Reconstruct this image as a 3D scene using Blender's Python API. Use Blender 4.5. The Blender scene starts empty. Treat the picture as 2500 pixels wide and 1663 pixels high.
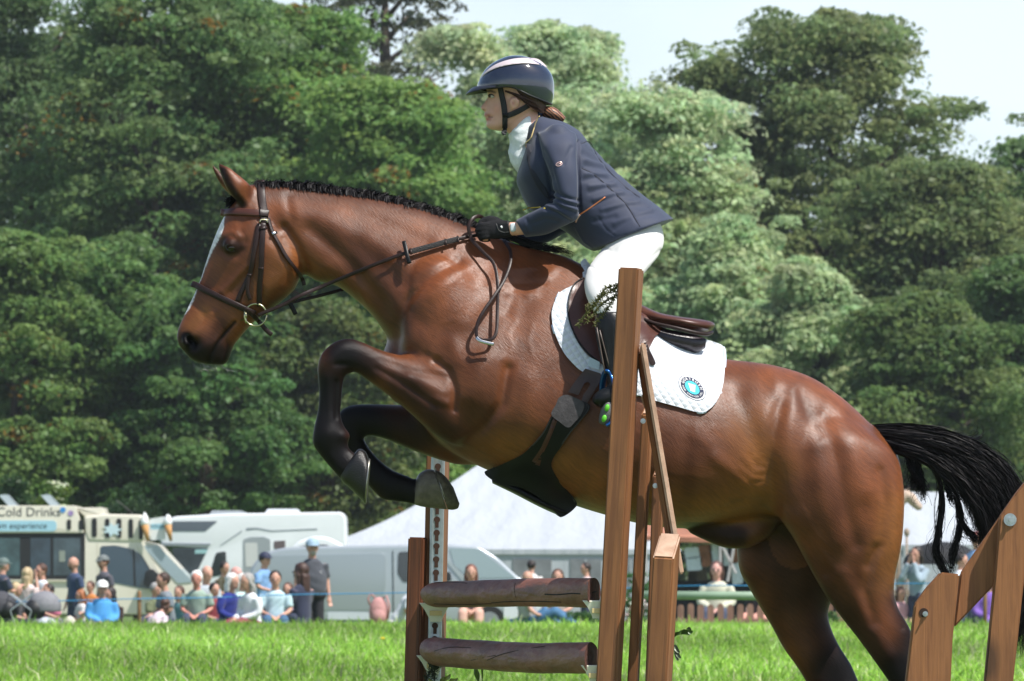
import bpy, bmesh, math, random
import numpy as np
from mathutils import Vector, Matrix
from mathutils.bvhtree import BVHTree

# ---------------------------------------------------------------- camera, sky, sun
FPX, D0, CAMH, HOR = 16800.0, 24.0, 1.05, 1407.0     # focal length in photo pixels, metres to the horse, eye height, horizon row
sc = bpy.context.scene
cam_d = bpy.data.cameras.new("camera"); cam = bpy.data.objects.new("camera", cam_d)
sc.collection.objects.link(cam); sc.camera = cam
cam.location = (0, -D0, CAMH); cam.rotation_euler = (math.radians(90), 0, 0)
cam_d.sensor_width = 36; cam_d.lens = FPX / 2500 * 36
cam_d.shift_y = (HOR - 831.5) / 2500.0
cam_d.clip_start = 0.5; cam_d.clip_end = 5000
cam_d.dof.use_dof = True; cam_d.dof.focus_distance = 23.9; cam_d.dof.aperture_fstop = 18
SUN = Vector((0.42, -0.29, 0.84)).normalized()
elev = math.asin(SUN.z); azim = math.atan2(SUN.x, SUN.y)
world = bpy.data.worlds.new("World"); sc.world = world; world.use_nodes = True
wn = world.node_tree; bg = wn.nodes["Background"]
sky = wn.nodes.new("ShaderNodeTexSky"); sky.sky_type = 'NISHITA'; sky.sun_disc = False
sky.sun_elevation = elev; sky.sun_rotation = azim; sky.air_density = 1.0; sky.dust_density = 1.2; sky.ozone_density = 1.0
bg.inputs[1].default_value = 0.115
# thin bright cloud, thickest low down
tcw = wn.nodes.new("ShaderNodeTexCoord"); mpw = wn.nodes.new("ShaderNodeMapping"); mpw.inputs["Scale"].default_value = (1, 1, 2.2); wn.links.new(tcw.outputs["Generated"], mpw.inputs[0])
nzw = wn.nodes.new("ShaderNodeTexNoise"); nzw.inputs["Scale"].default_value = 9; nzw.inputs["Detail"].default_value = 6; wn.links.new(mpw.outputs[0], nzw.inputs[0])
sxw = wn.nodes.new("ShaderNodeSeparateXYZ"); wn.links.new(tcw.outputs["Generated"], sxw.inputs[0])
m1 = wn.nodes.new("ShaderNodeMapRange"); m1.inputs[1].default_value = .06; m1.inputs[2].default_value = .30; m1.inputs[3].default_value = .88; m1.inputs[4].default_value = .10; wn.links.new(sxw.outputs[2], m1.inputs[0])
m2 = wn.nodes.new("ShaderNodeMapRange"); m2.inputs[1].default_value = .35; m2.inputs[2].default_value = .65; m2.inputs[3].default_value = -.38; m2.inputs[4].default_value = .14; wn.links.new(nzw.outputs[0], m2.inputs[0])
ad = wn.nodes.new("ShaderNodeMath"); ad.use_clamp = True; wn.links.new(m1.outputs[0], ad.inputs[0]); wn.links.new(m2.outputs[0], ad.inputs[1])
mxw = wn.nodes.new("ShaderNodeMix"); mxw.data_type = 'RGBA'; wn.links.new(ad.outputs[0], mxw.inputs[0]); wn.links.new(sky.outputs[0], mxw.inputs[6]); mxw.inputs[7].default_value = (6.6, 7.6, 8.4, 1)
wn.links.new(mxw.outputs[2], bg.inputs[0])
sun_d = bpy.data.lights.new("sun", 'SUN'); sun = bpy.data.objects.new("sun", sun_d); sc.collection.objects.link(sun)
sun_d.energy = 5.0; sun_d.angle = math.radians(0.55); sun_d.color = (1.0, 0.96, 0.9)
sun.rotation_euler = SUN.to_track_quat('Z', 'Y').to_euler(); sun.location = (20, -20, 40)
sc.view_settings.view_transform = 'Standard'; sc.view_settings.look = 'None'
sc.view_settings.exposure = 0.32; sc.view_settings.gamma = 1.0
sc.cycles.max_bounces = 6; sc.cycles.transparent_max_bounces = 8
RS = np.random.RandomState
random.seed(7)

# ---------------------------------------------------------------- helpers
def W(px, py, y=0.0):
    k = (D0 + y) / FPX
    return Vector(((px - 1250) * k, y, CAMH + (HOR - py) * k))
def Wn(P, y):
    P = np.asarray(P, float); y = np.asarray(y, float); k = (D0 + y) / FPX
    return np.stack([(P[..., 0] - 1250) * k, y + 0 * k, CAMH + (HOR - P[..., 1]) * k], -1)
def unW(V):
    k = FPX / (D0 + V[:, 1])
    return np.stack([V[:, 0] * k + 1250, HOR - (V[:, 2] - CAMH) * k], -1)

def link(o, parent=None):
    sc.collection.objects.link(o)
    if parent is not None: o.parent = parent
    return o
def tag(o, label=None, cat=None, group=None, kind=None):
    if label: o["label"] = label
    if cat: o["category"] = cat
    if group: o["group"] = group
    if kind: o["kind"] = kind
    return o
def root(name, label, cat, loc=(0, 0, 0), rz=0, group=None):
    o = bpy.data.objects.new(name, None); link(o); o.location = loc; o.rotation_euler = (0, 0, rz); o.empty_display_size = 0.1
    return tag(o, label, cat, group)
def M(name, V, F, mats, parent=None, smooth=True, world=False, mi=None, label=None):
    """one mesh object. world=True: V are world coordinates, moved into the (unrotated) parent's space"""
    V = np.asarray(V, float).reshape(-1, 3)
    if world and parent is not None:
        p = parent; off = np.zeros(3)
        while p is not None: off += np.array(p.location); p = p.parent
        V = V - off
    me = bpy.data.meshes.new(name)
    if isinstance(F, np.ndarray):
        n, k = F.shape
        me.vertices.add(len(V)); me.vertices.foreach_set("co", V.astype(np.float32).ravel())
        me.loops.add(n * k); me.loops.foreach_set("vertex_index", F.astype(np.int32).ravel())
        me.polygons.add(n); me.polygons.foreach_set("loop_start", np.arange(0, n * k, k, dtype=np.int32))
        me.update(calc_edges=True)
    else:
        me.from_pydata([tuple(v) for v in V], [], [tuple(int(i) for i in f) for f in F]); me.update()
    if smooth: me.polygons.foreach_set("use_smooth", np.ones(len(me.polygons), bool))
    if not isinstance(mats, (list, tuple)): mats = [mats]
    for m in mats:
        if m: me.materials.append(m)
    if mi is not None: me.polygons.foreach_set("material_index", np.asarray(mi, np.int32))
    o = bpy.data.objects.new(name, me); link(o, parent)
    if label: o["label"] = label
    return o
def colattr(o, C):
    C = np.asarray(C, float)
    if C.shape[1] == 3: C = np.concatenate([C, np.ones((len(C), 1))], 1)
    a = o.data.color_attributes.new("Col", 'FLOAT_COLOR', 'POINT'); a.data.foreach_set("color", C.astype(np.float32).ravel())

class G:
    """collects shapes into one mesh"""
    def __init__(s): s.V = []; s.F = []; s.m = []; s.n = 0
    def add(s, V, F, mi=0):
        V = np.asarray(V, float).reshape(-1, 3)
        s.V.append(V); s.F += [tuple(int(i) + s.n for i in f) for f in F]; s.m += [mi] * len(F); s.n += len(V); return s
    def box(s, x0, x1, y0, y1, z0, z1, mi=0, bev=0.0):
        b = bev
        if b <= 0:
            V = [(x, y, z) for x in (x0, x1) for y in (y0, y1) for z in (z0, z1)]
            F = [(0, 1, 3, 2), (4, 6, 7, 5), (0, 4, 5, 1), (2, 3, 7, 6), (0, 2, 6, 4), (1, 5, 7, 3)]
            return s.add(V, F, mi)
        bm = bmesh.new(); bmesh.ops.create_cube(bm, size=1)
        for v in bm.verts: v.co = Vector(((x0 + x1) / 2 + v.co.x * (x1 - x0), (y0 + y1) / 2 + v.co.y * (y1 - y0), (z0 + z1) / 2 + v.co.z * (z1 - z0)))
        bmesh.ops.bevel(bm, geom=bm.edges[:], offset=b, segments=2, affect='EDGES', profile=0.6)
        bm.verts.index_update()
        s.add([v.co[:] for v in bm.verts], [[v.index for v in f.verts] for f in bm.faces], mi); bm.free(); return s
    def tube(s, pts, r, n=8, mi=0, flat=1.0, cap=True, up=None):
        V, F = tube(pts, r, n, flat, cap, up); return s.add(V, F, mi)
    def ell(s, c, r, n=12, mi=0, rot=None):
        V = []; F = []
        m = n // 2 + 1
        for i in range(m + 1):
            a = math.pi * i / m
            for j in range(n):
                b = 2 * math.pi * j / n
                p = Vector((math.sin(a) * math.cos(b) * r[0], math.sin(a) * math.sin(b) * r[1], math.cos(a) * r[2]))
                if rot is not None: p = rot @ p
                V.append((c[0] + p.x, c[1] + p.y, c[2] + p.z))
        for i in range(m):
            for j in range(n):
                F.append((i * n + j, i * n + (j + 1) % n, (i + 1) * n + (j + 1) % n, (i + 1) * n + j))
        return s.add(V, F[::1], mi)
    def prism(s, poly, y0, y1, mi=0):
        """poly: list of (x,z) ; extruded in y"""
        n = len(poly); a = sum(poly[i][0] * poly[(i + 1) % n][1] - poly[(i + 1) % n][0] * poly[i][1] for i in range(n))
        if a < 0: poly = poly[::-1]
        V = [(x, y0, z) for x, z in poly] + [(x, y1, z) for x, z in poly]
        F = [tuple(range(n)), tuple(range(2 * n - 1, n - 1, -1))] + [(i, i + n, (i + 1) % n + n, (i + 1) % n) for i in range(n)]
        F[0] = tuple(range(n)); return s.add(V, F, mi)
    def build(s, name, mats, parent=None, smooth=False, world=False, label=None):
        o = M(name, np.concatenate(s.V), s.F, mats, parent, smooth, world, s.m, label); fixn(o); return o

def fixn(o):
    bm = bmesh.new(); bm.from_mesh(o.data); bmesh.ops.recalc_face_normals(bm, faces=bm.faces); bm.to_mesh(o.data); bm.free()
def autosmooth(o, deg=35):
    me = o.data; bm = bmesh.new(); bm.from_mesh(me)
    for f in bm.faces: f.smooth = True
    for e in bm.edges:
        if len(e.link_faces) == 2 and e.calc_face_angle(0) > math.radians(deg): e.smooth = False
    bm.to_mesh(me); bm.free(); return o
def catmull(P, sub):
    P = np.asarray(P, float); n = len(P)
    Q = np.vstack([2 * P[0] - P[1], P, 2 * P[-1] - P[-2]]); out = []
    for i in range(1, n):
        p0, p1, p2, p3 = Q[i - 1], Q[i], Q[i + 1], Q[i + 2]
        for k in range(sub):
            t = k / sub
            out.append(0.5 * ((2 * p1) + (-p0 + p2) * t + (2 * p0 - 5 * p1 + 4 * p2 - p3) * t * t + (-p0 + 3 * p1 - 3 * p2 + p3) * t ** 3))
    out.append(P[-1]); return np.array(out)
def tube(pts, r, n=8, flat=1.0, cap=True, up=None):
    P = [Vector(p) for p in pts]; m = len(P)
    R = list(r) if hasattr(r, '__len__') else [r] * m
    V = []; F = []; nrm = None
    for i in range(m):
        t = (P[min(i + 1, m - 1)] - P[max(i - 1, 0)]); t = t.normalized() if t.length > 1e-9 else Vector((0, 0, 1))
        if up is not None: a = Vector(up[i] if hasattr(up[0], '__len__') else up)
        elif nrm is None: a = Vector((0, 1, 0)) if abs(t.y) < 0.9 else Vector((1, 0, 0))
        else: a = nrm
        a = a - t * a.dot(t)
        a = a.normalized() if a.length > 1e-6 else t.orthogonal().normalized()
        nrm = a; b = t.cross(a)
        for j in range(n):
            an = 2 * math.pi * (j + 0.5) / n
            V.append(P[i] + (a * math.cos(an) * flat + b * math.sin(an)) * R[i])
    for i in range(m - 1):
        for j in range(n): F.append((i * n + j, i * n + (j + 1) % n, (i + 1) * n + (j + 1) % n, (i + 1) * n + j))
    if cap: F.append(tuple(range(n - 1, -1, -1))); F.append(tuple((m - 1) * n + j for j in range(n)))
    return [v[:] for v in V], F
def loft(st, sub=5, nseg=36, n=2.15, yc=None):
    """st rows: Tx,Ty,Bx,By,w,yc,a (photo pixels; w,yc metres; a narrows the T side) -> closed tube"""
    S = np.array([list(r) + [0] * (7 - len(r)) for r in st], float)
    S = catmull(S, sub); V = []; m = len(S)
    th = np.arange(nseg) / nseg * 2 * math.pi
    s_, c_ = np.sin(th), np.cos(th)
    ss = np.sign(s_) * np.abs(s_) ** (2 / n); cc = np.sign(c_) * np.abs(c_) ** (2 / n)
    for r in S:
        T = np.array(W(r[0], r[1], r[5])); B = np.array(W(r[2], r[3], r[5]))
        c = (T + B) / 2; h = (T - B) / 2
        w = r[4] * (1 - r[6] * ss)
        V.append(c + np.outer(ss, h) + np.outer(cc * w, (0, 1, 0)))
    c0 = V[0].mean(0); c1 = V[-1].mean(0)
    V = np.concatenate(V + [[c0], [c1]]); F = []
    for i in range(m - 1):
        for j in range(nseg): F.append((i * nseg + j, i * nseg + (j + 1) % nseg, (i + 1) * nseg + (j + 1) % nseg, (i + 1) * nseg + j))
    k = m * nseg
    for j in range(nseg): F.append((k, (j + 1) % nseg, j)); F.append((k + 1, (m - 1) * nseg + j, (m - 1) * nseg + (j + 1) % nseg))
    return V, F
def remesh(parts, voxel, smooth=4, lam=0.5):
    """union of closed shapes as one continuous surface"""
    g = G()
    for V, F in parts: g.add(V, F)
    o = g.build("tmp", None); 
    md = o.modifiers.new("r", 'REMESH'); md.mode = 'VOXEL'; md.voxel_size = voxel; md.adaptivity = 0
    dg = bpy.context.evaluated_depsgraph_get(); ev = o.evaluated_get(dg); me = ev.to_mesh()
    V = np.zeros(len(me.vertices) * 3, np.float32); me.vertices.foreach_get("co", V); V = V.reshape(-1, 3).astype(float)
    nl = len(me.loops); L = np.zeros(nl, np.int32); me.loops.foreach_get("vertex_index", L)
    lt = np.zeros(len(me.polygons), np.int32); me.polygons.foreach_get("loop_total", lt)
    ev.to_mesh_clear(); md_ = o.data; bpy.data.objects.remove(o); bpy.data.meshes.remove(md_)
    if (lt == 4).all(): F = L.reshape(-1, 4)
    else:
        F = []; i = 0
        for k in lt: F.append(L[i:i + k]); i += k
        F = np.array([f if len(f) == 4 else list(f) + [f[-1]] for f in F])
    return lap(V, F, smooth, lam), F
def lap(V, F, it, lam=0.5, w=None):
    E = np.concatenate([F[:, [0, 1]], F[:, [1, 2]], F[:, [2, 3]], F[:, [3, 0]]]); n = len(V)
    deg = np.bincount(E[:, 0], minlength=n) + np.bincount(E[:, 1], minlength=n); deg = np.maximum(deg, 1)
    lamv = lam if w is None else (lam * w)[:, None]
    for _ in range(it):
        A = np.stack([(np.bincount(E[:, 0], V[E[:, 1], k], n) + np.bincount(E[:, 1], V[E[:, 0], k], n)) / deg for k in range(3)], 1)
        V = V + lamv * (A - V)
    return V
def vnormals(V, F):
    N = np.zeros_like(V); a = V[F[:, 2]] - V[F[:, 0]]; b = V[F[:, 3]] - V[F[:, 1]]; n = np.cross(a, b)
    for k in range(4):
        for c in range(3): N[:, c] += np.bincount(F[:, k], n[:, c], len(V))
    return N / np.maximum(np.linalg.norm(N, axis=1, keepdims=True), 1e-12)
def dpoly(P, poly):
    """distance from points to polyline (pixels)"""
    d = np.full(len(P), 1e9); poly = np.asarray(poly, float)
    if len(poly) == 1: return np.linalg.norm(P - poly[0], axis=1)
    for a, b in zip(poly[:-1], poly[1:]):
        ab = b - a; t = np.clip(((P - a) @ ab) / (ab @ ab), 0, 1)
        d = np.minimum(d, np.linalg.norm(P - a - t[:, None] * ab, axis=1))
    return d
def inpoly(P, poly):
    x, y = P[:, 0], P[:, 1]; r = np.zeros(len(P), bool); n = len(poly)
    for i in range(n):
        x1, y1 = poly[i]; x2, y2 = poly[(i + 1) % n]
        if y1 == y2: continue
        c = ((y1 > y) != (y2 > y)) & (x < (x2 - x1) * (y - y1) / (y2 - y1) + x1); r ^= c
    return r

# ---------------------------------------------------------------- materials
def mat(name, col, rough=0.6, var=0.0, vscale=8.0, bump=0.0, bscale=60.0, metal=0.0, spec=0.5, trans=0.0, sheen=0.0, coat=0.0, attr=False,
        stretch=(1, 1, 1), emit=None, sss=0.0, alpha=1.0, hue=0.0, bdist=0.01):
    m = bpy.data.materials.new(name); m.use_nodes = True; nt = m.node_tree; N = nt.nodes; L = nt.links
    b = N["Principled BSDF"]; b.inputs["Roughness"].default_value = rough; b.inputs["Metallic"].default_value = metal
    b.inputs["Specular IOR Level"].default_value = spec; b.inputs["Base Color"].default_value = (*col, 1)
    b.inputs["Transmission Weight"].default_value = trans; b.inputs["Sheen Weight"].default_value = sheen
    b.inputs["Coat Weight"].default_value = coat; b.inputs["Coat Roughness"].default_value = 0.08
    if sss: b.inputs["Subsurface Weight"].default_value = sss; b.inputs["Subsurface Radius"].default_value = (0.02, 0.008, 0.004)
    tc = N.new("ShaderNodeTexCoord"); mp = N.new("ShaderNodeMapping"); mp.inputs["Scale"].default_value = stretch
    L.new(tc.outputs["Object"], mp.inputs[0])
    src = None
    if attr:
        at = N.new("ShaderNodeAttribute"); at.attribute_name = "Col"; src = at.outputs["Color"]
    if var > 0:
        nz = N.new("ShaderNodeTexNoise"); nz.inputs["Scale"].default_value = vscale; nz.inputs["Detail"].default_value = 6; nz.inputs["Roughness"].default_value = 0.62
        L.new(mp.outputs[0], nz.inputs[0])
        mr = N.new("ShaderNodeMapRange"); mr.inputs[1].default_value = 0.3; mr.inputs[2].default_value = 0.7
        mr.inputs[3].default_value = 1 - var; mr.inputs[4].default_value = 1 + var; L.new(nz.outputs[0], mr.inputs[0])
        hs = N.new("ShaderNodeHueSaturation")
        if src: L.new(src, hs.inputs["Color"])
        else: hs.inputs["Color"].default_value = (*col, 1)
        L.new(mr.outputs[0], hs.inputs["Value"])
        if hue:
            mh = N.new("ShaderNodeMapRange"); mh.inputs[1].default_value = 0.3; mh.inputs[2].default_value = 0.7; mh.inputs[3].default_value = 0.5 - hue; mh.inputs[4].default_value = 0.5 + hue
            n2 = N.new("ShaderNodeTexNoise"); n2.inputs["Scale"].default_value = vscale * 0.6; L.new(mp.outputs[0], n2.inputs[0]); L.new(n2.outputs[0], mh.inputs[0]); L.new(mh.outputs[0], hs.inputs["Hue"])
        src = hs.outputs[0]
    if src: L.new(src, b.inputs["Base Color"])
    if bump > 0:
        nb = N.new("ShaderNodeTexNoise"); nb.inputs["Scale"].default_value = bscale; nb.inputs["Detail"].default_value = 5; L.new(mp.outputs[0], nb.inputs[0])
        bp = N.new("ShaderNodeBump"); bp.inputs["Strength"].default_value = bump; bp.inputs["Distance"].default_value = bdist
        L.new(nb.outputs[0], bp.inputs["Height"]); L.new(bp.outputs[0], b.inputs["Normal"])
    if emit: b.inputs["Emission Color"].default_value = (*emit, 1); b.inputs["Emission Strength"].default_value = 1
    return m
def wood(name, c1, c2, axis_scale=(30, 30, 1.2), rough=0.62):
    m = mat(name, c1, rough); nt = m.node_tree; N = nt.nodes; L = nt.links; b = N["Principled BSDF"]
    tc = N.new("ShaderNodeTexCoord"); mp = N.new("ShaderNodeMapping"); mp.inputs["Scale"].default_value = axis_scale; L.new(tc.outputs["Object"], mp.inputs[0])
    nz = N.new("ShaderNodeTexNoise"); nz.inputs["Scale"].default_value = 1.6; nz.inputs["Detail"].default_value = 8; nz.inputs["Roughness"].default_value = .65; nz.inputs["Distortion"].default_value = 0.6
    L.new(mp.outputs[0], nz.inputs[0]); cr = N.new("ShaderNodeValToRGB"); L.new(nz.outputs[0], cr.inputs[0])
    cr.color_ramp.elements[0].position = .35; cr.color_ramp.elements[0].color = (*c2, 1); cr.color_ramp.elements[1].position = .62; cr.color_ramp.elements[1].color = (*c1, 1)
    # weather stains and knots
    n2 = N.new("ShaderNodeTexNoise"); n2.inputs["Scale"].default_value = 5; n2.inputs["Detail"].default_value = 4
    mp2 = N.new("ShaderNodeMapping"); mp2.inputs["Scale"].default_value = (1, 1, .45); L.new(tc.outputs["Object"], mp2.inputs[0]); L.new(mp2.outputs[0], n2.inputs[0])
    mr = N.new("ShaderNodeMapRange"); mr.inputs[1].default_value = .3; mr.inputs[2].default_value = .7; mr.inputs[3].default_value = .72; mr.inputs[4].default_value = 1.2; L.new(n2.outputs[0], mr.inputs[0])
    vo = N.new("ShaderNodeTexVoronoi"); vo.inputs["Scale"].default_value = 3.2; L.new(mp2.outputs[0], vo.inputs[0])
    mk = N.new("ShaderNodeMapRange"); mk.inputs[1].default_value = .06; mk.inputs[2].default_value = .15; mk.inputs[3].default_value = .35; mk.inputs[4].default_value = 1; L.new(vo.outputs["Distance"], mk.inputs[0])
    mm = N.new("ShaderNodeMath"); mm.operation = 'MULTIPLY'; L.new(mr.outputs[0], mm.inputs[0]); L.new(mk.outputs[0], mm.inputs[1])
    hs = N.new("ShaderNodeHueSaturation"); L.new(cr.outputs[0], hs.inputs["Color"]); L.new(mm.outputs[0], hs.inputs["Value"]); L.new(hs.outputs[0], b.inputs["Base Color"])
    bp = N.new("ShaderNodeBump"); bp.inputs["Strength"].default_value = .5; bp.inputs["Distance"].default_value = .004; L.new(nz.outputs[0], bp.inputs["Height"]); L.new(bp.outputs[0], b.inputs["Normal"])
    return m

# ================================================================ GROUND, GRASS, TREES
def gz(d):
    d = np.asarray(d, float); u = np.clip((d - 100) / 11, 0, 1); u = u * u * (3 - 2 * u)
    return np.where(d < 24, 0, .0039 * (np.minimum(d, 100) - 24)) * (1 - u) + (-.20) * u
def bx(px, s): return (px - 1250) / s
def by(s): return FPX / s - D0
def bz(py, s): return CAMH + (HOR - py) / s
ys_ = np.concatenate([np.linspace(-30, 20, 6), np.linspace(24, 96, 60), [120, 160, 230, 400, 900, 2500]]) ; xs_ = np.concatenate([[-1500, -300, -80], np.linspace(-30, 30, 61), [80, 300, 1500]])
X, Y = np.meshgrid(xs_, ys_); rs = RS(2)
Z = gz(Y + D0) + np.where(np.abs(X) < 40, np.sin(X * 1.3) * np.cos(Y * .7) * .012, 0)
nx = len(xs_); I = np.arange(len(ys_) - 1)[:, None] * nx + np.arange(nx - 1)[None]; I = I.ravel()
gm_ = mat("meadow_ground", (.10, .16, .040), .95, var=.35, vscale=2.5, bump=.8, bscale=14, hue=.02, bdist=.05)
gr_ = M("ground", np.stack([X.ravel(), Y.ravel(), Z.ravel()], 1), np.stack([I, I + 1, I + nx + 1, I + nx], 1), gm_); gr_["kind"] = "structure"

def leafmat(name, trans=.45, rough=.5, hue=.0):
    m = bpy.data.materials.new(name); m.use_nodes = True; N = m.node_tree.nodes; L = m.node_tree.links; b = N["Principled BSDF"]; out = N["Material Output"]
    at = N.new("ShaderNodeAttribute"); at.attribute_name = "Col"; L.new(at.outputs[0], b.inputs["Base Color"]); b.inputs["Roughness"].default_value = rough; b.inputs["Specular IOR Level"].default_value = .35
    tr = N.new("ShaderNodeBsdfTranslucent"); hs = N.new("ShaderNodeHueSaturation"); hs.inputs["Hue"].default_value = .485; hs.inputs["Saturation"].default_value = 1.0; hs.inputs["Value"].default_value = 1.25; L.new(at.outputs[0], hs.inputs["Color"]); L.new(hs.outputs[0], tr.inputs[0])
    mx = N.new("ShaderNodeMixShader"); mx.inputs[0].default_value = trans; L.new(b.outputs[0], mx.inputs[1]); L.new(tr.outputs[0], mx.inputs[2]); L.new(mx.outputs[0], out.inputs[0]); return m
lm = leafmat("foliage", .55); gmat = leafmat("grass_blades", .5, .42)
def faces_obj(name, V, F, C, m, parent=None):
    o = M(name, V, F, m, parent, smooth=False)
    a = o.data.color_attributes.new("Col", 'FLOAT_COLOR', 'POINT'); a.data.foreach_set("color", np.concatenate([C, np.ones((len(C), 1))], 1).astype(np.float32).ravel()); return o
# grass blades
NB = 520000; rs = RS(21)
d = 52 + (108 - 52) * rs.rand(NB) ** .8; xx = (rs.rand(NB) * 2 - 1) * (d * .0744 * 1.15 + 1.5)
cl = np.sin(xx * 2.1 + np.sin(d * 1.7) * 2) * np.cos(d * 1.3 + xx) * .5 + .5; cl2 = np.sin(xx * .55 + d * .2) * .5 + .5
h = (.04 + .07 * rs.rand(NB) + .035 * cl * rs.rand(NB)) * (1 + .9 * (rs.rand(NB) < .04)); w = .006 + .007 * rs.rand(NB)
P0 = np.stack([xx, d - D0, gz(d) - .01], 1); an = rs.rand(NB) * 6.28; side = np.stack([np.cos(an), np.sin(an), 0 * an], 1) * w[:, None]
ln = rs.randn(NB, 2) * .45; mid = P0 + np.stack([ln[:, 0] * h * .35, ln[:, 1] * h * .35, h * .6], 1); tip = P0 + np.stack([ln[:, 0] * h, ln[:, 1] * h, h * (1 - .25 * np.abs(ln[:, 0]))], 1)
V = np.stack([P0 - side, P0 + side, mid + side * .8, tip + side * .1, mid - side * .8], 1).reshape(-1, 3)
i5 = np.arange(NB) * 5
t = rs.rand(NB, 1); base = np.array((.21, .45, .045)) * (1 - t) + np.array((.40, .64, .11)) * t; dry = (rs.rand(NB, 1) < .13) * 1.0; base = base * (1 - dry) + np.array((.55, .60, .30)) * dry
base = base * (.72 + .4 * cl2[:, None]) * (.55 + .85 * rs.rand(NB, 1)); C5 = np.repeat(base[:, None], 5, 1)
F4 = np.stack([i5, i5 + 1, i5 + 2, i5 + 4], 1); F3 = np.stack([i5 + 4, i5 + 2, i5 + 3, i5 + 3], 1)
me = bpy.data.meshes.new("grass"); me.vertices.add(len(V)); me.vertices.foreach_set("co", V.astype(np.float32).ravel())
lv_ = np.concatenate([F4.ravel(), F3[:, :3].ravel()]).astype(np.int32); me.loops.add(len(lv_)); me.loops.foreach_set("vertex_index", lv_)
me.polygons.add(2 * NB); me.polygons.foreach_set("loop_start", np.concatenate([np.arange(NB) * 4, 4 * NB + np.arange(NB) * 3]).astype(np.int32)); me.update(calc_edges=True)
me.materials.append(gmat); a = me.color_attributes.new("Col", 'FLOAT_COLOR', 'POINT'); a.data.foreach_set("color", np.concatenate([C5.reshape(-1, 3), np.ones((NB * 5, 1))], 1).astype(np.float32).ravel())
o = bpy.data.objects.new("grass", me); link(o); tag(o, "long bright green grass across the arena", "grass", kind="stuff")

bark = mat("bark", (.085, .065, .045), .9, var=.5, vscale=3, bump=.8, bscale=8, stretch=(1, 1, .3), bdist=.05)
def leaves(cent, rad, per, size, col, seed, flat=.5, hang=0.0, var=.35, autumn=0.0):
    col = np.array(col) * 1.42
    """leaf-sized faces gathered in sprays round the clump centres"""
    rs = RS(seed); n = len(cent) * per
    c = np.repeat(cent, per, 0); r = np.repeat(rad, per)[:, None]
    u = rs.randn(n, 3); u /= np.linalg.norm(u, axis=1, keepdims=True); q = rs.rand(n, 1) ** .42
    p = c + u * q * r * (1, 1, flat); p[:, 2] -= hang * (q[:, 0] ** 2) * r[:, 0]
    nr = u * .7 + rs.randn(n, 3) * .75 + (0, 0, .75); nr /= np.linalg.norm(nr, axis=1, keepdims=True)
    t = np.cross(nr, rs.randn(n, 3)); t /= np.linalg.norm(t, axis=1, keepdims=True); b = np.cross(nr, t)
    s = (size * (.4 + .85 * rs.rand(n)))[:, None]
    V = np.stack([p - t * s, p + b * s * .55, p + t * s, p - b * s * .55], 1).reshape(-1, 3)
    cc = np.repeat(1 + (rs.rand(len(cent), 1) - .5) * var * 1.3, per, 0) * (1 + (rs.rand(n, 1) - .5) * var) * np.array(col)
    hsh = np.repeat((rs.rand(len(cent), 1) - .5), per, 0) * (.30, .05, .1) + (.93, 1.03, 1.0); cc = cc * hsh
    if autumn: m_ = np.repeat(rs.rand(len(cent), 1) < autumn, per, 0) & (rs.rand(n, 1) < .5); cc = np.where(m_, np.array((.22, .13, .02)), cc)
    return V, np.arange(n * 4).reshape(-1, 4), np.repeat(np.clip(cc, .003, 1), 4, 0)
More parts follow.
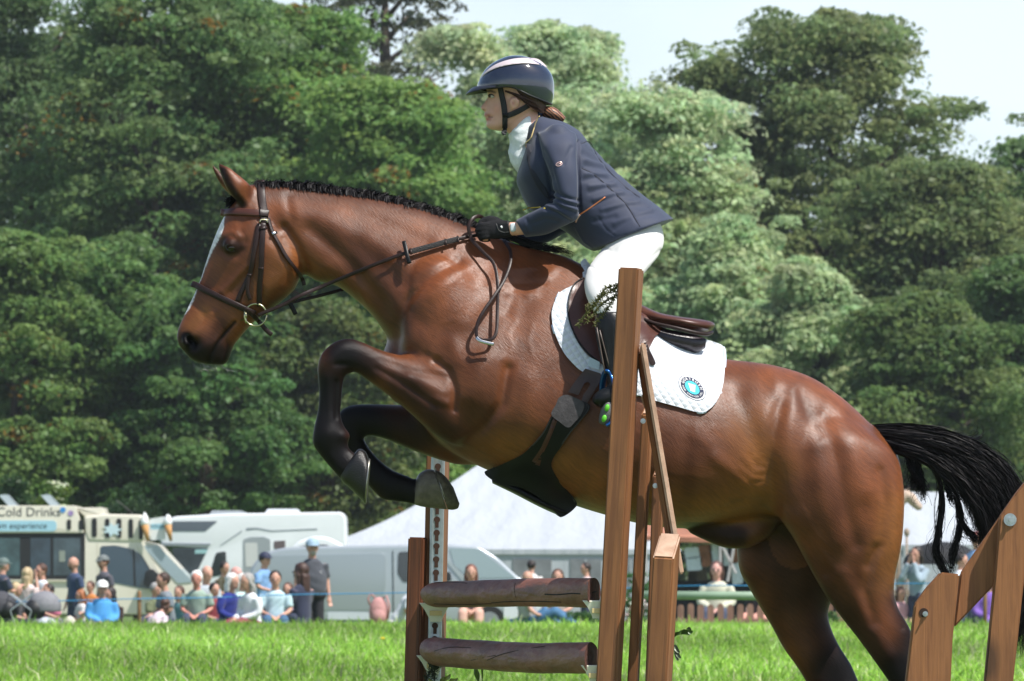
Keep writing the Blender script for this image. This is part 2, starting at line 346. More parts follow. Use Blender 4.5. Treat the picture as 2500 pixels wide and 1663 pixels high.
def tree(name, label, cat, cx, top, bot, half, s, col, nclump, per=70, size=.15, cr=.95, seed=1, shape=.62, lean=0, flat=.38, shell=.55, group=None, autumn=0., gap=0, lobes=9, depth=None, trunk_r=.32, skirt=.2):
    """cx,top,bot,half in photo pixels at scale s"""
    rs = RS(seed); x0, y0 = bx(cx, s), by(s); H = bz(top, s) + .2; hw = half / s; zb = bz(bot, s)
    hw *= 1.1; r = root(name, label, cat, (x0, y0, -.2), 0, group); H0 = bz(top, s) + .2; zb += .2; dep = (depth or hw * .8)
    # crown: clumps fill an uneven envelope round the trunk
    ph = rs.rand(8) * 6.28; fr = np.array((2, 3, 4, 5, 3, 6, 2, 7)); fz = rs.uniform(4, 15, 8)
    def env(a, f):
        b_ = sum(np.sin(fr[i] * a + fz[i] * f + ph[i]) / (1 + .35 * i) for i in range(8)) * .15
        w0 = np.sin(np.clip((1 - f) * 1.25 + skirt * .5, 0, 1) * math.pi * .5) ** shape * (1 - .25 * np.clip((.18 - f) / .18, 0, 1))
        return np.clip(w0 * (1 + b_), .05, 1.3) * hw
    f_ = rs.rand(nclump) ** .93; a_ = rs.rand(nclump) * 2 * math.pi; rr_ = env(a_, f_) * (1 + .16 * (rs.rand(nclump) < .12) * rs.rand(nclump)) * (shell * .7 + (1 - shell * .7) * rs.rand(nclump)) ** .6
    osc = np.sin(a_ * 3 + ph[0]) * .7 + np.sin(a_ * 7 + ph[1]) * .4; lay = np.round((f_ * (H0 - zb) + osc) / 1.5) * 1.5 - osc; zz = zb + (f_ * (H0 - zb)) * .72 + lay * .28 - .35 * (rr_ / hw) ** 2
    c = np.stack([np.cos(a_) * rr_ + lean * f_, np.sin(a_) * rr_ * dep / hw, zz], 1); c[:, 2] = np.minimum(c[:, 2], H0 - .1 - rs.rand(nclump) * .5)
    # ragged limbs of foliage standing out of the mass
    nl_ = 22; la = rs.rand(nl_) * 6.28; lf = rs.rand(nl_) ** .8 * .97; lr = env(la, lf) * (.92 + .26 * rs.rand(nl_)); ls = hw * (.10 + .13 * rs.rand(nl_)); kk = rs.randint(0, nl_, int(nclump * .42))
    lc = np.stack([np.cos(la) * lr, np.sin(la) * lr * dep / hw, zb + lf * (H0 - zb)], 1)[kk] + rs.randn(len(kk), 3) * ls[kk][:, None] * (1.0, 1.0, .5); lc[:, 2] -= .35 * np.hypot(lc[:, 0], lc[:, 1]) / hw - .25; c[rs.choice(len(c), len(kk), replace=False)] = lc; c[:, 2] = np.minimum(c[:, 2], H0 + .15)
    L = np.array([(math.cos(t_) * env(t_, g_) * .6 + lean * g_, math.sin(t_) * env(t_, g_) * .6 * dep / hw, zb + g_ * (H0 - zb), hw * .3, 1) for t_, g_ in zip(rs.rand(18) * 6.28, np.linspace(.05, .88, 18))])
    if gap:
        for _ in range(gap): gc = L[rs.randint(len(L)), :3] + rs.randn(3) * .4; gr = .45 + .5 * rs.rand(); c = c[np.hypot(c[:, 0] - gc[0], c[:, 2] - gc[2]) > gr]
    rad = cr * (.5 + 1.0 * rs.rand(len(c)) ** 1.5)
    V, F, C = leaves(c, rad, per, size, col, seed + 5, flat, hang=.35, autumn=autumn); faces_obj("crown", V, F, C, lm, r)
    g = G(); zt = zb + (H0 - zb) * .8
    g.tube([(0, 0, -.3), (.05, 0, zb * .6), (lean * .3, 0, zb + (zt - zb) * .4), (lean * .7, 0, zt)], [trunk_r * 1.25, trunk_r, trunk_r * .7, trunk_r * .2], 10)
    for i in range(0, len(L), 2):
        e = L[i]; z1 = max(zb * .5, e[2] - e[3] * 1.5); g.tube([(lean * .3, 0, z1), (e[0] * .5, e[1] * .5, (z1 + e[2]) / 2), (e[0], e[1], e[2])], [trunk_r * .45, trunk_r * .28, .05], 6)
        for _ in range(3):
            v = rs.randn(3) * e[3] * .3; g.tube([(e[0] * .7, e[1] * .7, (z1 + e[2] * 2) / 3), (e[0] + v[0], e[1] + v[1], e[2] + abs(v[2]))], [trunk_r * .18, .02], 5)
    g.build("trunk", bark, r, True); return r
DG, MG, BG, PG, OL, YG = (.078, .12, .046), (.06, .12, .028), (.060, .125, .018), (.35, .37, .23), (.15, .18, .075), (.085, .125, .020)
WT = "trees behind the field"
# far wood closing the gaps
for i, (cx, top, half, sd, c_) in enumerate(((60, 60, 330, 51, DG), (470, 100, 330, 52, DG), (900, 300, 300, 53, MG), (1330, 500, 260, 57, MG), (1700, 520, 260, 54, MG), (2080, 560, 260, 55, DG), (2440, 560, 260, 56, DG))):
    tree("woodland_tree", ["dark woodland tree at far left behind the ice cream van trees", "dark woodland tree behind the horse's ears", "dark woodland tree seen low behind the horse's neck", "dark woodland tree hidden low behind the rider", "dark woodland tree low behind the saddle", "dark woodland tree low behind the rump", "dark woodland tree low behind the tail at the right edge"][i],
         "tree", cx, top, 1440, half, 56, (.085, .125, .05), 1000, 55, .24, 1.5, seed=sd, shell=.3, group=WT, lobes=8, skirt=.35)
tree("broadleaf_tree", "tall dark green tree filling the top left corner", "tree", 60, -170, 1260, 360, 70, DG, 1300, 92, .14, 1.1, seed=61, shell=.5, gap=6)
tree("broadleaf_tree", "tall mid green tree left of the horse's ears", "tree", 380, -90, 1260, 330, 73, (.105, .155, .055), 1300, 92, .135, 1.05, seed=62, shell=.5, gap=5, autumn=.02)
tree("broadleaf_tree", "bright green tree above the horse's neck with a rounded top", "tree", 660, -10, 1270, 265, 72, (.125, .20, .055), 1400, 92, .135, 1.05, seed=63, shell=.5, gap=5, autumn=.01)
tree("broadleaf_tree", "bright green tree sloping down to the rider's chest", "tree", 965, 185, 1270, 265, 74, (.145, .22, .06), 1300, 92, .135, 1.0, seed=64, shell=.5, gap=6, autumn=.02)
tree("conifer_tree", "sparse dark pine with drooping sprays against the sky", "tree", 940, -230, 330, 150, 62, (.06, .065, .035), 240, 60, .13, .8, seed=65, shell=.3, gap=4)
tree("shrubby_tree", "low yellow green bushy tree in front of the dark tree at left", "tree", 40, 560, 1330, 190, 78, (.115, .17, .05), 600, 92, .125, .75, seed=66, autumn=.05, lobes=7, shape=.95)
tree("shrubby_tree", "low fresh green bushy tree left of the horse's face", "tree", 290, 560, 1330, 180, 77, (.10, .165, .05), 600, 92, .125, .75, seed=67, lobes=7, shape=.95)
tree("shrubby_tree", "bushy green tree under the horse's chin", "tree", 500, 700, 1330, 210, 78, (.075, .135, .04), 650, 92, .12, .75, seed=68, lobes=7, shape=.95)
tree("shrubby_tree", "brownish green bushy tree behind the raised foreleg", "tree", 800, 730, 1330, 190, 77, (.10, .125, .04), 560, 92, .12, .75, seed=69, autumn=.06, lobes=7, shape=.95)
tree("ash_tree", "pale green tree with a narrow top left of the helmet", "tree", 1130, 50, 1260, 115, 66, PG, 800, 92, .14, 1.0, seed=71, shell=.5, gap=4, shape=.5)
tree("ash_tree", "pale green tree rising behind the rider's helmet", "tree", 1385, 45, 1260, 205, 64, (.35, .39, .24), 1400, 92, .145, 1.05, seed=72, shell=.5, gap=8, shape=.55)
tree("ash_tree", "pale green tree behind the rider's back sloping down right", "tree", 1600, 215, 1260, 215, 71, (.33, .37, .22), 1250, 92, .14, 1.0, seed=73, gap=6, autumn=.015)
tree("ash_tree", "rounded pale green tree above the saddle cantle", "tree", 1780, 540, 1270, 200, 74, (.29, .345, .19), 1000, 92, .14, .8, seed=74, autumn=.01, lobes=7, shape=.95)
tree("ash_tree", "rounded pale green tree above the horse's croup", "tree", 1980, 640, 1270, 180, 76, (.28, .32, .175), 960, 92, .135, .8, seed=75, lobes=7, shape=.95)
tree("oak_tree", "huge dark olive oak with sky showing through its crown", "tree", 2030, 40, 1260, 325, 68, OL, 2100, 92, .135, .95, seed=76, shell=.3, gap=12, shape=.55, trunk_r=.5)
tree("oak_tree", "dark olive tree filling the right side below the oak", "tree", 2300, 380, 1260, 290, 70, (.125, .155, .06), 1500, 92, .135, 1.0, seed=77, gap=3)
tree("oak_tree", "olive green tree beside the tail at lower right", "tree", 2260, 700, 1290, 210, 78, (.10, .14, .045), 900, 92, .13, .8, seed=78, lobes=7, shape=.95)
tree("broadleaf_tree", "mid green tree at the right edge below the sky", "tree", 2530, 320, 1260, 160, 66, (.09, .15, .05), 650, 92, .14, 1.0, seed=79)
tree("broadleaf_tree", "green tree at the right edge above the tail", "tree", 2480, 640, 1290, 180, 76, (.08, .13, .04), 600, 92, .13, .8, seed=80, lobes=7, shape=.95)
for cx, tp, hf, c_, sd, lb in ((200,180,200,(.075,.12,.04),101,"mid height green tree between the corner tree and the horse's ears"),(540,120,210,(.11,.175,.05),102,"leafy green tree filling the gap above the horse's head"),(840,200,170,(.13,.20,.055),103,"leafy green tree behind the middle of the horse's neck"),
    (1250,260,170,(.26,.31,.17),104,"pale green tree directly behind the rider's shoulders"),(1500,420,220,(.25,.29,.15),105,"pale green tree behind the rider's lower back"),(1700,430,190,(.25,.28,.14),106,"pale green tree behind the saddle cantle"),(1900,760,170,(.19,.28,.125),107,"pale green tree just above the horse's loins"),
    (2160,360,220,(.13,.16,.065),108,"olive tree filling the middle of the right side"),(2430,500,200,(.10,.15,.05),109,"olive green tree filling the right edge"),(640,520,220,(.085,.14,.045),110,"green tree behind the horse's cheek"),(1080,520,200,(.13,.20,.07),111,"green tree behind the rider's hands")):
    tree("leafy_tree", lb, "tree", cx, tp, 1300, hf, 71 if c_[0] > .2 else 63, c_, 620, 80, .145, 1.05, seed=sd, shell=.4)
# flowering bushes behind the ice cream van
def bush(name, label, cx, top, half, s, col, seed, flowers=None, n=120):
    rs = RS(seed); r = root(name, label, "bush", (bx(cx, s), by(s), -.2)); H = bz(top, s) + .2; hw = half / s
    u = rs.randn(n, 3); u /= np.linalg.norm(u, axis=1, keepdims=True); c = u * (hw, hw * .7, H / 2) * (.5 + .5 * rs.rand(n, 1)) + (0, 0, H * .5)
    V, F, C = leaves(c, .32 * (.6 + .8 * rs.rand(n)), 60, .08, col, seed); faces_obj("foliage", V, F, C, lm, r)
    if flowers is not None:
        k_ = c[(c[:, 2] > H * .55) & (c[:, 1] < .2)][:26]; V, F, C = leaves(k_ + (0, -.2, .12), np.full(len(k_), .2), 26, .045, flowers, seed + 1, flat=.25, var=.15); faces_obj("blossom", V, F, C, lm, r)
    g = G(); g.tube([(0, 0, -.1), (.05, 0, H * .6)], [.07, .03], 6); g.build("stem", bark, r, True)
bush("elder_bush", "elder bush with creamy flower heads behind the ice cream van", 130, 1175, 75, 98, (.07, .11, .02), 91, (.75, .72, .5))
bush("green_bush", "dark green bush left of the elder behind the van", 20, 1160, 70, 96, (.03, .06, .02), 92)
bush("green_bush", "dark bush between the van roof and the motorhome", 330, 1190, 110, 90, (.025, .05, .018), 93)
bush("green_bush", "dark bush above the motorhome roof", 560, 1270, 130, 88, (.022, .045, .018), 94, n=160)
bush("green_bush", "dark bush left of the white marquee", 800, 1195, 90, 74, (.02, .042, .016), 95, n=150)

# ================================================================ VEHICLES, TENTS, CROWD
GL = -.20
def painted(n, c, r=.35, **k): return mat(n, c, r, coat=.4, var=.03, vscale=2, **k)
glass = mat("dark_glass", (.012, .018, .024), .06, spec=.8, coat=1.0); glassb = mat("blue_tinted_glass", (.02, .05, .08), .08, spec=.8, coat=.8); glassl = mat("sky_lit_windscreen", (.30, .38, .42), .12, spec=.8, coat=1.0)
tyre = mat("tyre", (.015, .015, .015), .8, bump=.3, bscale=40); rim = mat("wheel_rim", (.4, .4, .42), .35, metal=.8); trim = mat("black_trim", (.015, .016, .018), .55); lamp = mat("lamp_lens", (.6, .62, .62), .1, coat=1)
def PXF(poly, s, x0): return [(bx(a, s) - x0, bz(b, s) - GL) for a, b in poly]
def rpoly(poly, r, n=3):
    """round the corners of a polygon"""
    out = []; m = len(poly); P_ = [np.array(p, float) for p in poly]
    for i in range(m):
        a, b, c = P_[i - 1], P_[i], P_[(i + 1) % m]; u = (a - b); v = (c - b); lu, lv2 = np.linalg.norm(u), np.linalg.norm(v); k_ = min(r, lu * .45, lv2 * .45); p, q = b + u / lu * k_, b + v / lv2 * k_
        for t in np.linspace(0, 1, n + 1): out.append(tuple((1 - t) ** 2 * p + 2 * t * (1 - t) * b + t * t * q))
    return out
def slab(name, poly, y0, y1, m, par, r=.0, bev=.0, n=3):
    poly = rpoly(poly, r, n) if r else poly
    if not bev: g = G(); g.prism(poly, y0, y1); return g.build(name, m, par)
    bm = bmesh.new(); f = bm.faces.new([bm.verts.new((x, y0, z)) for x, z in poly]); q = bmesh.ops.extrude_face_region(bm, geom=[f])
    for v in q['geom']:
        if isinstance(v, bmesh.types.BMVert): v.co.y = y1
    bmesh.ops.recalc_face_normals(bm, faces=bm.faces)
    ed = [e for e in bm.edges if len({round(v.co.y, 4) for v in e.verts}) == 1]
    bmesh.ops.bevel(bm, geom=ed, offset=bev, segments=3, affect='EDGES', profile=.6); bm.verts.index_update(); g = G(); g.add([v.co[:] for v in bm.verts], [[v.index for v in f.verts] for f in bm.faces]); bm.free()
    o = g.build(name, m, par); return autosmooth(o, 40)
def wheel(x, y, r, par):
    g = G(); n = 22
    g.tube([(x, y, r), (x, y + .2, r)], r, n); w = g.build("wheel", tyre, par); g = G(); g.tube([(x, y - .012, r), (x, y + .02, r)], r * .62, 16); g.build("rim", rim, w)
def txt(name, s, x, z, size, y, m, par, slant=0):
    V, F = text_mesh(s, size); V = np.stack([V[:, 0] + V[:, 1] * slant + x, np.full(len(V), y), V[:, 1] + z], 1); V2 = V + (0, .004, 0); g = G(); g.add(V, F); return g.build(name, m, par)
def text_mesh(s, size, off=0.0):
    cu = bpy.data.curves.new("t", 'FONT'); cu.body = s; cu.size = size; cu.align_x = 'CENTER'; cu.align_y = 'CENTER'; cu.offset = off; cu.resolution_u = 3
    o = bpy.data.objects.new("t", cu); sc.collection.objects.link(o); dg = bpy.context.evaluated_depsgraph_get(); ev = o.evaluated_get(dg); me = ev.to_mesh()
    V = np.array([v.co[:] for v in me.vertices]); F = [tuple(p.vertices) for p in me.polygons]; ev.to_mesh_clear(); bpy.data.objects.remove(o); bpy.data.curves.remove(cu)
    return V, F
# ---- ice cream van
s = 108; x0 = bx(200, s); Y0 = by(s); van = root("ice_cream_van", "cream ice cream van with black drip stripes and two cones on its roof at left", "ice cream van", (x0, Y0, GL))
q = lambda poly: PXF(poly, s, x0)
cream = painted("cream_paint", (.70, .66, .55)); stripe_m = mat("black_drip_paint", (.015, .015, .018), .4); bluep = mat("light_blue_sign", (.35, .60, .72), .5); darkt = mat("dark_lettering", (.03, .035, .045), .6); creamd = painted("cream_trim", (.60, .55, .44))
slab("body", q([(-240,1300),(-240,1500),(540,1500),(552,1478),(548,1446),(536,1434),(475,1421),(392,1330),(352,1320),(222,1303)]), -1, 1, cream, van, .08, .04)
slab("roof_fascia", q([(-240,1236),(192,1236),(212,1302),(-240,1302)]), -1.06, 1.0, cream, van, .02, .015)
slab("roof_step", q([(190,1241),(256,1240),(263,1262),(215,1264)]), -.9, .9, cream, van, .02, .02)
slab("roof_pod", q([(212,1262),(262,1256),(352,1258),(362,1270),(366,1310),(352,1325),(222,1322),(214,1300)]), -1.02, 1.0, cream, van, .06, .05)
slab("serving_window", q([(-240,1303),(214,1303),(214,1415),(-240,1415)]), -1.012, -.9, trim, van)
for i, (a, b) in enumerate(((-120, -45), (-40, 56), (82, 130), (138, 203))): slab("window_pane", q([(a,1314),(b,1314),(b,1405),(a,1405)]), -1.02, -1.0, mat("van_pane_%d" % i, ((.05,.10,.11),(.05,.10,.11),(.03,.05,.07),(.05,.075,.09))[i], .1, spec=.7, var=.5, vscale=2.2), van)
slab("window_sticker", q([(152,1345),(166,1345),(166,1372),(152,1372)]), -1.03, -1.021, mat("faded_sticker", (.25, .28, .24), .6), van)
slab("sill", q([(-240,1415),(216,1415),(216,1420),(-240,1420)]), -1.05, -.98, creamd, van)
sw = slab("side_window", q([(251,1334),(288,1332),(322,1339),(348,1352),(375,1390),(398,1440),(360,1438),(289,1424),(251,1420)]), -1.012, -.9, glassb, van, .06)
slab("pillar", q([(330,1342),(334,1342),(338,1432),(333,1431)]), -1.018, -1.0, trim, sw)
slab("windscreen", q([(352,1334),(392,1332),(476,1421),(440,1424)]), -1.02, .9, glassl, van, .03)
slab("a_pillar", q([(340,1332),(356,1332),(408,1418),(400,1438)]), -1.03, -.97, cream, van, .02)
slab("door_mirror", q([(362,1396),(378,1388),(396,1404),(398,1440),(358,1430)]), -1.3, -1.05, trim, van, .05, .02)
slab("headlamp", q([(520,1446),(546,1450),(546,1466),(526,1466)]), -1.01, -.8, lamp, van, .03)
slab("door_seam", q([(243,1326),(245,1326),(245,1490),(243,1490)]), -1.004, -.99, creamd, van)
for a, b, t, u in ((171,181,1269,1294),(200,211,1270,1295),(231,243,1266,1312),(263,274,1267,1314),(291,303,1267,1314),(320,331,1268,1315),(345,355,1270,1318)): slab("drip_stripe", q([(a,t),(b,t),(b,u),(a,u)]), -1.075 if a < 215 else -1.035, -1.0, stripe_m, van, .045)
slab("blue_panel", q([(-240,1272),(146,1272),(146,1298),(-240,1298)]), -1.072, -1.06, bluep, van, .1)
txt("cold_drinks_lettering", "Cold Drinks", bx(78, s) - x0, bz(1252, s) - GL, .29, -1.066, darkt, van); txt("slogan_lettering", "ice cream experience", bx(34, s) - x0, bz(1285, s) - GL, .19, -1.076, darkt, van, .2)
for cx, cz, c_ in ((161, 1246, (.05,.25,.6)), (180, 1254, (.35,.25,.5))): g = G(); g.tube([(bx(cx,s)-x0, -1.062, bz(cz,s)-GL), (bx(cx,s)-x0, -1.072, bz(cz,s)-GL)], .065, 12); g.build("round_sticker", mat("sticker_%d" % cx, c_, .5, var=.4, vscale=20), van)
g = G(); cx, cz = bx(281,s)-x0, bz(1294,s)-GL; g.prism([(cx + (.17 if i % 2 == 0 else .09) * 1.4 * math.cos(a), cz + (.17 if i % 2 == 0 else .09) * math.sin(a)) for i, a in enumerate(np.linspace(0, 6.283, 14, endpoint=False))], -1.045, -1.036); g.build("splash_sticker", mat("pale_blue_splash", (.55, .70, .75), .5), van)
slab("front_sign", q([(372,1268),(408,1262),(410,1318),(374,1320)]), -1.08, -1.03, mat("white_sign", (.75,.78,.78), .5), van, .03); txt("front_sign_lettering", "McDonald", bx(391,s)-x0, bz(1286,s)-GL, .085, -1.084, darkt, van); slab("sign_band", q([(374,1280),(408,1279),(408,1293),(374,1294)]), -1.082, -1.08, bluep, van)
waf = mat("wafer", (.50, .26, .09), .6, bump=.5, bscale=30); ice = mat("white_whip", (.78, .80, .80), .4)
for cx, zt in ((360, 1252), (416, 1257)):
    X_ = bx(cx, s) - x0; z1 = bz(zt, s) - GL; zb_ = bz(1322, s) - GL; zm = bz(1282, s) - GL
    c_ = van; g = G(); g.tube([(X_ + .07, -1.15, zb_), (X_, -1.15, zm)], [.03, .088], 14); cn = g.build("display_cone", waf, c_, True); g = G()
    g.tube([(X_, -1.15, zm - .02), (X_, -1.15, zm + .04), (X_ - .01, -1.15, zm + .12), (X_ + .01, -1.15, zm + .18), (X_ - .01, -1.15, z1)], [.08, .10, .085, .06, .015], 14); g.build("whipped_ice", ice, cn, True)
for px_ in (20, 122): 
    g = G(); a = bx(px_ - 18, s) - x0; z_ = bz(1210, s) - GL; b = bx(px_ + 22, s) - x0; z2 = bz(1238, s) - GL; g.prism([(a, z_), (a + .16, z_ + .02), (b + .05, z2), (b - .14, z2)], -.6, .4); g.build("raised_skylight", mat("skylight_glass", (.45, .52, .56), .2, metal=.3), van)
g = G(); g.tube([(bx(331,s)-x0, -.5, bz(1258,s)-GL), (bx(288,s)-x0, -.5, bz(1222,s)-GL)], .008, 5); g.build("aerial", trim, van)
wheel(bx(455,s)-x0, -1.0, .36, van); wheel(bx(40,s)-x0, -1.0, .36, van)
# ---- motorhome
s = 97; x0 = bx(600, s); Y0 = by(s); mh = root("motorhome", "white motorhome with overcab window behind the ice cream van", "motorhome", (x0, Y0, GL)); q = lambda poly: PXF(poly, s, x0)
white = painted("white_gelcoat", (.74, .77, .79)); greyd = mat("grey_decal", (.22, .25, .28), .4)
slab("body", q([(400,1332),(392,1308),(404,1280),(428,1262),(560,1255),(836,1251),(846,1262),(850,1500),(520,1500),(440,1494),(430,1440),(468,1396),(505,1342)]), -1.1, 1.1, white, mh, .12, .06)
slab("overcab_window", q([(412,1274),(536,1273),(506,1298),(410,1298)]), -1.112, -1.0, mat("overcab_glass", (.09,.11,.14), .12, coat=1), mh, .03)
slab("windscreen", q([(424,1338),(514,1338),(488,1392),(452,1410),(440,1398)]), -1.115, 1.0, mat("windscreen_dark", (.05,.06,.075), .08, coat=1, var=.5, vscale=1.5), mh, .05); slab("sun_strip", q([(482,1342),(512,1342),(508,1352),(480,1352)]), -1.12, -1.11, mat("sun_strip", (.3,.5,.52), .4), mh)
slab("overcab_trim", q([(398,1326),(520,1328),(512,1334),(400,1333)]), -1.13, -1.05, greyd, mh)
slab("cab_window", q([(532,1350),(556,1346),(558,1402),(514,1410)]), -1.112, -1.0, glass, mh, .05)
slab("door", q([(598,1318),(615,1312),(648,1311),(664,1318),(664,1490),(598,1490)]), -1.112, -1.0, mat("door_grey", (.30,.33,.35), .4), mh, .04); slab("door_blind", q([(602,1326),(632,1326),(634,1384),(604,1384)]), -1.118, -1.11, mat("blind", (.55,.56,.55), .7, bump=.5, bscale=20, stretch=(3,1,.2)), mh, .03)
slab("side_window", q([(672,1322),(700,1320),(700,1340),(673,1341)]), -1.112, -1.0, mat("brown_glass", (.10,.07,.07), .15, coat=1), mh, .03)
slab("swoosh", q([(606,1290),(630,1289),(668,1296),(778,1291),(778,1294),(666,1299),(630,1293),(604,1296)]), -1.108, -1.09, greyd, mh); slab("swoosh", q([(545,1330),(596,1295),(594,1300),(540,1336)]), -1.108, -1.09, greyd, mh)
slab("roof_box", q([(648,1254),(655,1243),(728,1243),(735,1254)]), -.5, .4, white, mh, .03); slab("roof_box", q([(512,1258),(520,1247),(590,1247),(612,1256)]), -.5, .4, mat("grey_rooflight", (.35,.38,.4), .3), mh, .03); slab("roof_rail", q([(500,1257),(620,1256),(620,1259),(500,1260)]), -.9, -.85, greyd, mh)
g = G(); g.tube([(bx(667,s)-x0, -.3, bz(1256,s)-GL), (bx(668,s)-x0, -.3, bz(1196,s)-GL)], .006, 5); g.build("aerial", trim, mh); wheel(bx(500,s)-x0, -1.1, .36, mh); wheel(bx(780,s)-x0, -1.1, .36, mh)
# ---- white car and silver van
s = 108; x0 = bx(780, s); wc = root("parked_car", "white car roof showing above the silver van", "car", (x0, by(s), GL)); q = lambda poly: PXF(poly, s, x0)
slab("body", q([(690,1362),(705,1348),(730,1322),(765,1310),(800,1311),(830,1325),(858,1345),(900,1360),(905,1440),(900,1490),(680,1490),(678,1400)]), -.85, .85, white, wc, .1, .08)
slab("window", q([(712,1350),(728,1336),(758,1330),(760,1350)]), -.87, -.7, glass, wc, .04); slab("window", q([(765,1330),(800,1330),(830,1350),(765,1350)]), -.87, -.7, glass, wc, .04); wheel(bx(730,s)-x0, -.85, .32, wc); wheel(bx(860,s)-x0, -.85, .32, wc)
s = 120; x0 = bx(930, s); sv = root("panel_van", "silver panel van parked behind the standing man", "van", (x0, by(s), GL)); q = lambda poly: PXF(poly, s, x0); silver = painted("silver_paint", (.42, .46, .49), .3, metal=.35)
slab("body", q([(612,1500),(606,1440),(618,1385),(645,1350),(700,1337),(760,1334),(970,1331),(1095,1330),(1172,1335),(1215,1362),(1268,1412),(1310,1428),(1322,1470),(1316,1508),(1280,1518),(1000,1518),(640,1516)]), -.95, .95, silver, sv, .1, .07)
slab("side_panel", q([(655,1356),(944,1351),(944,1430),(930,1490),(660,1490)]), -.958, -.93, mat("silver_panel", (.36,.40,.43), .28, metal=.4, coat=.4), sv, .1, .006)
slab("sill", q([(803,1494),(1010,1496),(1010,1512),(803,1512)]), -.965, -.9, painted("pale_sill", (.55,.59,.62)), sv, .03)
slab("cab_window", q([(974,1348),(1066,1344),(1066,1410),(1010,1420),(986,1422),(972,1400)]), -.96, -.9, glass, sv, .06); slab("windscreen", q([(1098,1338),(1168,1340),(1258,1410),(1150,1412),(1110,1380)]), -.962, .85, glassl, sv, .05)
slab("a_pillar", q([(1086,1368),(1096,1366),(1140,1412),(1128,1416)]), -.97, -.93, silver, sv); slab("door_mirror", q([(1086,1398),(1100,1396),(1104,1418),(1088,1420)]), -1.15, -.98, trim, sv, .03, .01)
slab("door_seam", q([(960,1345),(962,1345),(964,1500),(962,1500)]), -.966, -.94, trim, sv); slab("headlamp", q([(1280,1440),(1318,1446),(1318,1466),(1284,1462)]), -.965, -.8, lamp, sv, .04); slab("bumper", q([(1230,1480),(1322,1476),(1316,1508),(1230,1512)]), -.97, .9, painted("white_bumper", (.66,.69,.71)), sv, .04)
wheel(bx(1195,s)-x0, -.96, .33, sv); wheel(bx(735,s)-x0, -.96, .33, sv)
# ---- marquees
canvas = mat("white_marquee_canvas", (.40, .43, .46), .8, bump=.55, bscale=.9, var=.04, vscale=1.2, stretch=(2.2, 1, .22), bdist=.16); clear = mat("marquee_window", (.18, .19, .20), .35, var=.3, vscale=2)
def marquee(name, label, s, x0p, x1p, eave, rx0, rx1, ridge, dep, wins, legs=()):
    xc = bx((x0p + x1p) / 2, s); r = root(name, label, "marquee", (xc, by(s), GL)); q = lambda a, b: (bx(a, s) - xc, bz(b, s) - GL)
    (xa, ze), (xb, _) = q(x0p, eave), q(x1p, eave); (ra, zr), (rb, _) = q(rx0, ridge), q(rx1, ridge); n = 26; m_ = 12; V = []; F = []
    for j in range(m_ + 1):
        t = j / m_; sag = -.22 * math.sin(t * math.pi) * (zr - ze) * .5
        for i in range(n + 1):
            u = i / n; xe = xa + (xb - xa) * u; xr = ra + (rb - ra) * u; V.append((xe + (xr - xe) * t, dep * t, ze + (zr - ze) * t + sag + .03 * math.sin(u * 40) * math.sin(t * 3.1)))
    F = [(j * (n + 1) + i, j * (n + 1) + i + 1, (j + 1) * (n + 1) + i + 1, (j + 1) * (n + 1) + i) for j in range(m_) for i in range(n)]
    V2 = [(x, 2 * dep - y, z) for x, y, z in V]; g = G(); g.add(V, F); g.add(V2, [f[::-1] for f in F])
    # hipped ends
    for a, rr, c in ((xa, ra, 0), (xb, rb, n)):
        k_ = g.n; W_ = [V[j * (n + 1) + c] for j in range(m_ + 1)]; g.add(W_ + [(x, 2 * dep - y, z) for x, y, z in W_], [(j, j + 1, m_ + 2 + j, m_ + 1 + j) for j in range(m_)])
    g.build("roof", canvas, r, True)
    g = G(); g.box(xa, xb, -.03, 0, ze - .12, ze + .02); g.build("valance", canvas, r)
    g = G(); g.box(xa + .02, xb - .02, .03, .06, 0, ze - .05); g.box(xa + .02, xa + .05, .06, 2 * dep, 0, ze); g.box(xb - .05, xb - .02, .06, 2 * dep, 0, ze); g.build("wall", canvas, r)
    for a, b in wins: slab("window", [(bx(a, s) - xc, ze - .25), (bx(b, s) - xc, ze - .25), (bx(b, s) - xc, .5), (bx(a, s) - xc, .5)], .0, .025, clear, r); slab("glazing_bar", [(bx((a + b) / 2, s) - xc - .02, ze - .25), (bx((a + b) / 2, s) - xc + .02, ze - .25), (bx((a + b) / 2, s) - xc + .02, .5), (bx((a + b) / 2, s) - xc - .02, .5)], -.012, -.002, canvas, r)
    g = G()
    for a in legs: g = G(); g.tube([(bx(a, s) - xc, -.06, 0), (bx(a, s) - xc, -.06, ze)], .035, 8); g.build("frame_pole", mat("tent_pole", (.55,.57,.58), .4, metal=.5), r)
    g = G()
    for a, b in (((xa, -.0, ze), (xa - 1.2, -1.2, .02)), ((xb, 0, ze), (xb + 1.2, -1.2, .02))): g.tube([a, b], .012, 5)
    return r
marquee("marquee", "large white marquee with draped roof behind the pole jump", 89, 752, 1640, 1343, 1175, 1500, 1118, 6.5, [(1252, 1346), (1392, 1468), (1500, 1580)])
marquee("marquee", "white marquee with seamed roof behind the horse's tail", 92, 2120, 2700, 1332, 2150, 2640, 1196, 4.5, [], (2208, 2400, 2560))

r = root("dandelion", "single yellow dandelion in the grass left of the jump", "flower", (bx(934, 210), by(210), float(gz(80)))); g = G(); g.tube([(0,0,0),(0,0,.10)], .003, 5); g.build("stem", mat("stem_green", (.1,.2,.04), .7), r); g = G(); g.ell((0,0,.11), (.028,.028,.014), 12); g.build("flower_head", mat("yellow_petals", (.75,.55,.02), .6), r, True)
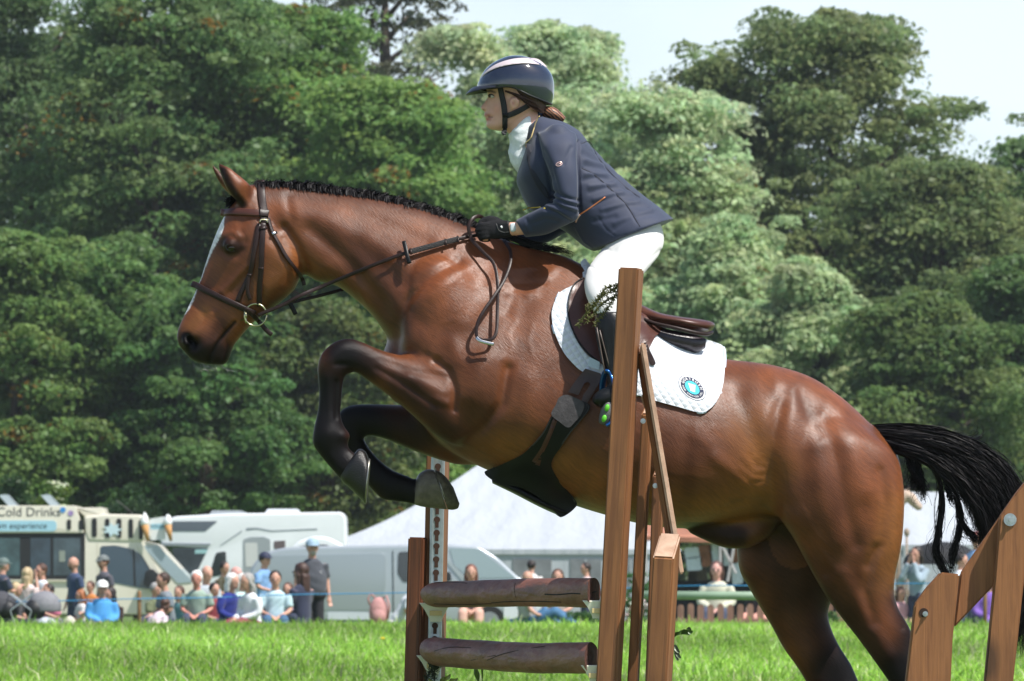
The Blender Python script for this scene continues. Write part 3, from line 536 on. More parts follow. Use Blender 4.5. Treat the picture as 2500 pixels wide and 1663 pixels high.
# ---- people
def person(label, px, top, s, pose='sit', face=0.0, hair=None, hairc=(.05,.025,.015), cap=None, shirt=(.3,.3,.3), sleeve='short', legc=(.05,.06,.10), skinc=(.55,.30,.22), arms='lap', beard=None, bald=False, lean=0.0, fat=1.0, seed=0, size=None, extra=None):
    """face: 0 looks at the camera, + turns to the photo's right"""
    ztop = bz(top, s) - GL; H = {'stand': 1.72, 'sit': 1.28, 'ground': .90}[pose]; k_ = size or min(1.12, max(.6, ztop / H)); r = root("person", label, "person", (bx(px, s), by(s), GL + (ztop - H * k_)), face)
    z0 = {'stand': .88, 'sit': .44, 'ground': .06}[pose]; rs = RS(seed + 100); T = []
    def sp(p, l=lean): return Vector((p[0], p[1] - l * max(0, p[2] - z0) * .8, p[2]))
    hip = Vector((0, 0, z0 + .06)); ch = sp((0, 0, z0 + .38)); nk = sp((0, 0, z0 + .56)); hd = sp((0, -.025, z0 + .695))
    tors = [((0, 0, z0), .13 * fat), ((0, 0, z0 + .12), .145 * fat), ((0, 0, z0 + .28), .14 * fat), ((0, 0, z0 + .42), .155), ((0, 0, z0 + .5), .13), ((0, 0, z0 + .55), .07)]
    def tor(gr=0.0, top_=6):
        pts = [sp(p) for p, _ in tors[:top_]]; rr = [a + gr for _, a in tors[:top_]]; V, F = tube(pts, rr, 16, flat=.68 * (1 if fat < 1.1 else 1.15), up=(0, 1, 0)); return np.array(V), F
    def limb(pts, rr, gr=0.0, n=10): return tube(catmull([tuple(p) for p in pts], 3), np.interp(np.linspace(0, 1, (len(pts) - 1) * 3 + 1), np.linspace(0, 1, len(rr)), rr) + gr, n)
    A = []; Lg = []; hands = []
    for sd in (-1, 1):
        sh = sp((sd * .185, 0, z0 + .47)); 
        if arms == 'side': el = sp((sd * .24, .03, z0 + .22)); ha = sp((sd * .255, -.04, z0 - .03))
        elif arms == 'face' : el = sp((sd * .2, -.2, z0 + .27)); ha = sp((sd * .05, -.17, z0 + .60))
        elif arms == 'phone': el = sp((sd * .21, -.1, z0 + .24)); ha = sp((sd * .07, -.32, z0 + .33))
        elif arms == 'hips': el = sp((sd * .34, .06, z0 + .26)); ha = sp((sd * .2, -.05, z0 + .1))
        else: el = sp((sd * .235, -.05, z0 + .24)); ha = sp((sd * .07, -.30, z0 + .14))
        A.append((sh, el, ha)); d_ = (ha - el).normalized(); hands.append((ha, d_, sd))
        if pose == 'stand': Lg.append([Vector((sd * .09, 0, z0 + .02)), Vector((sd * .10, -.01, .46)), Vector((sd * .105, .02, .08))]); 
        elif pose == 'sit': Lg.append([Vector((sd * .09, 0, z0 + .05)), Vector((sd * .13, -.42, z0 + .06)), Vector((sd * .12, -.40, .08))])
        else: Lg.append([Vector((sd * .10, 0, .12)), Vector((sd * .18, -.42, .38)), Vector((sd * .12, -.70, .06))])
    parts = [tor(-.015), limb([nk + Vector((0, 0, -.05)), nk, hd], [.068, .062, .058])]
    g = G(); g.ell(hd + Vector((0, 0, .035)), (.090, .108, .120), 18); g.ell(hd + Vector((0, -.03, -.035)), (.064, .068, .066), 14); g.ell(hd + Vector((0, -.106, .0)), (.015, .018, .024), 8)
    for sd in (-1, 1): g.ell(hd + Vector((sd * .086, .01, .01)), (.012, .02, .028), 8)
    parts.append((np.concatenate(g.V), g.F))
    for (sh, el, ha) in A: parts.append(limb([sh, el, ha], [.052, .045, .038, .032, .026]))
    for ha, d_, sd in hands:
        e_ = Vector((0, 0, 1)) if abs(d_.z) < .8 else Vector((0, 1, 0)); s_ = d_.cross(e_).normalized(); parts.append(tube([ha, ha + d_ * .05, ha + d_ * .085], [.03, .038, .034], 8, flat=.6, up=tuple(e_)))
        for f_ in range(4): o_ = s_ * ((f_ - 1.5) * .019); parts.append(tube([ha + d_ * .07 + o_, ha + d_ * (.12 + .01 * (f_ in (1, 2))) + o_ - e_ * .008, ha + d_ * (.15 + .01 * (f_ in (1, 2))) + o_ - e_ * .025], [.011, .0105, .009], 6))
        parts.append(tube([ha + d_ * .03 + s_ * -.02 * sd, ha + d_ * .07 - s_ * .05 * sd], [.014, .011], 6))
    for a in Lg: parts.append(limb(a, [.075, .06, .05, .04])); parts.append(tube([a[2] + Vector((0, .04, -.02)), a[2] + Vector((0, -.06, -.035)), a[2] + Vector((0, -.16, -.045))], [.04, .042, .03], 8, flat=.7))
    V, F = remesh(parts, .013, 2); V = V * k_; CC = np.tile(np.array(skinc) * (.92 + .16 * rs.rand()), (len(V), 1)); hk = hd * k_
    def pc(c, rad, col):
        w_ = np.exp(-(np.linalg.norm((V - np.array(c)) / np.array(rad), axis=1)) ** 4)[:, None]; nonlocal CC; CC = CC * (1 - w_) + np.array(col) * w_
    for sd in (-1, 1): pc(hk + Vector((sd * .034, -.096, .022)) * k_, (.018, .02, .010), (.06, .035, .03))
    pc(hk + Vector((0, -.09, -.045)) * k_, (.026, .03, .008), (.35, .10, .09)); 
    if beard: pc(hk + Vector((0, -.07, -.065)) * k_, (.06, .06, .045), beard)
    o = M("body", V, F, MSK, r, True); colattr(o, CC)
    # shirt
    cp = [tor(.016 if sleeve != 'jacket' else .03, 6)]
    for (sh, el, ha) in A:
        if sleeve == 'none': continue
        e2 = el if sleeve == 'short' else ha; cp.append(limb([sh, sh.lerp(el, .85)] if sleeve == 'short' else [sh, el, ha.lerp(el, .08)], [.066, .062] if sleeve == 'short' else [.066, .06, .05, .044], .006 if sleeve != 'jacket' else .014))
    V, F = remesh(cp, .018, 3); wv = sum(np.sin(V @ (rs.randn(3) * 22) + rs.rand() * 6) for _ in range(4)); V = V + vnormals(V, F) * (wv * .0022)[:, None]; V = V * k_
    M("shirt" if sleeve != 'jacket' else "jacket", V, F, mat("shirt_cloth", shirt, .85, var=.12, vscale=6, sheen=.2), r, True)
    V, F = remesh([limb(a, [.092, .082, .072, .066], .006) for a in Lg] + [tube([(0, 0, z0 - .04), (0, 0, z0 + .1)], [.15 * fat, .15 * fat], 16, flat=.72, up=(0, 1, 0))], .018, 3); M("trousers", V * k_, F, mat("trouser_cloth", legc, .85, var=.15, vscale=6), r, True)
    hc = mat("hair", hairc, .55, var=.5, vscale=18, bump=.6, bscale=40, stretch=(1, 1, .3))
    if hair or not bald:
        V, F = None, None; pl = []; g = G(); g.ell(hd + Vector((0, .018, .055)), (.102, .114, .112), 16); pl.append((np.concatenate(g.V), g.F))
        if hair in ('long', 'tail', 'bob'):
            L_ = {'long': .34, 'tail': .24, 'bob': .15}[hair]; wd = .085 if hair != 'tail' else .035; g = G()
            V_, F_ = tube([hd + Vector((0, .05, .06)), hd + Vector((0, .085, -.04)), hd + Vector((0, .09, -.04 - L_ * .6)), hd + Vector((.01, .08, -L_))], [.06, wd, wd * .95, wd * .5], 12, flat=.62, up=(0, 1, 0)); pl.append((np.array(V_), F_))
            if hair != 'tail':
                for sd in (-1, 1): pl.append(tube([hd + Vector((sd * .07, -.01, .07)), hd + Vector((sd * .086, .02, -.03)), hd + Vector((sd * .075, .03, -.05 - L_ * .6))], [.03, .034, .02], 8))
        if hair == 'bun': g = G(); g.ell(hd + Vector((0, .12, .08)), (.045, .045, .045), 10); pl.append((np.concatenate(g.V), g.F))
        V, F = remesh(pl, .012, 2); 
        # keep the face clear
        msk = (V[:, 1] < hd.y - .045) & (V[:, 2] < hd.z + .075); V[msk, 1] = np.maximum(V[msk, 1], hd.y - .045)
        V = V + vnormals(V, F) * (.004 * np.sin(V[:, 0] * 160) * np.sin(V[:, 2] * 60 + V[:, 1] * 90))[:, None]; M("hair", V * k_, F, hc, r, True)
    if cap is not None:
        cmn = mat("cap_cloth", cap, .7, var=.1, vscale=10); g = G(); n = 16; rows = []
        for i in range(6):
            a = i / 5 * math.pi * .48; rows += [(math.cos(b) * .108 * math.cos(a), math.sin(b) * .122 * math.cos(a), math.sin(a) * .105) for b in np.linspace(0, 6.283, n, endpoint=False)]
        c = hd + Vector((0, .008, .065)); g.add([(x + c.x, y + c.y, z + c.z) for x, y, z in rows], [(i * n + j, i * n + (j + 1) % n, (i + 1) * n + (j + 1) % n, (i + 1) * n + j) for i in range(5) for j in range(n)] + [tuple(5 * n + j for j in range(n))])
        V_ = np.concatenate(g.V) * k_; co = M("cap", V_, g.F, cmn, r, True); g = G(); cs = np.linspace(-1.1, 1.1, 9); V_ = [(math.sin(a) * .10, -math.cos(a) * .11, 0) for a in cs] + [(math.sin(a) * .095, -math.cos(a) * .11 - .075 * math.cos(a * .9), -.018) for a in cs]
        V_ = [((x + c.x) * k_, (y + c.y) * k_, (z + c.z + dz) * k_) for dz in (.006, 0) for x, y, z in V_]; F_ = [(i, i + 1, i + 10, i + 9) for i in range(8)] + [(18 + i + 9, 18 + i + 10, 18 + i + 1, 18 + i) for i in range(8)] + [(9 + i, 10 + i, 28 + i, 27 + i) for i in range(8)]
        g.add(V_, F_); g.build("visor", cmn, co, True)
    if extra == 'glasses':
        g = G()
        for sd in (-1, 1): g.tube([hk + Vector((sd * .034 + .024 * math.cos(a), -.102, .022 + .017 * math.sin(a))) * k_ for a in np.linspace(0, 6.283, 11)], .0035, 5)
        g.tube([hk + Vector((-.012, -.105, .024)) * k_, hk + Vector((.012, -.105, .024)) * k_], .003, 5); g.build("glasses", trim, r)
    if extra == 'shades':
        g = G(); g.box(-.062 * k_ + hk.x, .062 * k_ + hk.x, hk.y - .112 * k_, hk.y - .09 * k_, hk.z + .008 * k_, hk.z + .036 * k_, bev=.006); g.build("sunglasses", glass, r)
    return r
MSK = mat("crowd_skin", (1, 1, 1), .55, attr=True, sss=.05)
grey_h, wht_h, dk_h, br_h, bl_h = (.30,.29,.28), (.75,.74,.72), (.022,.014,.012), (.075,.032,.018), (.50,.38,.22)
PP = person
PP("man in grey green cap and navy body warmer at the left edge", 6, 1364, 148, 'stand', 2.0, None, grey_h, (.10,.14,.13), (.03,.04,.07), 'short', arms='phone', seed=1)
PP("blonde woman in pale pink top standing at the van window", 66, 1387, 146, 'stand', 2.6, 'long', bl_h, None, (.62,.50,.48), 'short', arms='side', seed=2, size=.9)
PP("brown haired woman in white top with sunglasses and hands at her mouth", 103, 1378, 142, 'stand', -.9, 'tail', br_h, None, (.66,.72,.80), 'none', arms='face', seed=3, size=.92, extra='shades')
PP("dark haired girl in bright pink shirt sitting beside the pushchair", 133, 1428, 152, 'sit', -.7, 'tail', dk_h, None, (.72,.18,.32), 'short', arms='phone', seed=4, lean=.25, size=.86)
PP("bald bearded man in navy t-shirt standing in front of the cream van", 182, 1361, 140, 'stand', -1.0, None, dk_h, None, (.035,.06,.13), 'short', bald=True, beard=(.05,.03,.025), arms='side', seed=5, fat=1.05)
PP("man in grey cap and charcoal t-shirt standing by the cab window", 254, 1357, 138, 'stand', -1.0, None, br_h, (.14,.16,.16), (.07,.07,.09), 'short', beard=(.10,.045,.03), arms='side', seed=6, fat=1.05, extra='shades')
PP("ginger haired child sitting behind the blue jacket", 199, 1441, 146, 'sit', -1.2, 'bob', (.35,.13,.05), None, (.60,.60,.60), 'short', seed=7, size=.75)
PP("woman in white head cover and bright blue jacket sitting on the grass edge", 248, 1419, 156, 'sit', .2, None, wht_h, (.78,.78,.76), (.07,.32,.68), 'jacket', arms='lap', seed=8, fat=1.35, lean=.12, size=.92)
PP("dark haired woman in dark brown top looking down", 290, 1435, 155, 'sit', -.8, 'long', dk_h, None, (.035,.018,.016), 'long', arms='phone', seed=9, lean=.35, size=.84)
PP("small child in pink and white shirt bending beside the stake", 362, 1463, 158, 'sit', 2.4, 'bob', br_h, None, (.74,.60,.66), 'short', seed=10, lean=.9, size=.72)
PP("brown haired man in grey t-shirt sitting with his back half turned", 412, 1400, 152, 'sit', -1.1, None, (.045,.022,.015), None, (.17,.20,.23), 'short', arms='lap', seed=11, beard=(.12,.05,.03), lean=.15, fat=1.05, size=.98)
PP("elderly white haired man in sage green polo shirt leaning forward", 482, 1395, 154, 'sit', -.1, None, wht_h, None, (.26,.35,.29), 'short', arms='lap', seed=12, skinc=(.60,.26,.20), lean=.15, fat=1.1, size=.98)
PP("person with pink face partly hidden behind the white haired man", 503, 1383, 136, 'sit', .6, None, (.4,.3,.28), None, (.40,.44,.48), 'short', bald=True, seed=13)
PP("man in black and yellow top behind the blue cardigan", 546, 1372, 132, 'stand', .9, None, dk_h, None, (.05,.045,.02), 'short', seed=14, size=.9)
PP("bald man with pink scalp between the seated couple", 573, 1385, 138, 'sit', 1.0, None, grey_h, None, (.3,.32,.34), 'short', bald=True, skinc=(.62,.32,.28), seed=15)
PP("white haired woman in royal blue cardigan", 553, 1401, 156, 'sit', .9, 'bob', wht_h, None, (.008,.02,.20), 'long', arms='lap', seed=16, lean=.18, fat=1.05)
PP("white haired woman in mint top behind the white cardigan", 590, 1402, 146, 'sit', .8, 'bob', (.66,.64,.6), None, (.45,.62,.60), 'short', seed=17)
PP("grey haired woman in white cardigan with a blue visor", 620, 1401, 157, 'sit', -.9, 'bob', grey_h, None, (.72,.74,.78), 'long', arms='lap', seed=18, lean=.2, fat=1.05, legc=(.25,.04,.07))
PP("young man in navy cap and light blue t-shirt behind the seated row", 645, 1350, 142, 'stand', .9, None, dk_h, (.02,.025,.06), (.18,.34,.58), 'short', seed=19, size=.95)
PP("smiling dark haired man in pale cyan t-shirt and jeans", 672, 1395, 156, 'sit', .05, None, dk_h, None, (.46,.62,.68), 'short', arms='lap', seed=20, legc=(.05,.12,.22), size=1.0)
PP("woman with long brown hair in navy tracksuit jacket", 738, 1376, 152, 'sit', -2.2, 'long', (.05,.022,.015), None, (.02,.025,.06), 'long', arms='phone', seed=21, extra='shades')
tm = PP("big bearded man in pale blue cap and charcoal t-shirt standing", 762, 1317, 150, 'stand', .25, None, grey_h, (.28,.40,.50), (.055,.06,.075), 'short', beard=(.42,.40,.40), arms='side', seed=22, fat=1.5, legc=(.02,.02,.025))
g = G(); g.tube([(.055 * math.cos(a) * .6 + .09, -.15, 1.30 + .03 * math.sin(a)) for a in np.linspace(0, 6.3, 9)], .006, 5); g.build("chest_badge", mat("white_badge", (.6,.6,.62), .6), tm)
PP("woman in white trousers bending over behind the pink backpack", 960, 1408, 150, 'stand', 1.5, None, (.5,.5,.5), (.7,.72,.74), (.6,.63,.66), 'short', arms='phone', seed=23, lean=.75, legc=(.68,.64,.62), size=.95)
PP("red haired girl sitting with bare legs behind the top pole", 1150, 1380, 150, 'sit', .0, 'long', (.14,.05,.03), None, (.05,.03,.035), 'short', seed=24, legc=(.60,.36,.28), size=1.02)
PP("dark haired person in white t-shirt with back turned by the marquee", 1297, 1369, 118, 'stand', 2.9, None, dk_h, None, (.64,.62,.60), 'short', seed=25, size=.92)
PP("brown haired child peeping over the top pole", 1362, 1391, 140, 'sit', -.1, 'bob', br_h, None, (.4,.35,.3), 'short', seed=26)
PP("woman with dark hair tied back in profile by the tall post", 1432, 1375, 132, 'stand', -1.2, 'tail', dk_h, None, (.62,.48,.48), 'short', seed=27, size=.85)
PP("person in cream jacket and pink scarf with glasses behind the green rail", 1750, 1372, 145, 'sit', -.15, 'bob', (.085,.04,.03), None, (.55,.54,.42), 'jacket', seed=28, size=1.12, extra='glasses', skinc=(.62,.33,.28))
PP("person in dark top leaning in beside the horse's hind leg", 1860, 1395, 144, 'sit', -.6, None, dk_h, None, (.015,.015,.02), 'short', seed=29, legc=(.6,.3,.24))
PP("dark haired child in grey blue sweatshirt with hands at face", 2240, 1336, 150, 'stand', -.7, 'bob', (.02,.012,.01), None, (.28,.36,.42), 'long', arms='face', seed=30, size=.98)
PP("small brown haired child low beside the wooden frame", 2198, 1434, 150, 'sit', .5, 'bob', br_h, None, (.55,.30,.32), 'short', seed=31, size=.8)
PP("person in white top seen between the tail hairs", 2345, 1352, 146, 'stand', 1.2, None, dk_h, None, (.60,.66,.72), 'short', seed=32, size=.95)
PP("person in pale blue top behind the lower right wing", 2385, 1300, 140, 'stand', -.4, None, (.5,.1,.1), None, (.25,.40,.65), 'short', seed=33, size=1.05)
PP("person in purple trousers behind the lower right wing", 2412, 1400, 156, 'sit', .3, 'long', br_h, None, (.16,.08,.35), 'long', seed=34, legc=(.18,.09,.38), fat=1.2)
PP("woman in teal top sitting low between the grey t-shirt man and the green polo man", 446, 1432, 150, 'sit', -.5, 'bob', br_h, None, (.08,.22,.24), 'short', seed=41, size=.84, lean=.2)
PP("man in dark red top sitting half hidden by the royal blue cardigan", 522, 1424, 148, 'sit', .6, None, dk_h, None, (.22,.03,.04), 'short', seed=42, size=.86)
PP("woman in lilac top sitting low right of the pale cyan t-shirt man", 704, 1424, 148, 'sit', -.3, 'long', br_h, None, (.38,.30,.50), 'short', seed=43, size=.86)
PP("child in orange top standing between the bald man and the grey capped man", 222, 1420, 146, 'stand', -.6, None, br_h, None, (.55,.20,.05), 'short', seed=44, size=.72)
PP("man in olive top sitting right of the wooden stake", 378, 1424, 148, 'sit', .9, None, grey_h, None, (.12,.14,.07), 'short', seed=45, size=.86, fat=1.15)
PP("blonde woman in black top sitting left of the pushchair", 38, 1424, 148, 'sit', 1.2, 'long', bl_h, None, (.02,.02,.025), 'short', seed=46, size=.86)
# reclining legs in jeans
def simple(name, label, cat, px, py, s, group=None): return root(name, label, cat, (bx(px, s), by(s), bz(py, s)), 0, group)
s = 160
r = root("person", "person in blue jeans reclining on the grass under the top pole", "person", (bx(1330, s), by(s), .06)); k_ = 1 / s
def pq(a, b, y=0): return Vector((bx(a, s) - r.location.x, y, bz(b, s) - .06))
V, F = remesh([tube([pq(1290,1500,.1), pq(1283,1470,.1), pq(1284,1445,.1)], [.12,.13,.09], 12), tube([pq(1284,1440,.1), pq(1286,1425,.1)], [.05,.05], 8), (lambda g: (g.ell(pq(1288,1412,.1), (.09,.1,.115), 14), (g.V[0], g.F))[1])(G()),
               tube([pq(1284,1455,0), pq(1296,1490,-.1), pq(1310,1500,-.15)], [.045,.04,.03], 8), tube([pq(1310,1500,-.15), pq(1322,1502,-.15)], [.035,.02], 8), tube([pq(1300,1520,0), pq(1355,1494,-.1), pq(1410,1525,-.1)], [.07,.06,.04], 10), tube([pq(1300,1525,.1), pq(1330,1490,.1), pq(1360,1525,.1)], [.07,.06,.04], 10)], .014, 2)
o = M("body", V, F, MSK, r, True); colattr(o, np.tile((.5,.28,.2), (len(V), 1)))
V, F = remesh([tube([pq(1296,1522,0), pq(1356,1494,-.1), pq(1412,1528,-.1)], [.10,.095,.07], 12), tube([pq(1296,1526,.1), pq(1330,1492,.1), pq(1364,1528,.1)], [.10,.09,.07], 12), tube([pq(1240,1524,.15), pq(1310,1512,.1)], [.07,.1], 10)], .018, 3); M("jeans", V, F, mat("denim", (.05,.14,.26), .8, var=.3, vscale=14), r, True)
V, F = remesh([tube([pq(1291,1508,.1), pq(1283,1470,.1), pq(1284,1448,.1)], [.14,.15,.11], 12), tube([pq(1284,1456,0), pq(1292,1482,-.06)], [.06,.055], 8)], .018, 3); M("shirt", V, F, mat("grey_top", (.35,.35,.36), .8), r, True)
# pushchairs
fabric = mat("grey_pushchair_fabric", (.20,.20,.22), .8, var=.15, vscale=8); alu = mat("aluminium", (.6,.62,.65), .3, metal=.9)
def pushchair(label, px, s, c_, flip=1):
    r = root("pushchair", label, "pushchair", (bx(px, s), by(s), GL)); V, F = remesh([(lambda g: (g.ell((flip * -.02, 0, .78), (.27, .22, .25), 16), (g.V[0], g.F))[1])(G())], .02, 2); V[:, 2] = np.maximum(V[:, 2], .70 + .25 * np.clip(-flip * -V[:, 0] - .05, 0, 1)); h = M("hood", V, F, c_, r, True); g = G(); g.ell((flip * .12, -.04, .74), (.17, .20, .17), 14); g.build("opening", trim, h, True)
    g = G(); g.box(-.28, .3, -.18, .18, .46, .60, bev=.04); g.build("seat", c_, r); g = G(); g.tube([(flip * .16, -.22, .72), (flip * .34, -.22, .18)], .012, 6); g.tube([(flip * .16, .22, .72), (flip * .34, .22, .18)], .012, 6); g.tube([(flip * -.1, -.22, .6), (flip * -.3, -.22, .15)], .012, 6); g.tube([(flip * -.1, .22, .6), (flip * -.3, .22, .15)], .012, 6); g.tube([(flip * .16, -.22, .72), (flip * .5, -.2, .98), (flip * .5, .2, .98), (flip * .16, .22, .72)], .012, 6); g.build("frame", alu, r)
    for x_, y_ in ((.34, -.22), (.34, .22), (-.3, -.22), (-.3, .22)): g = G(); g.tube([(flip * x_, y_ - .015, .12), (flip * x_, y_ + .015, .12)], .12, 14); g.build("wheel", tyre, r)
pushchair("grey pushchair with raised hood at lower left", 105, 158, fabric, -1); pushchair("dark pushchair hood at the very left edge", 2, 158, mat("dark_pushchair_fabric", (.05,.05,.06), .8), 1)
r = root("blanket", "pale grey blanket bundle beside the pushchair", "blanket", (bx(130, 165), by(165), .05)); V, F = remesh([(lambda g: (g.ell((0,0,.2), (.32,.2,.13), 14), g.ell((-.1,0,.3), (.14,.14,.1), 12), (np.concatenate(g.V), g.F))[2])(G())], .02, 3); M("cloth", V, F, mat("pale_blanket", (.5,.54,.58), .9, bump=.8, bscale=12, bdist=.04), r, True)
r = root("bag", "cream bag beside the blue jacket", "bag", (bx(170, 165), by(165), .05)); V, F = remesh([(lambda g: (g.ell((0,0,.2), (.12,.12,.22), 14), (np.concatenate(g.V), g.F))[1])(G())], .02, 3); M("bag_body", V, F, mat("cream_bag", (.6,.55,.48), .8, bump=.5, bscale=10, bdist=.03), r, True)
# backpack, cushion
r = root("backpack", "dusty pink backpack standing on the grass", "backpack", (bx(925, 156), by(156), .24)); pk_ = mat("pink_canvas", (.52,.26,.25), .8, var=.12, vscale=10, bump=.4, bscale=30)
V, F = remesh([(lambda g: (g.ell((0,0,.24), (.16,.11,.25), 14), g.ell((0,-.07,.18), (.11,.07,.12), 12), (np.concatenate(g.V), g.F))[2])(G())], .015, 3); b_ = M("sack", V, F, pk_, r, True); g = G(); g.tube([(-.05,.0,.46),(-.12,-.02,.54),(-.17,-.02,.46),(-.14,-.03,.36)], .016, 6); g.tube([(.05,0,.46),(.12,-.06,.5),(.17,-.08,.34),(.14,-.06,.14)], .016, 6); g.build("strap", pk_, r, True)
r = root("cushion", "dark red patterned cushion under the tracksuit woman", "cushion", (bx(748, 160), by(160), .22)); g = G(); g.ell((0,0,.0), (.36,.25,.10), 18); g.build("cover", mat("red_cushion", (.32,.05,.08), .8, var=.3, vscale=20), r, True)
# rope and stakes
stakem = wood("stake_wood", (.30,.17,.07), (.18,.09,.04)); s = 158
for i, (a, t, lb) in enumerate(((340, 1443, "round wooden stake beside the grey t-shirt man holding the blue rope"), (1270, 1440, "wooden stake behind the top pole holding the blue rope"), (2405, 1430, "wooden stake behind the lower right wing"))):
    r = root("stake", lb, "stake", (bx(a, s), by(s), GL), 0, "wooden stakes of the rope line"); g = G(); H = bz(t, s) - GL; g.tube([(0,0,-.1),(0,0,H-.02),(0,0,H)], [.032,.032,.026], 10); g.build("pole", stakem, r, True)
rp_ = catmull([(-120,1469,158),(60,1469,158),(340,1462,158),(520,1459,157),(714,1452,157),(960,1448,157),(1270,1441,158),(1500,1437,156),(1700,1430,157),(1950,1430,157),(2200,1425,157),(2405,1424,158),(2640,1421,158)], 6)
g = G(); g.tube([(bx(a, c), by(c) - .05, bz(b, c)) for a, b, c in rp_], .008, 6); o = g.build("rope", mat("blue_rope", (.03,.25,.50), .6), None, True); tag(o, "thin blue rope stretched along the crowd", "rope")
# picket fence, green rail, stall
s = 150; x0 = bx(1600, s); r = root("picket_fence", "low brown picket fence behind the green rail", "fence", (x0, by(s) - .3, GL)); pkm = wood("picket_wood", (.30,.17,.12), (.20,.10,.07), (12, 12, 1)); 
for i in range(24):
    x_ = (i * 24.2) / s - .4; g = G(); w_ = .052; z1 = .80 + .01 * math.sin(i * 2.3); g.prism([(x_ - w_, .1), (x_ + w_, .1), (x_ + w_, z1 - .05), (x_ + w_ * .7, z1 - .012), (x_, z1), (x_ - w_ * .7, z1 - .012), (x_ - w_, z1 - .05)], -.012, .012); g.build("picket", pkm, r)
for z_ in (.52, .32): g = G(); g.box(-.5, 3.6, -.045, -.014, z_ - .03, z_ + .04, bev=.004); g.build("rail", pkm, r)
s = 178; yy = by(s); gd = float(gz(FPX / s)); r = root("pole_jump", "pale green pole resting on two stands in the middle distance", "jump", (bx(1800, s), yy, gd)); g = G(); zc = bz(1453, s) - gd; g.tube([(bx(1545, s) - r.location.x, 0, zc), (bx(2090, s) - r.location.x, 0, zc - .02)], .058, 14); g.build("pole", mat("green_pole_paint", (.26,.36,.25), .5, var=.15, vscale=3), r, True)
for a in (1560, 2075): g = G(); x_ = bx(a, s) - r.location.x; g.box(x_ - .04, x_ + .04, .07, .15, 0, zc + .25, bev=.006); g.box(x_ - .3, x_ + .3, .05, .17, 0, .07, bev=.006); g.build("stand", pkm, r)
s = 112; x0 = bx(1740, s); r = root("market_stall", "open stall with brown striped awning and hanging white cloths", "market stall", (x0, by(s), GL)); q = lambda a, b: (bx(a, s) - x0, bz(b, s) - GL)
pole_m = mat("grey_stall_pole", (.42,.40,.40), .5); awn = mat("brown_awning", (.33,.14,.085), .8, var=.5, vscale=3, stretch=(.4, 1, 3))
g = G(); (xa, za), (xb, zb) = q(1560, 1262), q(1980, 1320); g.add([(xa, -.3, zb + .1), (xb, -.3, zb), (xb, 2.2, za + .5), (xa, 2.2, za + .5), (xa, -.3, zb - .0), (xb, -.3, zb - .12), ], [(0, 1, 2, 3), (4, 5, 1, 0)]); g.build("awning", awn, r)
for a, b, c, d in ((1757,1300,1757,1500),(1575,1300,1575,1500),(1960,1300,1960,1500),(1795,1310,1775,1420),(1760,1330,1795,1400)): g = G(); x1, z1 = q(a, b); x2, z2 = q(c, d); g.tube([(x1, -.25, z1), (x2, -.25, z2)], .035, 6); g.build("frame_pole", pole_m, r)
whc = mat("white_hanging_cloth", (.58,.64,.68), .85, bump=.8, bscale=8, bdist=.05); brc = mat("brown_hanging_cloth", (.24,.10,.05), .85, bump=.8, bscale=8, bdist=.05, var=.4, vscale=5)
for a, b, c, d, m_ in ((1670,1338,1706,1362,whc),(1674,1362,1712,1392,whc),(1732,1330,1752,1372,whc),(1764,1320,1786,1380,whc),(1785,1375,1812,1425,whc),(1704,1332,1736,1350,brc),(1708,1352,1738,1382,brc),(1776,1335,1800,1375,brc)):
    x1, z1 = q(a, b); x2, z2 = q(c, d); g = G(); g.prism(rpoly([(x1, z1), (x2, z1 + .03), (x2 + .02, z2), (x1 + .03, z2 - .02)], .05), .0, .06); g.build("cloth", m_, r)
g = G(); x1, z1 = q(1600, 1418); x2, z2 = q(1950, 1500); g.box(x1, x2, .5, .55, 0, z1); g.build("stall_shade", mat("stall_shade_black", (.01,.011,.014), .9), r)  # black sheet added for the shade inside the stall
# flower stand between the posts
r = root("flower_arrangement", "green foliage column with pink and white flowers between the wing posts", "flowers", (bx(1565, 165), by(165), .0)); rs = RS(44); c = np.stack([rs.randn(60) * .14, rs.randn(60) * .12, .1 + rs.rand(60) * 1.0], 1)
V, F, C = leaves(c, np.full(60, .13), 40, .03, (.045,.11,.03), 45); faces_obj("foliage", V, F, C, lm, r); pass
for i in range(14): V, F, C = leaves(c[i:i + 1] * (1, 0, 1) + (0, -.22, 0), np.full(1, .05), 34, .02, (.65,.45,.48) if i % 2 else (.7,.7,.66), 46 + i); faces_obj("flower", V, F, C, lm, r)
for px_, w_, lb in ((1440, .3, "green foliage bunch under the right end of the poles"), (2020, .25, "dark green plant behind the hind legs")):
    r = root("foliage_bunch", lb, "plant", (bx(px_, 165), by(165), .05)); c = np.stack([rs.randn(30) * w_ * .4, rs.randn(30) * .12, .1 + rs.rand(30) * .35], 1); V, F, C = leaves(c, np.full(30, .12), 40, .035, (.04,.09,.025), 47); faces_obj("foliage", V, F, C, lm, r)
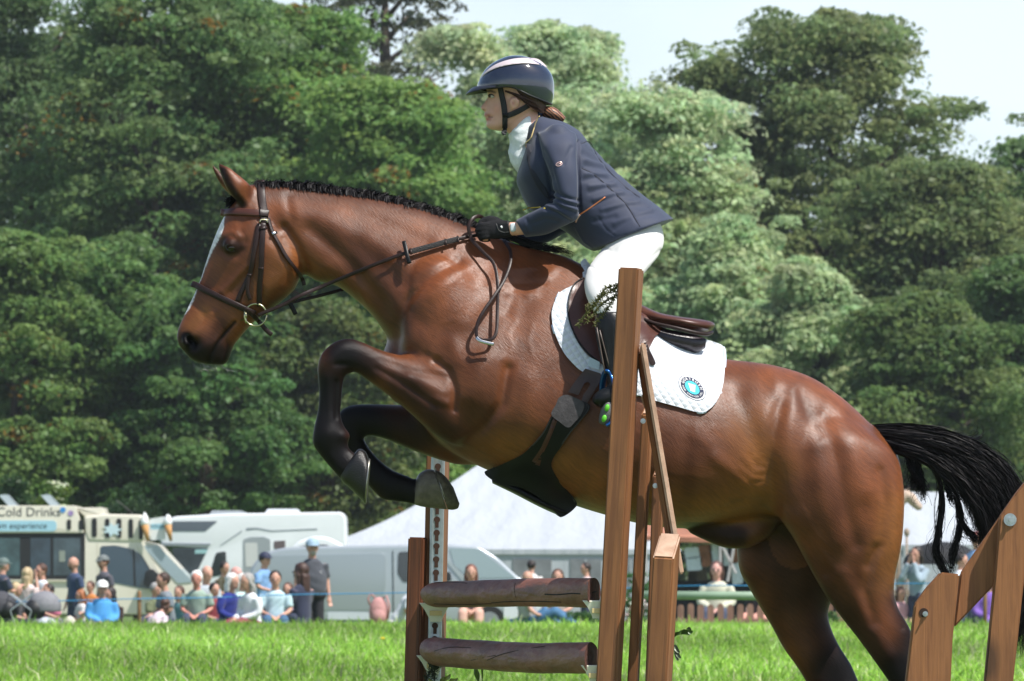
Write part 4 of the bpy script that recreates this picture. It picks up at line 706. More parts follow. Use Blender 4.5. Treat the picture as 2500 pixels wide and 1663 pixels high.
# black gazebo, timber frame and carved horse head at right
s = 128; x0 = bx(2300, s); r = root("gazebo", "black domed gazebo below the white marquee roof", "gazebo", (x0, by(s), GL)); g = G(); n = 16; rows = []
zb = bz(1378, s) - GL; zt = bz(1322, s) - GL
for i in range(6):
    a = i / 5 * math.pi / 2; rows += [(math.cos(b) * .72 * math.cos(a) * (1 + .04 * math.cos(4 * b)), math.sin(b) * .72 * math.cos(a), zb + (zt - zb) * math.sin(a)) for b in np.linspace(0, 6.283, n, endpoint=False)]
g.add(rows, [(i * n + j, i * n + (j + 1) % n, (i + 1) * n + (j + 1) % n, (i + 1) * n + j) for i in range(5) for j in range(n)] + [tuple(5 * n + j for j in range(n))]); g.build("canopy", mat("black_canopy", (.012,.012,.014), .8), r, True)
for a in (.8, 2.4, 3.9, 5.5): g = G(); g.tube([(math.cos(a) * .68, math.sin(a) * .68, 0), (math.cos(a) * .68, math.sin(a) * .68, zb)], .02, 6); g.build("leg", trim, r)
s = 132; x0 = bx(2205, s); r = root("timber_frame", "grey timber frame with rails beside the horse's thigh", "frame", (x0, by(s), GL)); tw = wood("grey_timber", (.34,.27,.21), (.22,.16,.12))
for a, b in ((0, 1.32), (-.16, 1.0), (.10, .8)): g = G(); g.box(a - .035, a + .035, -.035, .035, 0, b, bev=.005); g.build("post", tw, r)
for z_ in (1.25, .95): g = G(); g.box(-.3, .12, -.075, -.04, z_ - .05, z_ + .05, bev=.005); g.build("rail", tw, r)
s = 118; x0 = bx(2228, s); r = root("carved_horse_head", "small beige carved horse head on a post above the tail gap", "carving", (x0, by(s), GL)); z_ = bz(1215, s) - GL
V, F = remesh([tube([(-.3, 0, z_ - .1), (-.12, 0, z_ + .06), (-.04, 0, z_ + .0), (.05, 0, z_ - .12), (.14, 0, z_ - .2), (.19, 0, z_ - .22)], [.14, .12, .12, .10, .085, .05], 12), tube([(-.1, -.04, z_ + .1), (-.07, -.05, z_ + .24)], [.03, .008], 6), tube([(-.1, .05, z_ + .1), (-.08, .06, z_ + .22)], [.03, .008], 6)], .018, 3)
M("head", V, F, mat("beige_carving", (.48,.36,.28), .7, var=.25, vscale=8), r, True); g = G(); g.tube([(-.3, 0, 0), (-.3, 0, z_)], .05, 8); g.build("post", tw, r, True)
g = G(); g.ell((-.12, 0, bz(1300, s) - GL), (.06, .06, .09), 10); g.tube([(-.12,0,0),(-.12,0,bz(1306, s)-GL)], .025, 6); g.build("finial", tw, r, True)

# ================================================================ HORSE
# rows: front/top edge x,y, back/bottom edge x,y (photo pixels), half width, depth of the axis, taper of the T side
trunk = [(606,450,694,590,.055,0,.1),(640,450,722,645,.070,0,.15),(700,453,765,684,.082,0,.2),(800,467,818,696,.092,0,.25),(880,477,868,732,.105,0,.3),(960,491,915,778,.125,0,.35),
 (1050,516,952,838,.155,0,.38),(1140,548,975,900,.195,0,.42),(1230,583,1005,985,.232,0,.46),(1310,607,1060,1070,.258,0,.46),(1390,630,1155,1132,.275,0,.40),
 (1460,672,1270,1180,.290,0,.28),(1530,728,1380,1226,.305,0,.18),(1600,785,1480,1258,.318,0,.12),(1680,840,1580,1282,.322,0,.12),(1760,874,1680,1290,.318,0,.12),
 (1840,884,1775,1275,.300,0,.10),(1920,899,1855,1262,.285,0,.10),(1990,926,1930,1275,.275,0,.12),(2060,975,2000,1290,.262,0,.12),(2120,1030,2065,1305,.235,0,.12),
 (2165,1075,2125,1320,.195,0,.1),(2194,1120,2165,1325,.13,0,.1),(2203,1180,2190,1300,.06,0,0)]
head = [(607,447,700,600,.062,0,0),(590,470,722,628,.082,0,.1),(566,500,733,655,.098,0,.12),(547,528,733,682,.104,0,.1),(531,562,724,702,.103,0,.12),(516,600,704,722,.095,0,.22),
 (503,638,680,742,.083,0,.32),(490,678,650,764,.072,0,.4),(476,712,622,785,.063,0,.4),(462,742,602,806,.058,0,.35),(449,770,585,826,.055,0,.25),
 (437,797,571,845,.056,0,.1),(431,820,565,862,.055,0,0),(436,842,560,876,.05,0,0),(450,860,553,887,.044,0,0),(466,877,542,892,.034,0,0),(486,888,525,892,.015,0,0)]
fore_n = [(1105,800,1215,1060,.105,-.13,0),(1085,850,1165,1085,.105,-.165,0),(1062,878,1112,1090,.098,-.19,0),(1018,874,1056,1062,.084,-.2,0),(969,862,1004,1014,.068,-.205,0),(924,850,948,967,.055,-.21,0),
 (885,835,898,930,.046,-.21,0),(850,826,866,908,.043,-.21,0),(815,836,858,911,.043,-.21,0),(786,862,848,914,.043,-.21,0),(775,895,842,919,.041,-.21,0),(776,925,838,936,.034,-.21,0),
 (779,953,836,957,.029,-.21,0),(777,990,833,990,.027,-.21,0),(773,1015,832,1012,.029,-.21,0),(766,1045,840,1040,.037,-.21,0),(763,1070,855,1062,.040,-.21,0),(766,1090,850,1080,.037,-.21,0),
 (781,1112,851,1092,.033,-.21,0),(802,1137,858,1100,.033,-.21,0),(822,1160,868,1108,.037,-.21,0),(836,1176,878,1112,.038,-.21,0)]
fore_f = [(1140,930,1190,1135,.09,.1,0),(1090,965,1125,1138,.09,.13,0),(1035,983,1060,1120,.08,.15,0),(975,987,1004,1099,.066,.16,0),(913,987,934,1070,.052,.16,0),(868,988,893,1064,.044,.16,0),(838,998,884,1064,.042,.16,0),
 (820,1022,886,1066,.042,.16,0),(818,1055,888,1070,.038,.16,0),(832,1092,895,1085,.031,.16,0),(853,1128,912,1108,.028,.16,0),(878,1160,932,1128,.029,.16,0),(903,1190,956,1146,.036,.16,0),
 (932,1218,980,1157,.038,.16,0),(962,1224,998,1163,.034,.16,0),(990,1227,1012,1170,.032,.16,0),(1020,1234,1024,1164,.035,.16,0)]
hind_n = [(1850,930,2110,1040,.06,-.12,0),(1862,1030,2165,1085,.115,-.15,0),(1872,1110,2196,1130,.135,-.155,0),(1876,1180,2208,1205,.14,-.16,0),(1888,1240,2207,1290,.13,-.165,0),(1925,1298,2200,1350,.113,-.17,0),
 (1966,1370,2188,1400,.094,-.17,0),(2010,1446,2184,1445,.078,-.17,0),(2052,1505,2195,1487,.066,-.17,0),(2095,1560,2222,1535,.056,-.17,0),(2140,1622,2240,1590,.049,-.17,0),(2180,1680,2262,1640,.05,-.17,0),
 (2212,1740,2296,1690,.05,-.17,0),(2232,1800,2300,1770,.042,-.17,0),(2246,1870,2300,1860,.03,-.17,0),(2252,1950,2300,1950,.028,-.17,0),(2246,2000,2306,2010,.036,-.17,0),(2228,2045,2290,2050,.034,-.17,0),(2205,2080,2275,2085,.04,-.17,0)]
hind_f = [(1790,1180,2100,1180,.09,.12,0),(1795,1260,2110,1270,.12,.15,0),(1798,1340,2085,1360,.12,.16,0),(1806,1395,2055,1420,.105,.16,0),(1828,1435,2032,1462,.09,.16,0),(1856,1484,2022,1498,.075,.16,0),(1884,1530,2030,1535,.063,.16,0),
 (1912,1582,2050,1578,.055,.16,0),(1945,1628,2078,1622,.05,.16,0),(1966,1663,2096,1663,.048,.16,0),(1995,1720,2118,1705,.05,.16,0),(2020,1785,2118,1775,.042,.16,0),(2040,1860,2105,1850,.03,.16,0),(2050,1950,2100,1950,.028,.16,0),
 (2044,2000,2104,2010,.036,.16,0),(2028,2045,2090,2050,.034,.16,0),(2005,2080,2075,2085,.04,.16,0)]
ear_n = [(612,450,598,508,.030,-.052,0),(596,438,582,496,.034,-.058,0),(578,423,564,478,.030,-.06,0),(560,409,549,454,.024,-.058,0),(543,401,537,422,.012,-.054,0),(533,395,531,403,.003,-.052,0)]
ear_f = [(590,460,585,500,.030,.052,0),(572,448,566,480,.032,.058,0),(553,434,547,462,.027,.06,0),(539,420,533,443,.020,.058,0),(527,408,523,423,.011,.054,0),(518,400,516,406,.003,.052,0)]
sheath = [(1700,1262,1680,1300,.03,0,0),(1745,1265,1718,1318,.045,0,0),(1800,1270,1770,1338,.05,0,0),(1850,1260,1830,1338,.05,0,0),(1900,1250,1890,1310,.03,0,0)]
dock = [(2110,1035,2100,1110,.05,0,0),(2160,1044,2165,1110,.04,0,0),(2210,1050,2215,1100,.03,0,0),(2300,1062,2302,1095,.015,0,0)]
parts = [loft(trunk, 6, 48), loft(head, 6, 44)] + [loft(s, 5, 30) for s in (fore_n, fore_f, hind_n, hind_f)] + [loft(s, 6, 20) for s in (ear_n, ear_f, sheath, dock)]
# shoulder mass on both sides, jaw discs, brow ridges, nostril swellings, breast
def blob(px, py, y, rx, ry, rz, rot=0):
    g = G(); c = W(px, py, y); g.ell(c, (rx, ry, rz), 24, rot=Matrix.Rotation(rot, 3, 'Y')); return g.V[0], g.F
for sgn in (-1, 1):
    parts += [blob(1125, 830, sgn * .13, .17, .12, .31, math.radians(-24)), blob(1150, 960, sgn * .15, .15, .12, .17),
              blob(683, 645, sgn * .048, .062, .05, .085, math.radians(20)), blob(566, 598, sgn * .072, .032, .024, .026),
              blob(462, 828, sgn * .036, .030, .024, .034)]
parts += [blob(1010, 900, 0, .12, .17, .14)]
VOX = 0.0068
HV, HF = remesh(parts, VOX, 5)
P = unW(HV)
# blend the joints softly
wj = np.zeros(len(HV))
for pl, r in (([(1090, 870), (1130, 1090)], 75), ([(1170, 640), (1240, 1000)], 60), ([(1880, 950), (1900, 1240), (2150, 1330)], 80), ([(1260, 620), (1330, 900)], 60),
              ([(740, 540), (740, 680)], 26), ([(660, 470), (745, 640)], 22), ([(1800, 1250), (2000, 1330)], 50), ([(960, 860), (1000, 960), (1080, 1080)], 50), ([(600, 470), (590, 500)], 14), ([(2140, 1060)], 40)):
    wj = np.maximum(wj, np.exp(-(dpoly(P, pl) / r) ** 2))
HV = lap(HV, HF, 60, 0.6, wj)
# anatomy: ridges (+) and hollows (-), amplitude in mm
NV = vnormals(HV, HF); P = unW(HV); disp = np.zeros(len(HV))
near = HV[:, 1] < 0.03
def stroke(pl, r, amp, leg=None):
    g = np.exp(-(dpoly(P, pl) / r) ** 2) * amp * .001
    if leg == 'n': g = g * (HV[:, 1] < -0.08)
    if leg == 'f': g = g * (HV[:, 1] > 0.05)
    global disp; disp = disp + g
for a in [
  # head
  ([(545,575),(565,568),(588,578)],9,7),([(540,612),(556,626),(580,625),(592,610)],7,-5),([(598,590),(590,570)],8,-5),([(588,545),(600,530)],12,-5),
  ([(605,650),(575,680),(545,712)],8,6),([(600,672),(565,715)],12,-4),([(665,610),(700,660),(650,720)],22,5),([(612,660),(640,740)],14,-5),
  ([(478,742),(500,775)],10,-4),([(520,760),(500,795),(480,812)],6,3),([(574,786),(548,815),(530,838),(518,862),(511,886)],3.5,-9),([(500,850),(525,835)],12,4),([(548,850),(545,875)],10,4),
  ([(455,842),(452,828),(462,818),(476,822)],6,5),([(456,824),(468,840)],14,-34),
  # jaw edge against the neck
  ([(694,556),(722,600),(742,645),(746,680)],11,-14),([(690,575),(712,610),(722,650)],12,5),
  # neck
  ([(700,520),(800,540),(900,590),(980,640)],28,7),([(720,470),(830,500),(930,540),(1040,590)],18,-5),([(760,560),(850,640),(930,740),(965,820)],20,-11),([(800,655),(880,715),(935,790)],16,7),
  ([(880,600),(980,690)],22,-6),([(700,480),(712,540)],10,-4),
  # shoulder
  ([(1120,640),(1085,655),(1030,690),(992,735),(970,790),(968,850)],13,-11),([(1150,655),(1090,685),(1035,730),(1005,785),(995,840)],22,6),([(1010,830)],36,10),
  ([(1240,650),(1190,720),(1140,790)],22,4),([(1215,760),(1170,850)],26,-4),([(1290,700),(1260,800)],30,-5),([(1180,880),(1150,960)],42,14),([(1240,900),(1225,985),(1180,1045),(1130,1088)],13,-14),
  ([(1290,930),(1300,1030)],30,5),([(1062,882),(1095,905),(1112,950),(1110,1000)],8,-10),([(1070,880),(1040,868)],10,-5),([(1120,880),(1105,840)],20,6),
  # barrel and ribs
  ([(1440,960),(1440,1150)],16,-1.5),([(1500,980),(1490,1180)],18,1.5),([(1560,1010),(1540,1200)],14,-1.5),([(1620,1030),(1600,1210)],16,1.2),([(1680,1030),(1670,1210)],14,-1.5),([(1740,1010),(1740,1180)],18,2),
  ([(1200,1090),(1350,1130)],8,-4),([(1330,640),(1260,690),(1240,760)],14,-5),([(1350,660),(1290,720)],12,4),([(1240,660),(1330,650)],7,3),([(1230,690),(1330,690)],7,-4),([(1230,715),(1310,720)],8,3),
  # flank and quarters
  ([(1800,960),(1835,1060),(1868,1150)],36,-18),([(1880,900),(1905,960)],20,10),([(1912,960),(1890,1050),(1878,1150),(1892,1235)],18,-10),([(1935,960),(1930,1080),(1925,1200)],26,8),
  ([(1745,1120),(1820,1180),(1870,1150)],16,5),([(1860,1225),(1825,1222),(1770,1240)],9,-6),([(1700,1060),(1790,1150)],22,4),
  ([(1955,960),(1975,1010),(2000,1060)],17,-7),([(2010,1010),(2040,1120),(2065,1240),(2090,1330)],17,-7),([(2050,1000),(2085,1100),(2110,1200)],26,7),([(1985,1100),(2010,1220),(2040,1320)],24,6),
  ([(2150,1150),(2165,1230),(2150,1330),(2120,1380)],12,-8),([(1925,1275)],34,12),([(1965,1310),(2010,1400)],14,-7),([(2140,1340),(2110,1440),(2130,1520)],14,-8),([(2060,1400),(2110,1500),(2170,1600)],18,7),
  ([(2030,1440),(2080,1520)],10,-5),([(2180,1440),(2205,1530)],9,-6),
  # veins and skin folds
  ([(1180,1088),(1230,1100),(1290,1128),(1350,1140)],4.5,1.6),([(1130,690),(1160,705),(1190,700),(1220,715)],4,1.3),([(1010,700),(1050,690),(1080,700),(1110,690)],4,1.3),([(1060,820),(1075,790),(1110,780),(1125,750)],4,1.3),([(1260,780),(1240,810),(1250,850),(1225,880)],4.5,1.3),([(1300,790),(1290,830),(1300,870)],4.5,1.2),
  ([(520,768),(548,752),(575,748),(600,735)],4,1.4),([(548,752),(540,735),(550,715)],3.5,1.2),([(640,690),(620,700),(600,720)],4,1.2),([(880,700),(900,760),(940,810)],4,1.2),([(860,690),(890,745),(925,800)],5,-2),
  ([(900,870),(950,890),(1000,925)],4.5,1.2),([(1900,1010),(1880,1040),(1885,1080)],5,1.2),([(2010,1350),(2060,1420),(2080,1480)],5,1.4),([(1960,1240),(1990,1300),(2030,1340)],5,1.2),([(1810,1130),(1840,1160),(1865,1165)],4,-2.5),([(1800,1150),(1835,1180),(1860,1180)],4,-2.5),([(1830,1110),(1850,1140),(1868,1145)],4,-2.5),
  # front leg
  ([(1085,920),(1000,905),(930,880)],10,-5),([(1060,990),(990,940),(920,900)],8,-6),([(1080,960),(1000,920)],14,5),([(1065,975),(1090,985)],9,6),([(830,850),(800,880)],18,4),([(820,890),(845,890)],7,-5),
  ([(800,920),(805,1020)],10,4),([(822,930),(822,1020)],5,-6),([(800,1060)],20,4),([(835,1065),(850,1070)],9,4)]:
    stroke(*a)
disp = np.where((P[:, 1] > 1230) & (HV[:, 1] > .05), 0, disp)
HV = HV + NV * (disp * np.abs(NV[:, 1]) ** 0.7)[:, None]
HV = lap(HV, HF, 1, 0.4)
NV = vnormals(HV, HF); P = unW(HV)
# coat colour: markings, darker patches, shade put into recesses and gaskin
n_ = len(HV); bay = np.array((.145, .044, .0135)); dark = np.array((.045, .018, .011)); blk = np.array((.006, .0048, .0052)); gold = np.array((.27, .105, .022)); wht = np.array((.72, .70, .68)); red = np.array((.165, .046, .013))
C = np.tile(bay, (n_, 1))
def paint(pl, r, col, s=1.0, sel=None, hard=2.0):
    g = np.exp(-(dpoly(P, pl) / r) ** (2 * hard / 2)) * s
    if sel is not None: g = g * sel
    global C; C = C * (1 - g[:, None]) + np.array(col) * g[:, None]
nl = HV[:, 1] < -0.09; fl = HV[:, 1] > 0.05
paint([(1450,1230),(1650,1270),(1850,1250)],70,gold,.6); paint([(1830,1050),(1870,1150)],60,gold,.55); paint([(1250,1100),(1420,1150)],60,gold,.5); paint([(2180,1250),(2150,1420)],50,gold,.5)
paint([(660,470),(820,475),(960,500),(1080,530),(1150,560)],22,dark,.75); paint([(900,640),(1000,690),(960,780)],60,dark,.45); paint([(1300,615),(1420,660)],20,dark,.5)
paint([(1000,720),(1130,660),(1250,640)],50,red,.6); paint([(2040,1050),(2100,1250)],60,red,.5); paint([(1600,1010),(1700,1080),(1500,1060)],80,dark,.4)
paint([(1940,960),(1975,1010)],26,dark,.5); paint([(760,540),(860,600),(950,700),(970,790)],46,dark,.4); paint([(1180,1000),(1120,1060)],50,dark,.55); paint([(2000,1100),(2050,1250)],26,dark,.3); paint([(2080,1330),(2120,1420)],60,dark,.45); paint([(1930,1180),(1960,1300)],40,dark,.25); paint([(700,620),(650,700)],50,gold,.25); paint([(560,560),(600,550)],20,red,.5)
# dark points
paint([(800,960),(800,1080),(860,1190)],70,blk,1,nl,6); paint([(840,860)],64,blk,1,nl,5); paint([(905,890)],55,blk,.9,nl,3); paint([(975,930),(1040,990),(1090,1050)],42,blk,.72,nl,3); paint([(1000,930)],50,dark,.6,nl)
paint([(860,1020),(900,1120),(1000,1200)],80,blk,1,fl&(P[:,0]<1100),6); paint([(940,1030),(1010,1060)],60,blk,.85,fl&(P[:,0]<1150),4); paint([(1100,1080)],70,blk,.5,fl&(P[:,0]<1180))
paint([(2230,1640),(2270,1800),(2260,2100)],95,blk,1,nl,5); paint([(2090,1560),(2160,1660)],60,blk,.8,nl,3); paint([(2200,1470),(2230,1560)],34,blk,.9,nl,3); paint([(2040,1480),(2110,1590)],40,dark,.9,nl); paint([(1980,1400),(2050,1500)],40,dark,.6,nl)  # black leg points; gaskin also darkened with the shade below the stifle
fh = fl & (P[:,0] > 1700) & (P[:,1] > 1240)
paint([(2070,1640),(2080,1800),(2060,2100)],110,blk,1,fh,5); paint([(1990,1420),(2010,1520)],50,blk,.8,fh); paint([(1900,1330),(1950,1450)],90,dark,.85,fh)
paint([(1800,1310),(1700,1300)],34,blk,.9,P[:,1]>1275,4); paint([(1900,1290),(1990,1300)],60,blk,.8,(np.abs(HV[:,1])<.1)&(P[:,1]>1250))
# white on the far pastern
paint([(1034,1195)],18,wht*.8,.8,fl&(P[:,0]>1012)&(P[:,0]<1060)&(P[:,1]>1140),6)
# head, with the shade inside nostril, mouth line and ear painted in
paint([(470,870),(520,880),(545,870)],42,blk,.95,None,4); paint([(450,835),(480,840)],30,blk,.8,None,3); paint([(540,800),(520,840)],26,blk,.7,None,3); paint([(640,770),(690,735)],16,dark,.6)
paint([(470,795),(500,760)],20,gold,.45); paint([(456,823),(468,840)],15,blk*.4,1,None,8); paint([(574,786),(548,815),(530,838),(518,862),(511,886)],4,blk*.6,.9,None,3)
paint([(553,594),(563,607),(578,603)],17,blk,.97,None,5); paint([(540,600),(590,600)],20,dark,.6)
paint([(545,418),(560,450),(580,484),(594,500)],11,blk,.92,None,4); paint([(533,398),(545,412)],8,blk,.8); paint([(612,452),(610,478)],9,dark,.6); paint([(524,410),(540,445)],7,blk,.6,HV[:,1]>0)
fr = (np.abs(HV[:,1]) < .075)
dfr = dpoly(P, [(547,528),(531,562),(516,600),(503,638),(490,678),(476,712),(462,742),(449,770)])
wb = np.interp(P[:,1], [520,540,560,590,620,650,690,715,735,755,775], [0,5,13,11,6,3.5,2,4,6,5,0])
nz_ = np.random.RandomState(3).rand(n_) * 1.5
bl = np.clip((wb + nz_ - dfr) / 1.5, 0, 1) * ((NV[:,0] < -.2) | (np.abs(HV[:,1]) < .05)) * (P[:,1] < 780) * (P[:,0] < 560)
C = C * (1 - bl[:, None]) + wht * bl[:, None]
# hair whorls / mottling
rs = np.random.RandomState(5); mot = np.zeros(n_)
for _ in range(14):
    k = rs.randn(2) * rs.choice([.01, .02, .045]); mot += np.sin(P @ k + rs.rand() * 6.28)
C *= (1 + .05 * mot)[:, None]
C = np.clip(C, .002, 1)

coat = mat("horse_coat", (1, 1, 1), 0.43, var=0.24, vscale=26, bump=0.0, attr=True, spec=0.25, sheen=0.0, stretch=(1, 1, 1.6))
_n = coat.node_tree.nodes; _l = coat.node_tree.links; _b = _n["Principled BSDF"]
_tc = _n.new("ShaderNodeTexCoord"); _mp = _n.new("ShaderNodeMapping"); _mp.inputs["Scale"].default_value = (70, 70, 520)
_wz = _n.new("ShaderNodeTexNoise"); _wz.inputs["Scale"].default_value = 3.5; _wz.inputs["Detail"].default_value = 2
_vm = _n.new("ShaderNodeVectorMath"); _vm.operation = 'MULTIPLY_ADD'; _vm.inputs[1].default_value = (.09, .09, .09)
_l.new(_tc.outputs["Object"], _wz.inputs[0]); _l.new(_wz.outputs["Color"], _vm.inputs[0]); _l.new(_tc.outputs["Object"], _vm.inputs[2]); _rt = _n.new('ShaderNodeMapping'); _rt.inputs['Rotation'].default_value = (0, math.radians(-38), 0); _l.new(_vm.outputs[0], _rt.inputs[0]); _l.new(_rt.outputs[0], _mp.inputs[0])
_nz = _n.new("ShaderNodeTexNoise"); _nz.inputs["Scale"].default_value = 1.0; _nz.inputs["Detail"].default_value = 4; _l.new(_mp.outputs[0], _nz.inputs[0])
_bp = _n.new("ShaderNodeBump"); _bp.inputs["Strength"].default_value = .38; _bp.inputs["Distance"].default_value = .004
_l.new(_nz.outputs[0], _bp.inputs["Height"]); _l.new(_bp.outputs[0], _b.inputs["Normal"])
_cn = [q for q in _n if q.type == 'TEX_NOISE' and q.inputs['Detail'].default_value == 6][0]; _m2 = _n.new('ShaderNodeMapping'); _m2.inputs['Scale'].default_value = (.8, .8, 5.5); _l.new(_rt.outputs[0], _m2.inputs[0]); _l.new(_m2.outputs[0], _cn.inputs[0])
_sc = _n.new('ShaderNodeSeparateColor'); _at = [q for q in _n if q.type == 'ATTRIBUTE'][0]; _l.new(_at.outputs['Color'], _sc.inputs[0]); _sm = _n.new('ShaderNodeMapRange'); _sm.inputs[1].default_value = .02; _sm.inputs[2].default_value = .13; _sm.inputs[3].default_value = .16; _sm.inputs[4].default_value = .36; _l.new(_sc.outputs[0], _sm.inputs[0]); _l.new(_sm.outputs[0], _b.inputs['Specular IOR Level'])
_rr = _n.new("ShaderNodeMapRange"); _rr.inputs[3].default_value = .33; _rr.inputs[4].default_value = .46; _l.new(_nz.outputs[0], _rr.inputs[0]); _l.new(_rr.outputs[0], _b.inputs["Roughness"])

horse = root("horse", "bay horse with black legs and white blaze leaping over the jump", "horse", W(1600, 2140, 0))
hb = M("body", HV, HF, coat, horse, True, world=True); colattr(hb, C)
BV = BVHTree.FromPolygons([tuple(v) for v in HV], [tuple(f) for f in HF.tolist()])
CAMP = Vector((0, -D0, CAMH))
def hit(px, py, default=-.1, side=-1):
    """point of the horse's surface behind photo pixel (px,py) on the near side"""
    d = (W(px, py, 0) - CAMP).normalized()
    r = BV.ray_cast(CAMP, d)
    if r[0] is None: return W(px, py, default), Vector((0, -1, 0))
    return r[0], r[1]

hoofm = mat("hoof_horn", (.010, .0085, .008), .33, var=.35, vscale=30, bump=.3, bscale=90, stretch=(1, 1, 4))
hoofp = mat("pale_hoof_horn", (.13, .105, .085), .42, var=.4, vscale=26, bump=.3, bscale=80)
steel = mat("shoe_steel", (.32, .31, .28), .38, metal=1, var=.2, vscale=60)
solem = mat("hoof_sole", (.10, .085, .06), .8, var=.5, vscale=40, bump=.6, bscale=60)
def hoof(rows, m, shoe_pl, y, n=2.3):
    V, F = loft(rows, 6, 28, n); o = M("hoof", V, F, m, horse, True, world=True); fixn(o)
    g = G(); pts = [];
    (tx, ty), (hx, hy), w, off = shoe_pl
    T = np.array(W(tx, ty, y)); H = np.array(W(hx, hy, y)); c = (T + H) / 2; h = (T - H) / 2
    nn = np.cross(h / np.linalg.norm(h), (0, 1, 0)); nn /= np.linalg.norm(nn); nn *= off
    for a in np.linspace(-2.75, 2.75, 26): pts.append(tuple(c + h * math.cos(a) * .95 + np.array((0, 1, 0)) * w * math.sin(a) * .95 + nn))
    g.tube(pts, .0085, 6, up=tuple(nn), flat=.55); g.build("horseshoe", steel, o, True, world=True)
    # sole, slightly recessed
    g = G(); ring = [tuple(c + h * math.cos(a) * .8 + np.array((0, 1, 0)) * w * math.sin(a) * .78 + nn * .6) for a in np.linspace(0, 2 * math.pi, 20, endpoint=False)]
    g.add(ring + [tuple(np.array(c) + nn * .25)], [(i, (i + 1) % 20, 20) for i in range(20)]); g.build("sole", solem, o, True, world=True)
hoof([(830,1166,868,1104,.038,-.21),(838,1178,876,1096,.047,-.21),(850,1188,886,1098,.052,-.21),(868,1206,893,1104,.057,-.21),(884,1222,897,1112,.061,-.21),(889,1229,899,1116,.061,-.21)], hoofm, ((890,1229),(901,1117),.058,.002), -.21)
hoof([(1012,1232,1016,1168,.035,.16),(1030,1237,1024,1156,.045,.155),(1052,1240,1040,1147,.051,.15),(1072,1242,1052,1146,.056,.145),(1092,1244,1060,1148,.059,.14)], hoofp, ((1097,1242),(1064,1150),.056,-.001), .14)
V, F = loft([(1093,1244,1061,1148,.055,.135,0),(1106,1245,1072,1151,.050,.13,0),(1118,1241,1090,1166,.036,.125,0),(1122,1230,1107,1190,.014,.12,0)], 5, 24); o = M('hoof_sole', V, F, solem, horse, True, world=True); fixn(o)
hoof([(2205,2078,2275,2083,.042,-.17),(2190,2100,2285,2100,.052,-.17),(2168,2138,2296,2138,.062,-.17)], hoofm, ((2170,2139),(2292,2139),.058,-.004), -.17)
hoof([(2005,2078,2075,2083,.042,.16),(1990,2100,2085,2100,.052,.16),(1968,2132,2096,2132,.062,.16)], hoofm, ((1970,2134),(2092,2134),.058,-.004), .16)

# eye
eyem = mat("eye_wet", (.012, .006, .004), .06, spec=.4, coat=.35); lidm = mat("eyelid_skin", (.018, .013, .012), .45)
for sg in (-1, 1):
    g = G(); p, nn = hit(566, 604); c = Vector((p.x, sg * abs(p.y) * 1.0, p.z)) + Vector((0, -sg * .0155, 0))
    g.ell(c, (.019, .017, .0165), 20, rot=Matrix.Rotation(math.radians(-8), 3, 'Y')); e = g.build("eye", eyem, horse, True, world=True)
    g = G(); pts = []
    for a in np.linspace(math.pi * -.05, math.pi * 1.05, 12):
        pts.append((c.x + math.cos(a) * .0205, c.y + sg * (.0075 + .004 * math.sin(a)), c.z + math.sin(a) * .0135))
    g.tube(pts, [.002 + .0032 * math.sin(math.pi * i / 11) for i in range(12)], 8); 
    pts = [(c.x + math.cos(a) * .0205, c.y + sg * .0075, c.z + math.sin(a) * .0125) for a in np.linspace(-math.pi * 1.0, 0, 12)]
    g.tube(pts, .0028, 8); g.build("eyelid", lidm, e, True, world=True)

# ---- hair: locks of strands as tapered ribbons in one mesh
def strands(guides, n, spread, width, rs, nseg=10, sag=0.0, wob=0.0):
    """guides: list of 3D polylines (same point count); strands interpolate between neighbours"""
    Gd = np.array([catmull(g, 3) for g in guides]); m = Gd.shape[1]; V = []; F = []; k = 0
    for _ in range(n):
        gi = rs.rand() * (len(Gd) - 1) if len(Gd) > 1 else 0; a = int(gi); b = min(a + 1, len(Gd) - 1); t = gi - a
        c = Gd[a] * (1 - t) + Gd[b] * t
        off = rs.randn(3) * spread; ph = rs.rand(3) * 6.28; fr = 2 + rs.rand(3) * 4
        u = np.linspace(0, 1, m)[:, None]; L = .55 + .45 * rs.rand() if rs.rand() < .45 else 1.0
        q = c + off * (.35 + .9 * u) + wob * u * np.sin(fr * u * 6 + ph); q[:, 2] -= sag * (u[:, 0] ** 2) * rs.rand()
        mm = max(4, int(m * L)); q = q[:mm]
        d = np.gradient(q, axis=0); d /= np.maximum(np.linalg.norm(d, axis=1, keepdims=True), 1e-9)
        s = np.cross(d, rs.randn(3)); s /= np.maximum(np.linalg.norm(s, axis=1, keepdims=True), 1e-9)
        w = width * (.5 + rs.rand()) * np.sin(np.linspace(.35, 1, mm) * math.pi)[:, None] ** .6 * .5
        w = np.nan_to_num(w, nan=0.0) + .0002
        V.append(q - s * w); V.append(q + s * w)
        for i in range(mm - 1): F.append((k + i, k + i + 1, k + mm + i + 1, k + mm + i))
        k += 2 * mm
    return np.concatenate(V), np.array(F)
hairm = mat("black_hair", (.011, .0095, .0105), .5, var=.5, vscale=40, spec=.15, hue=0.0)
def G3(rows): return [[W(*p) for p in r] for r in rows]
rs = RS(11); Vs = []; Fs = []; k = 0
def addst(V, F):
    global k
    Vs.append(V); Fs.append(F + k); k += len(V)
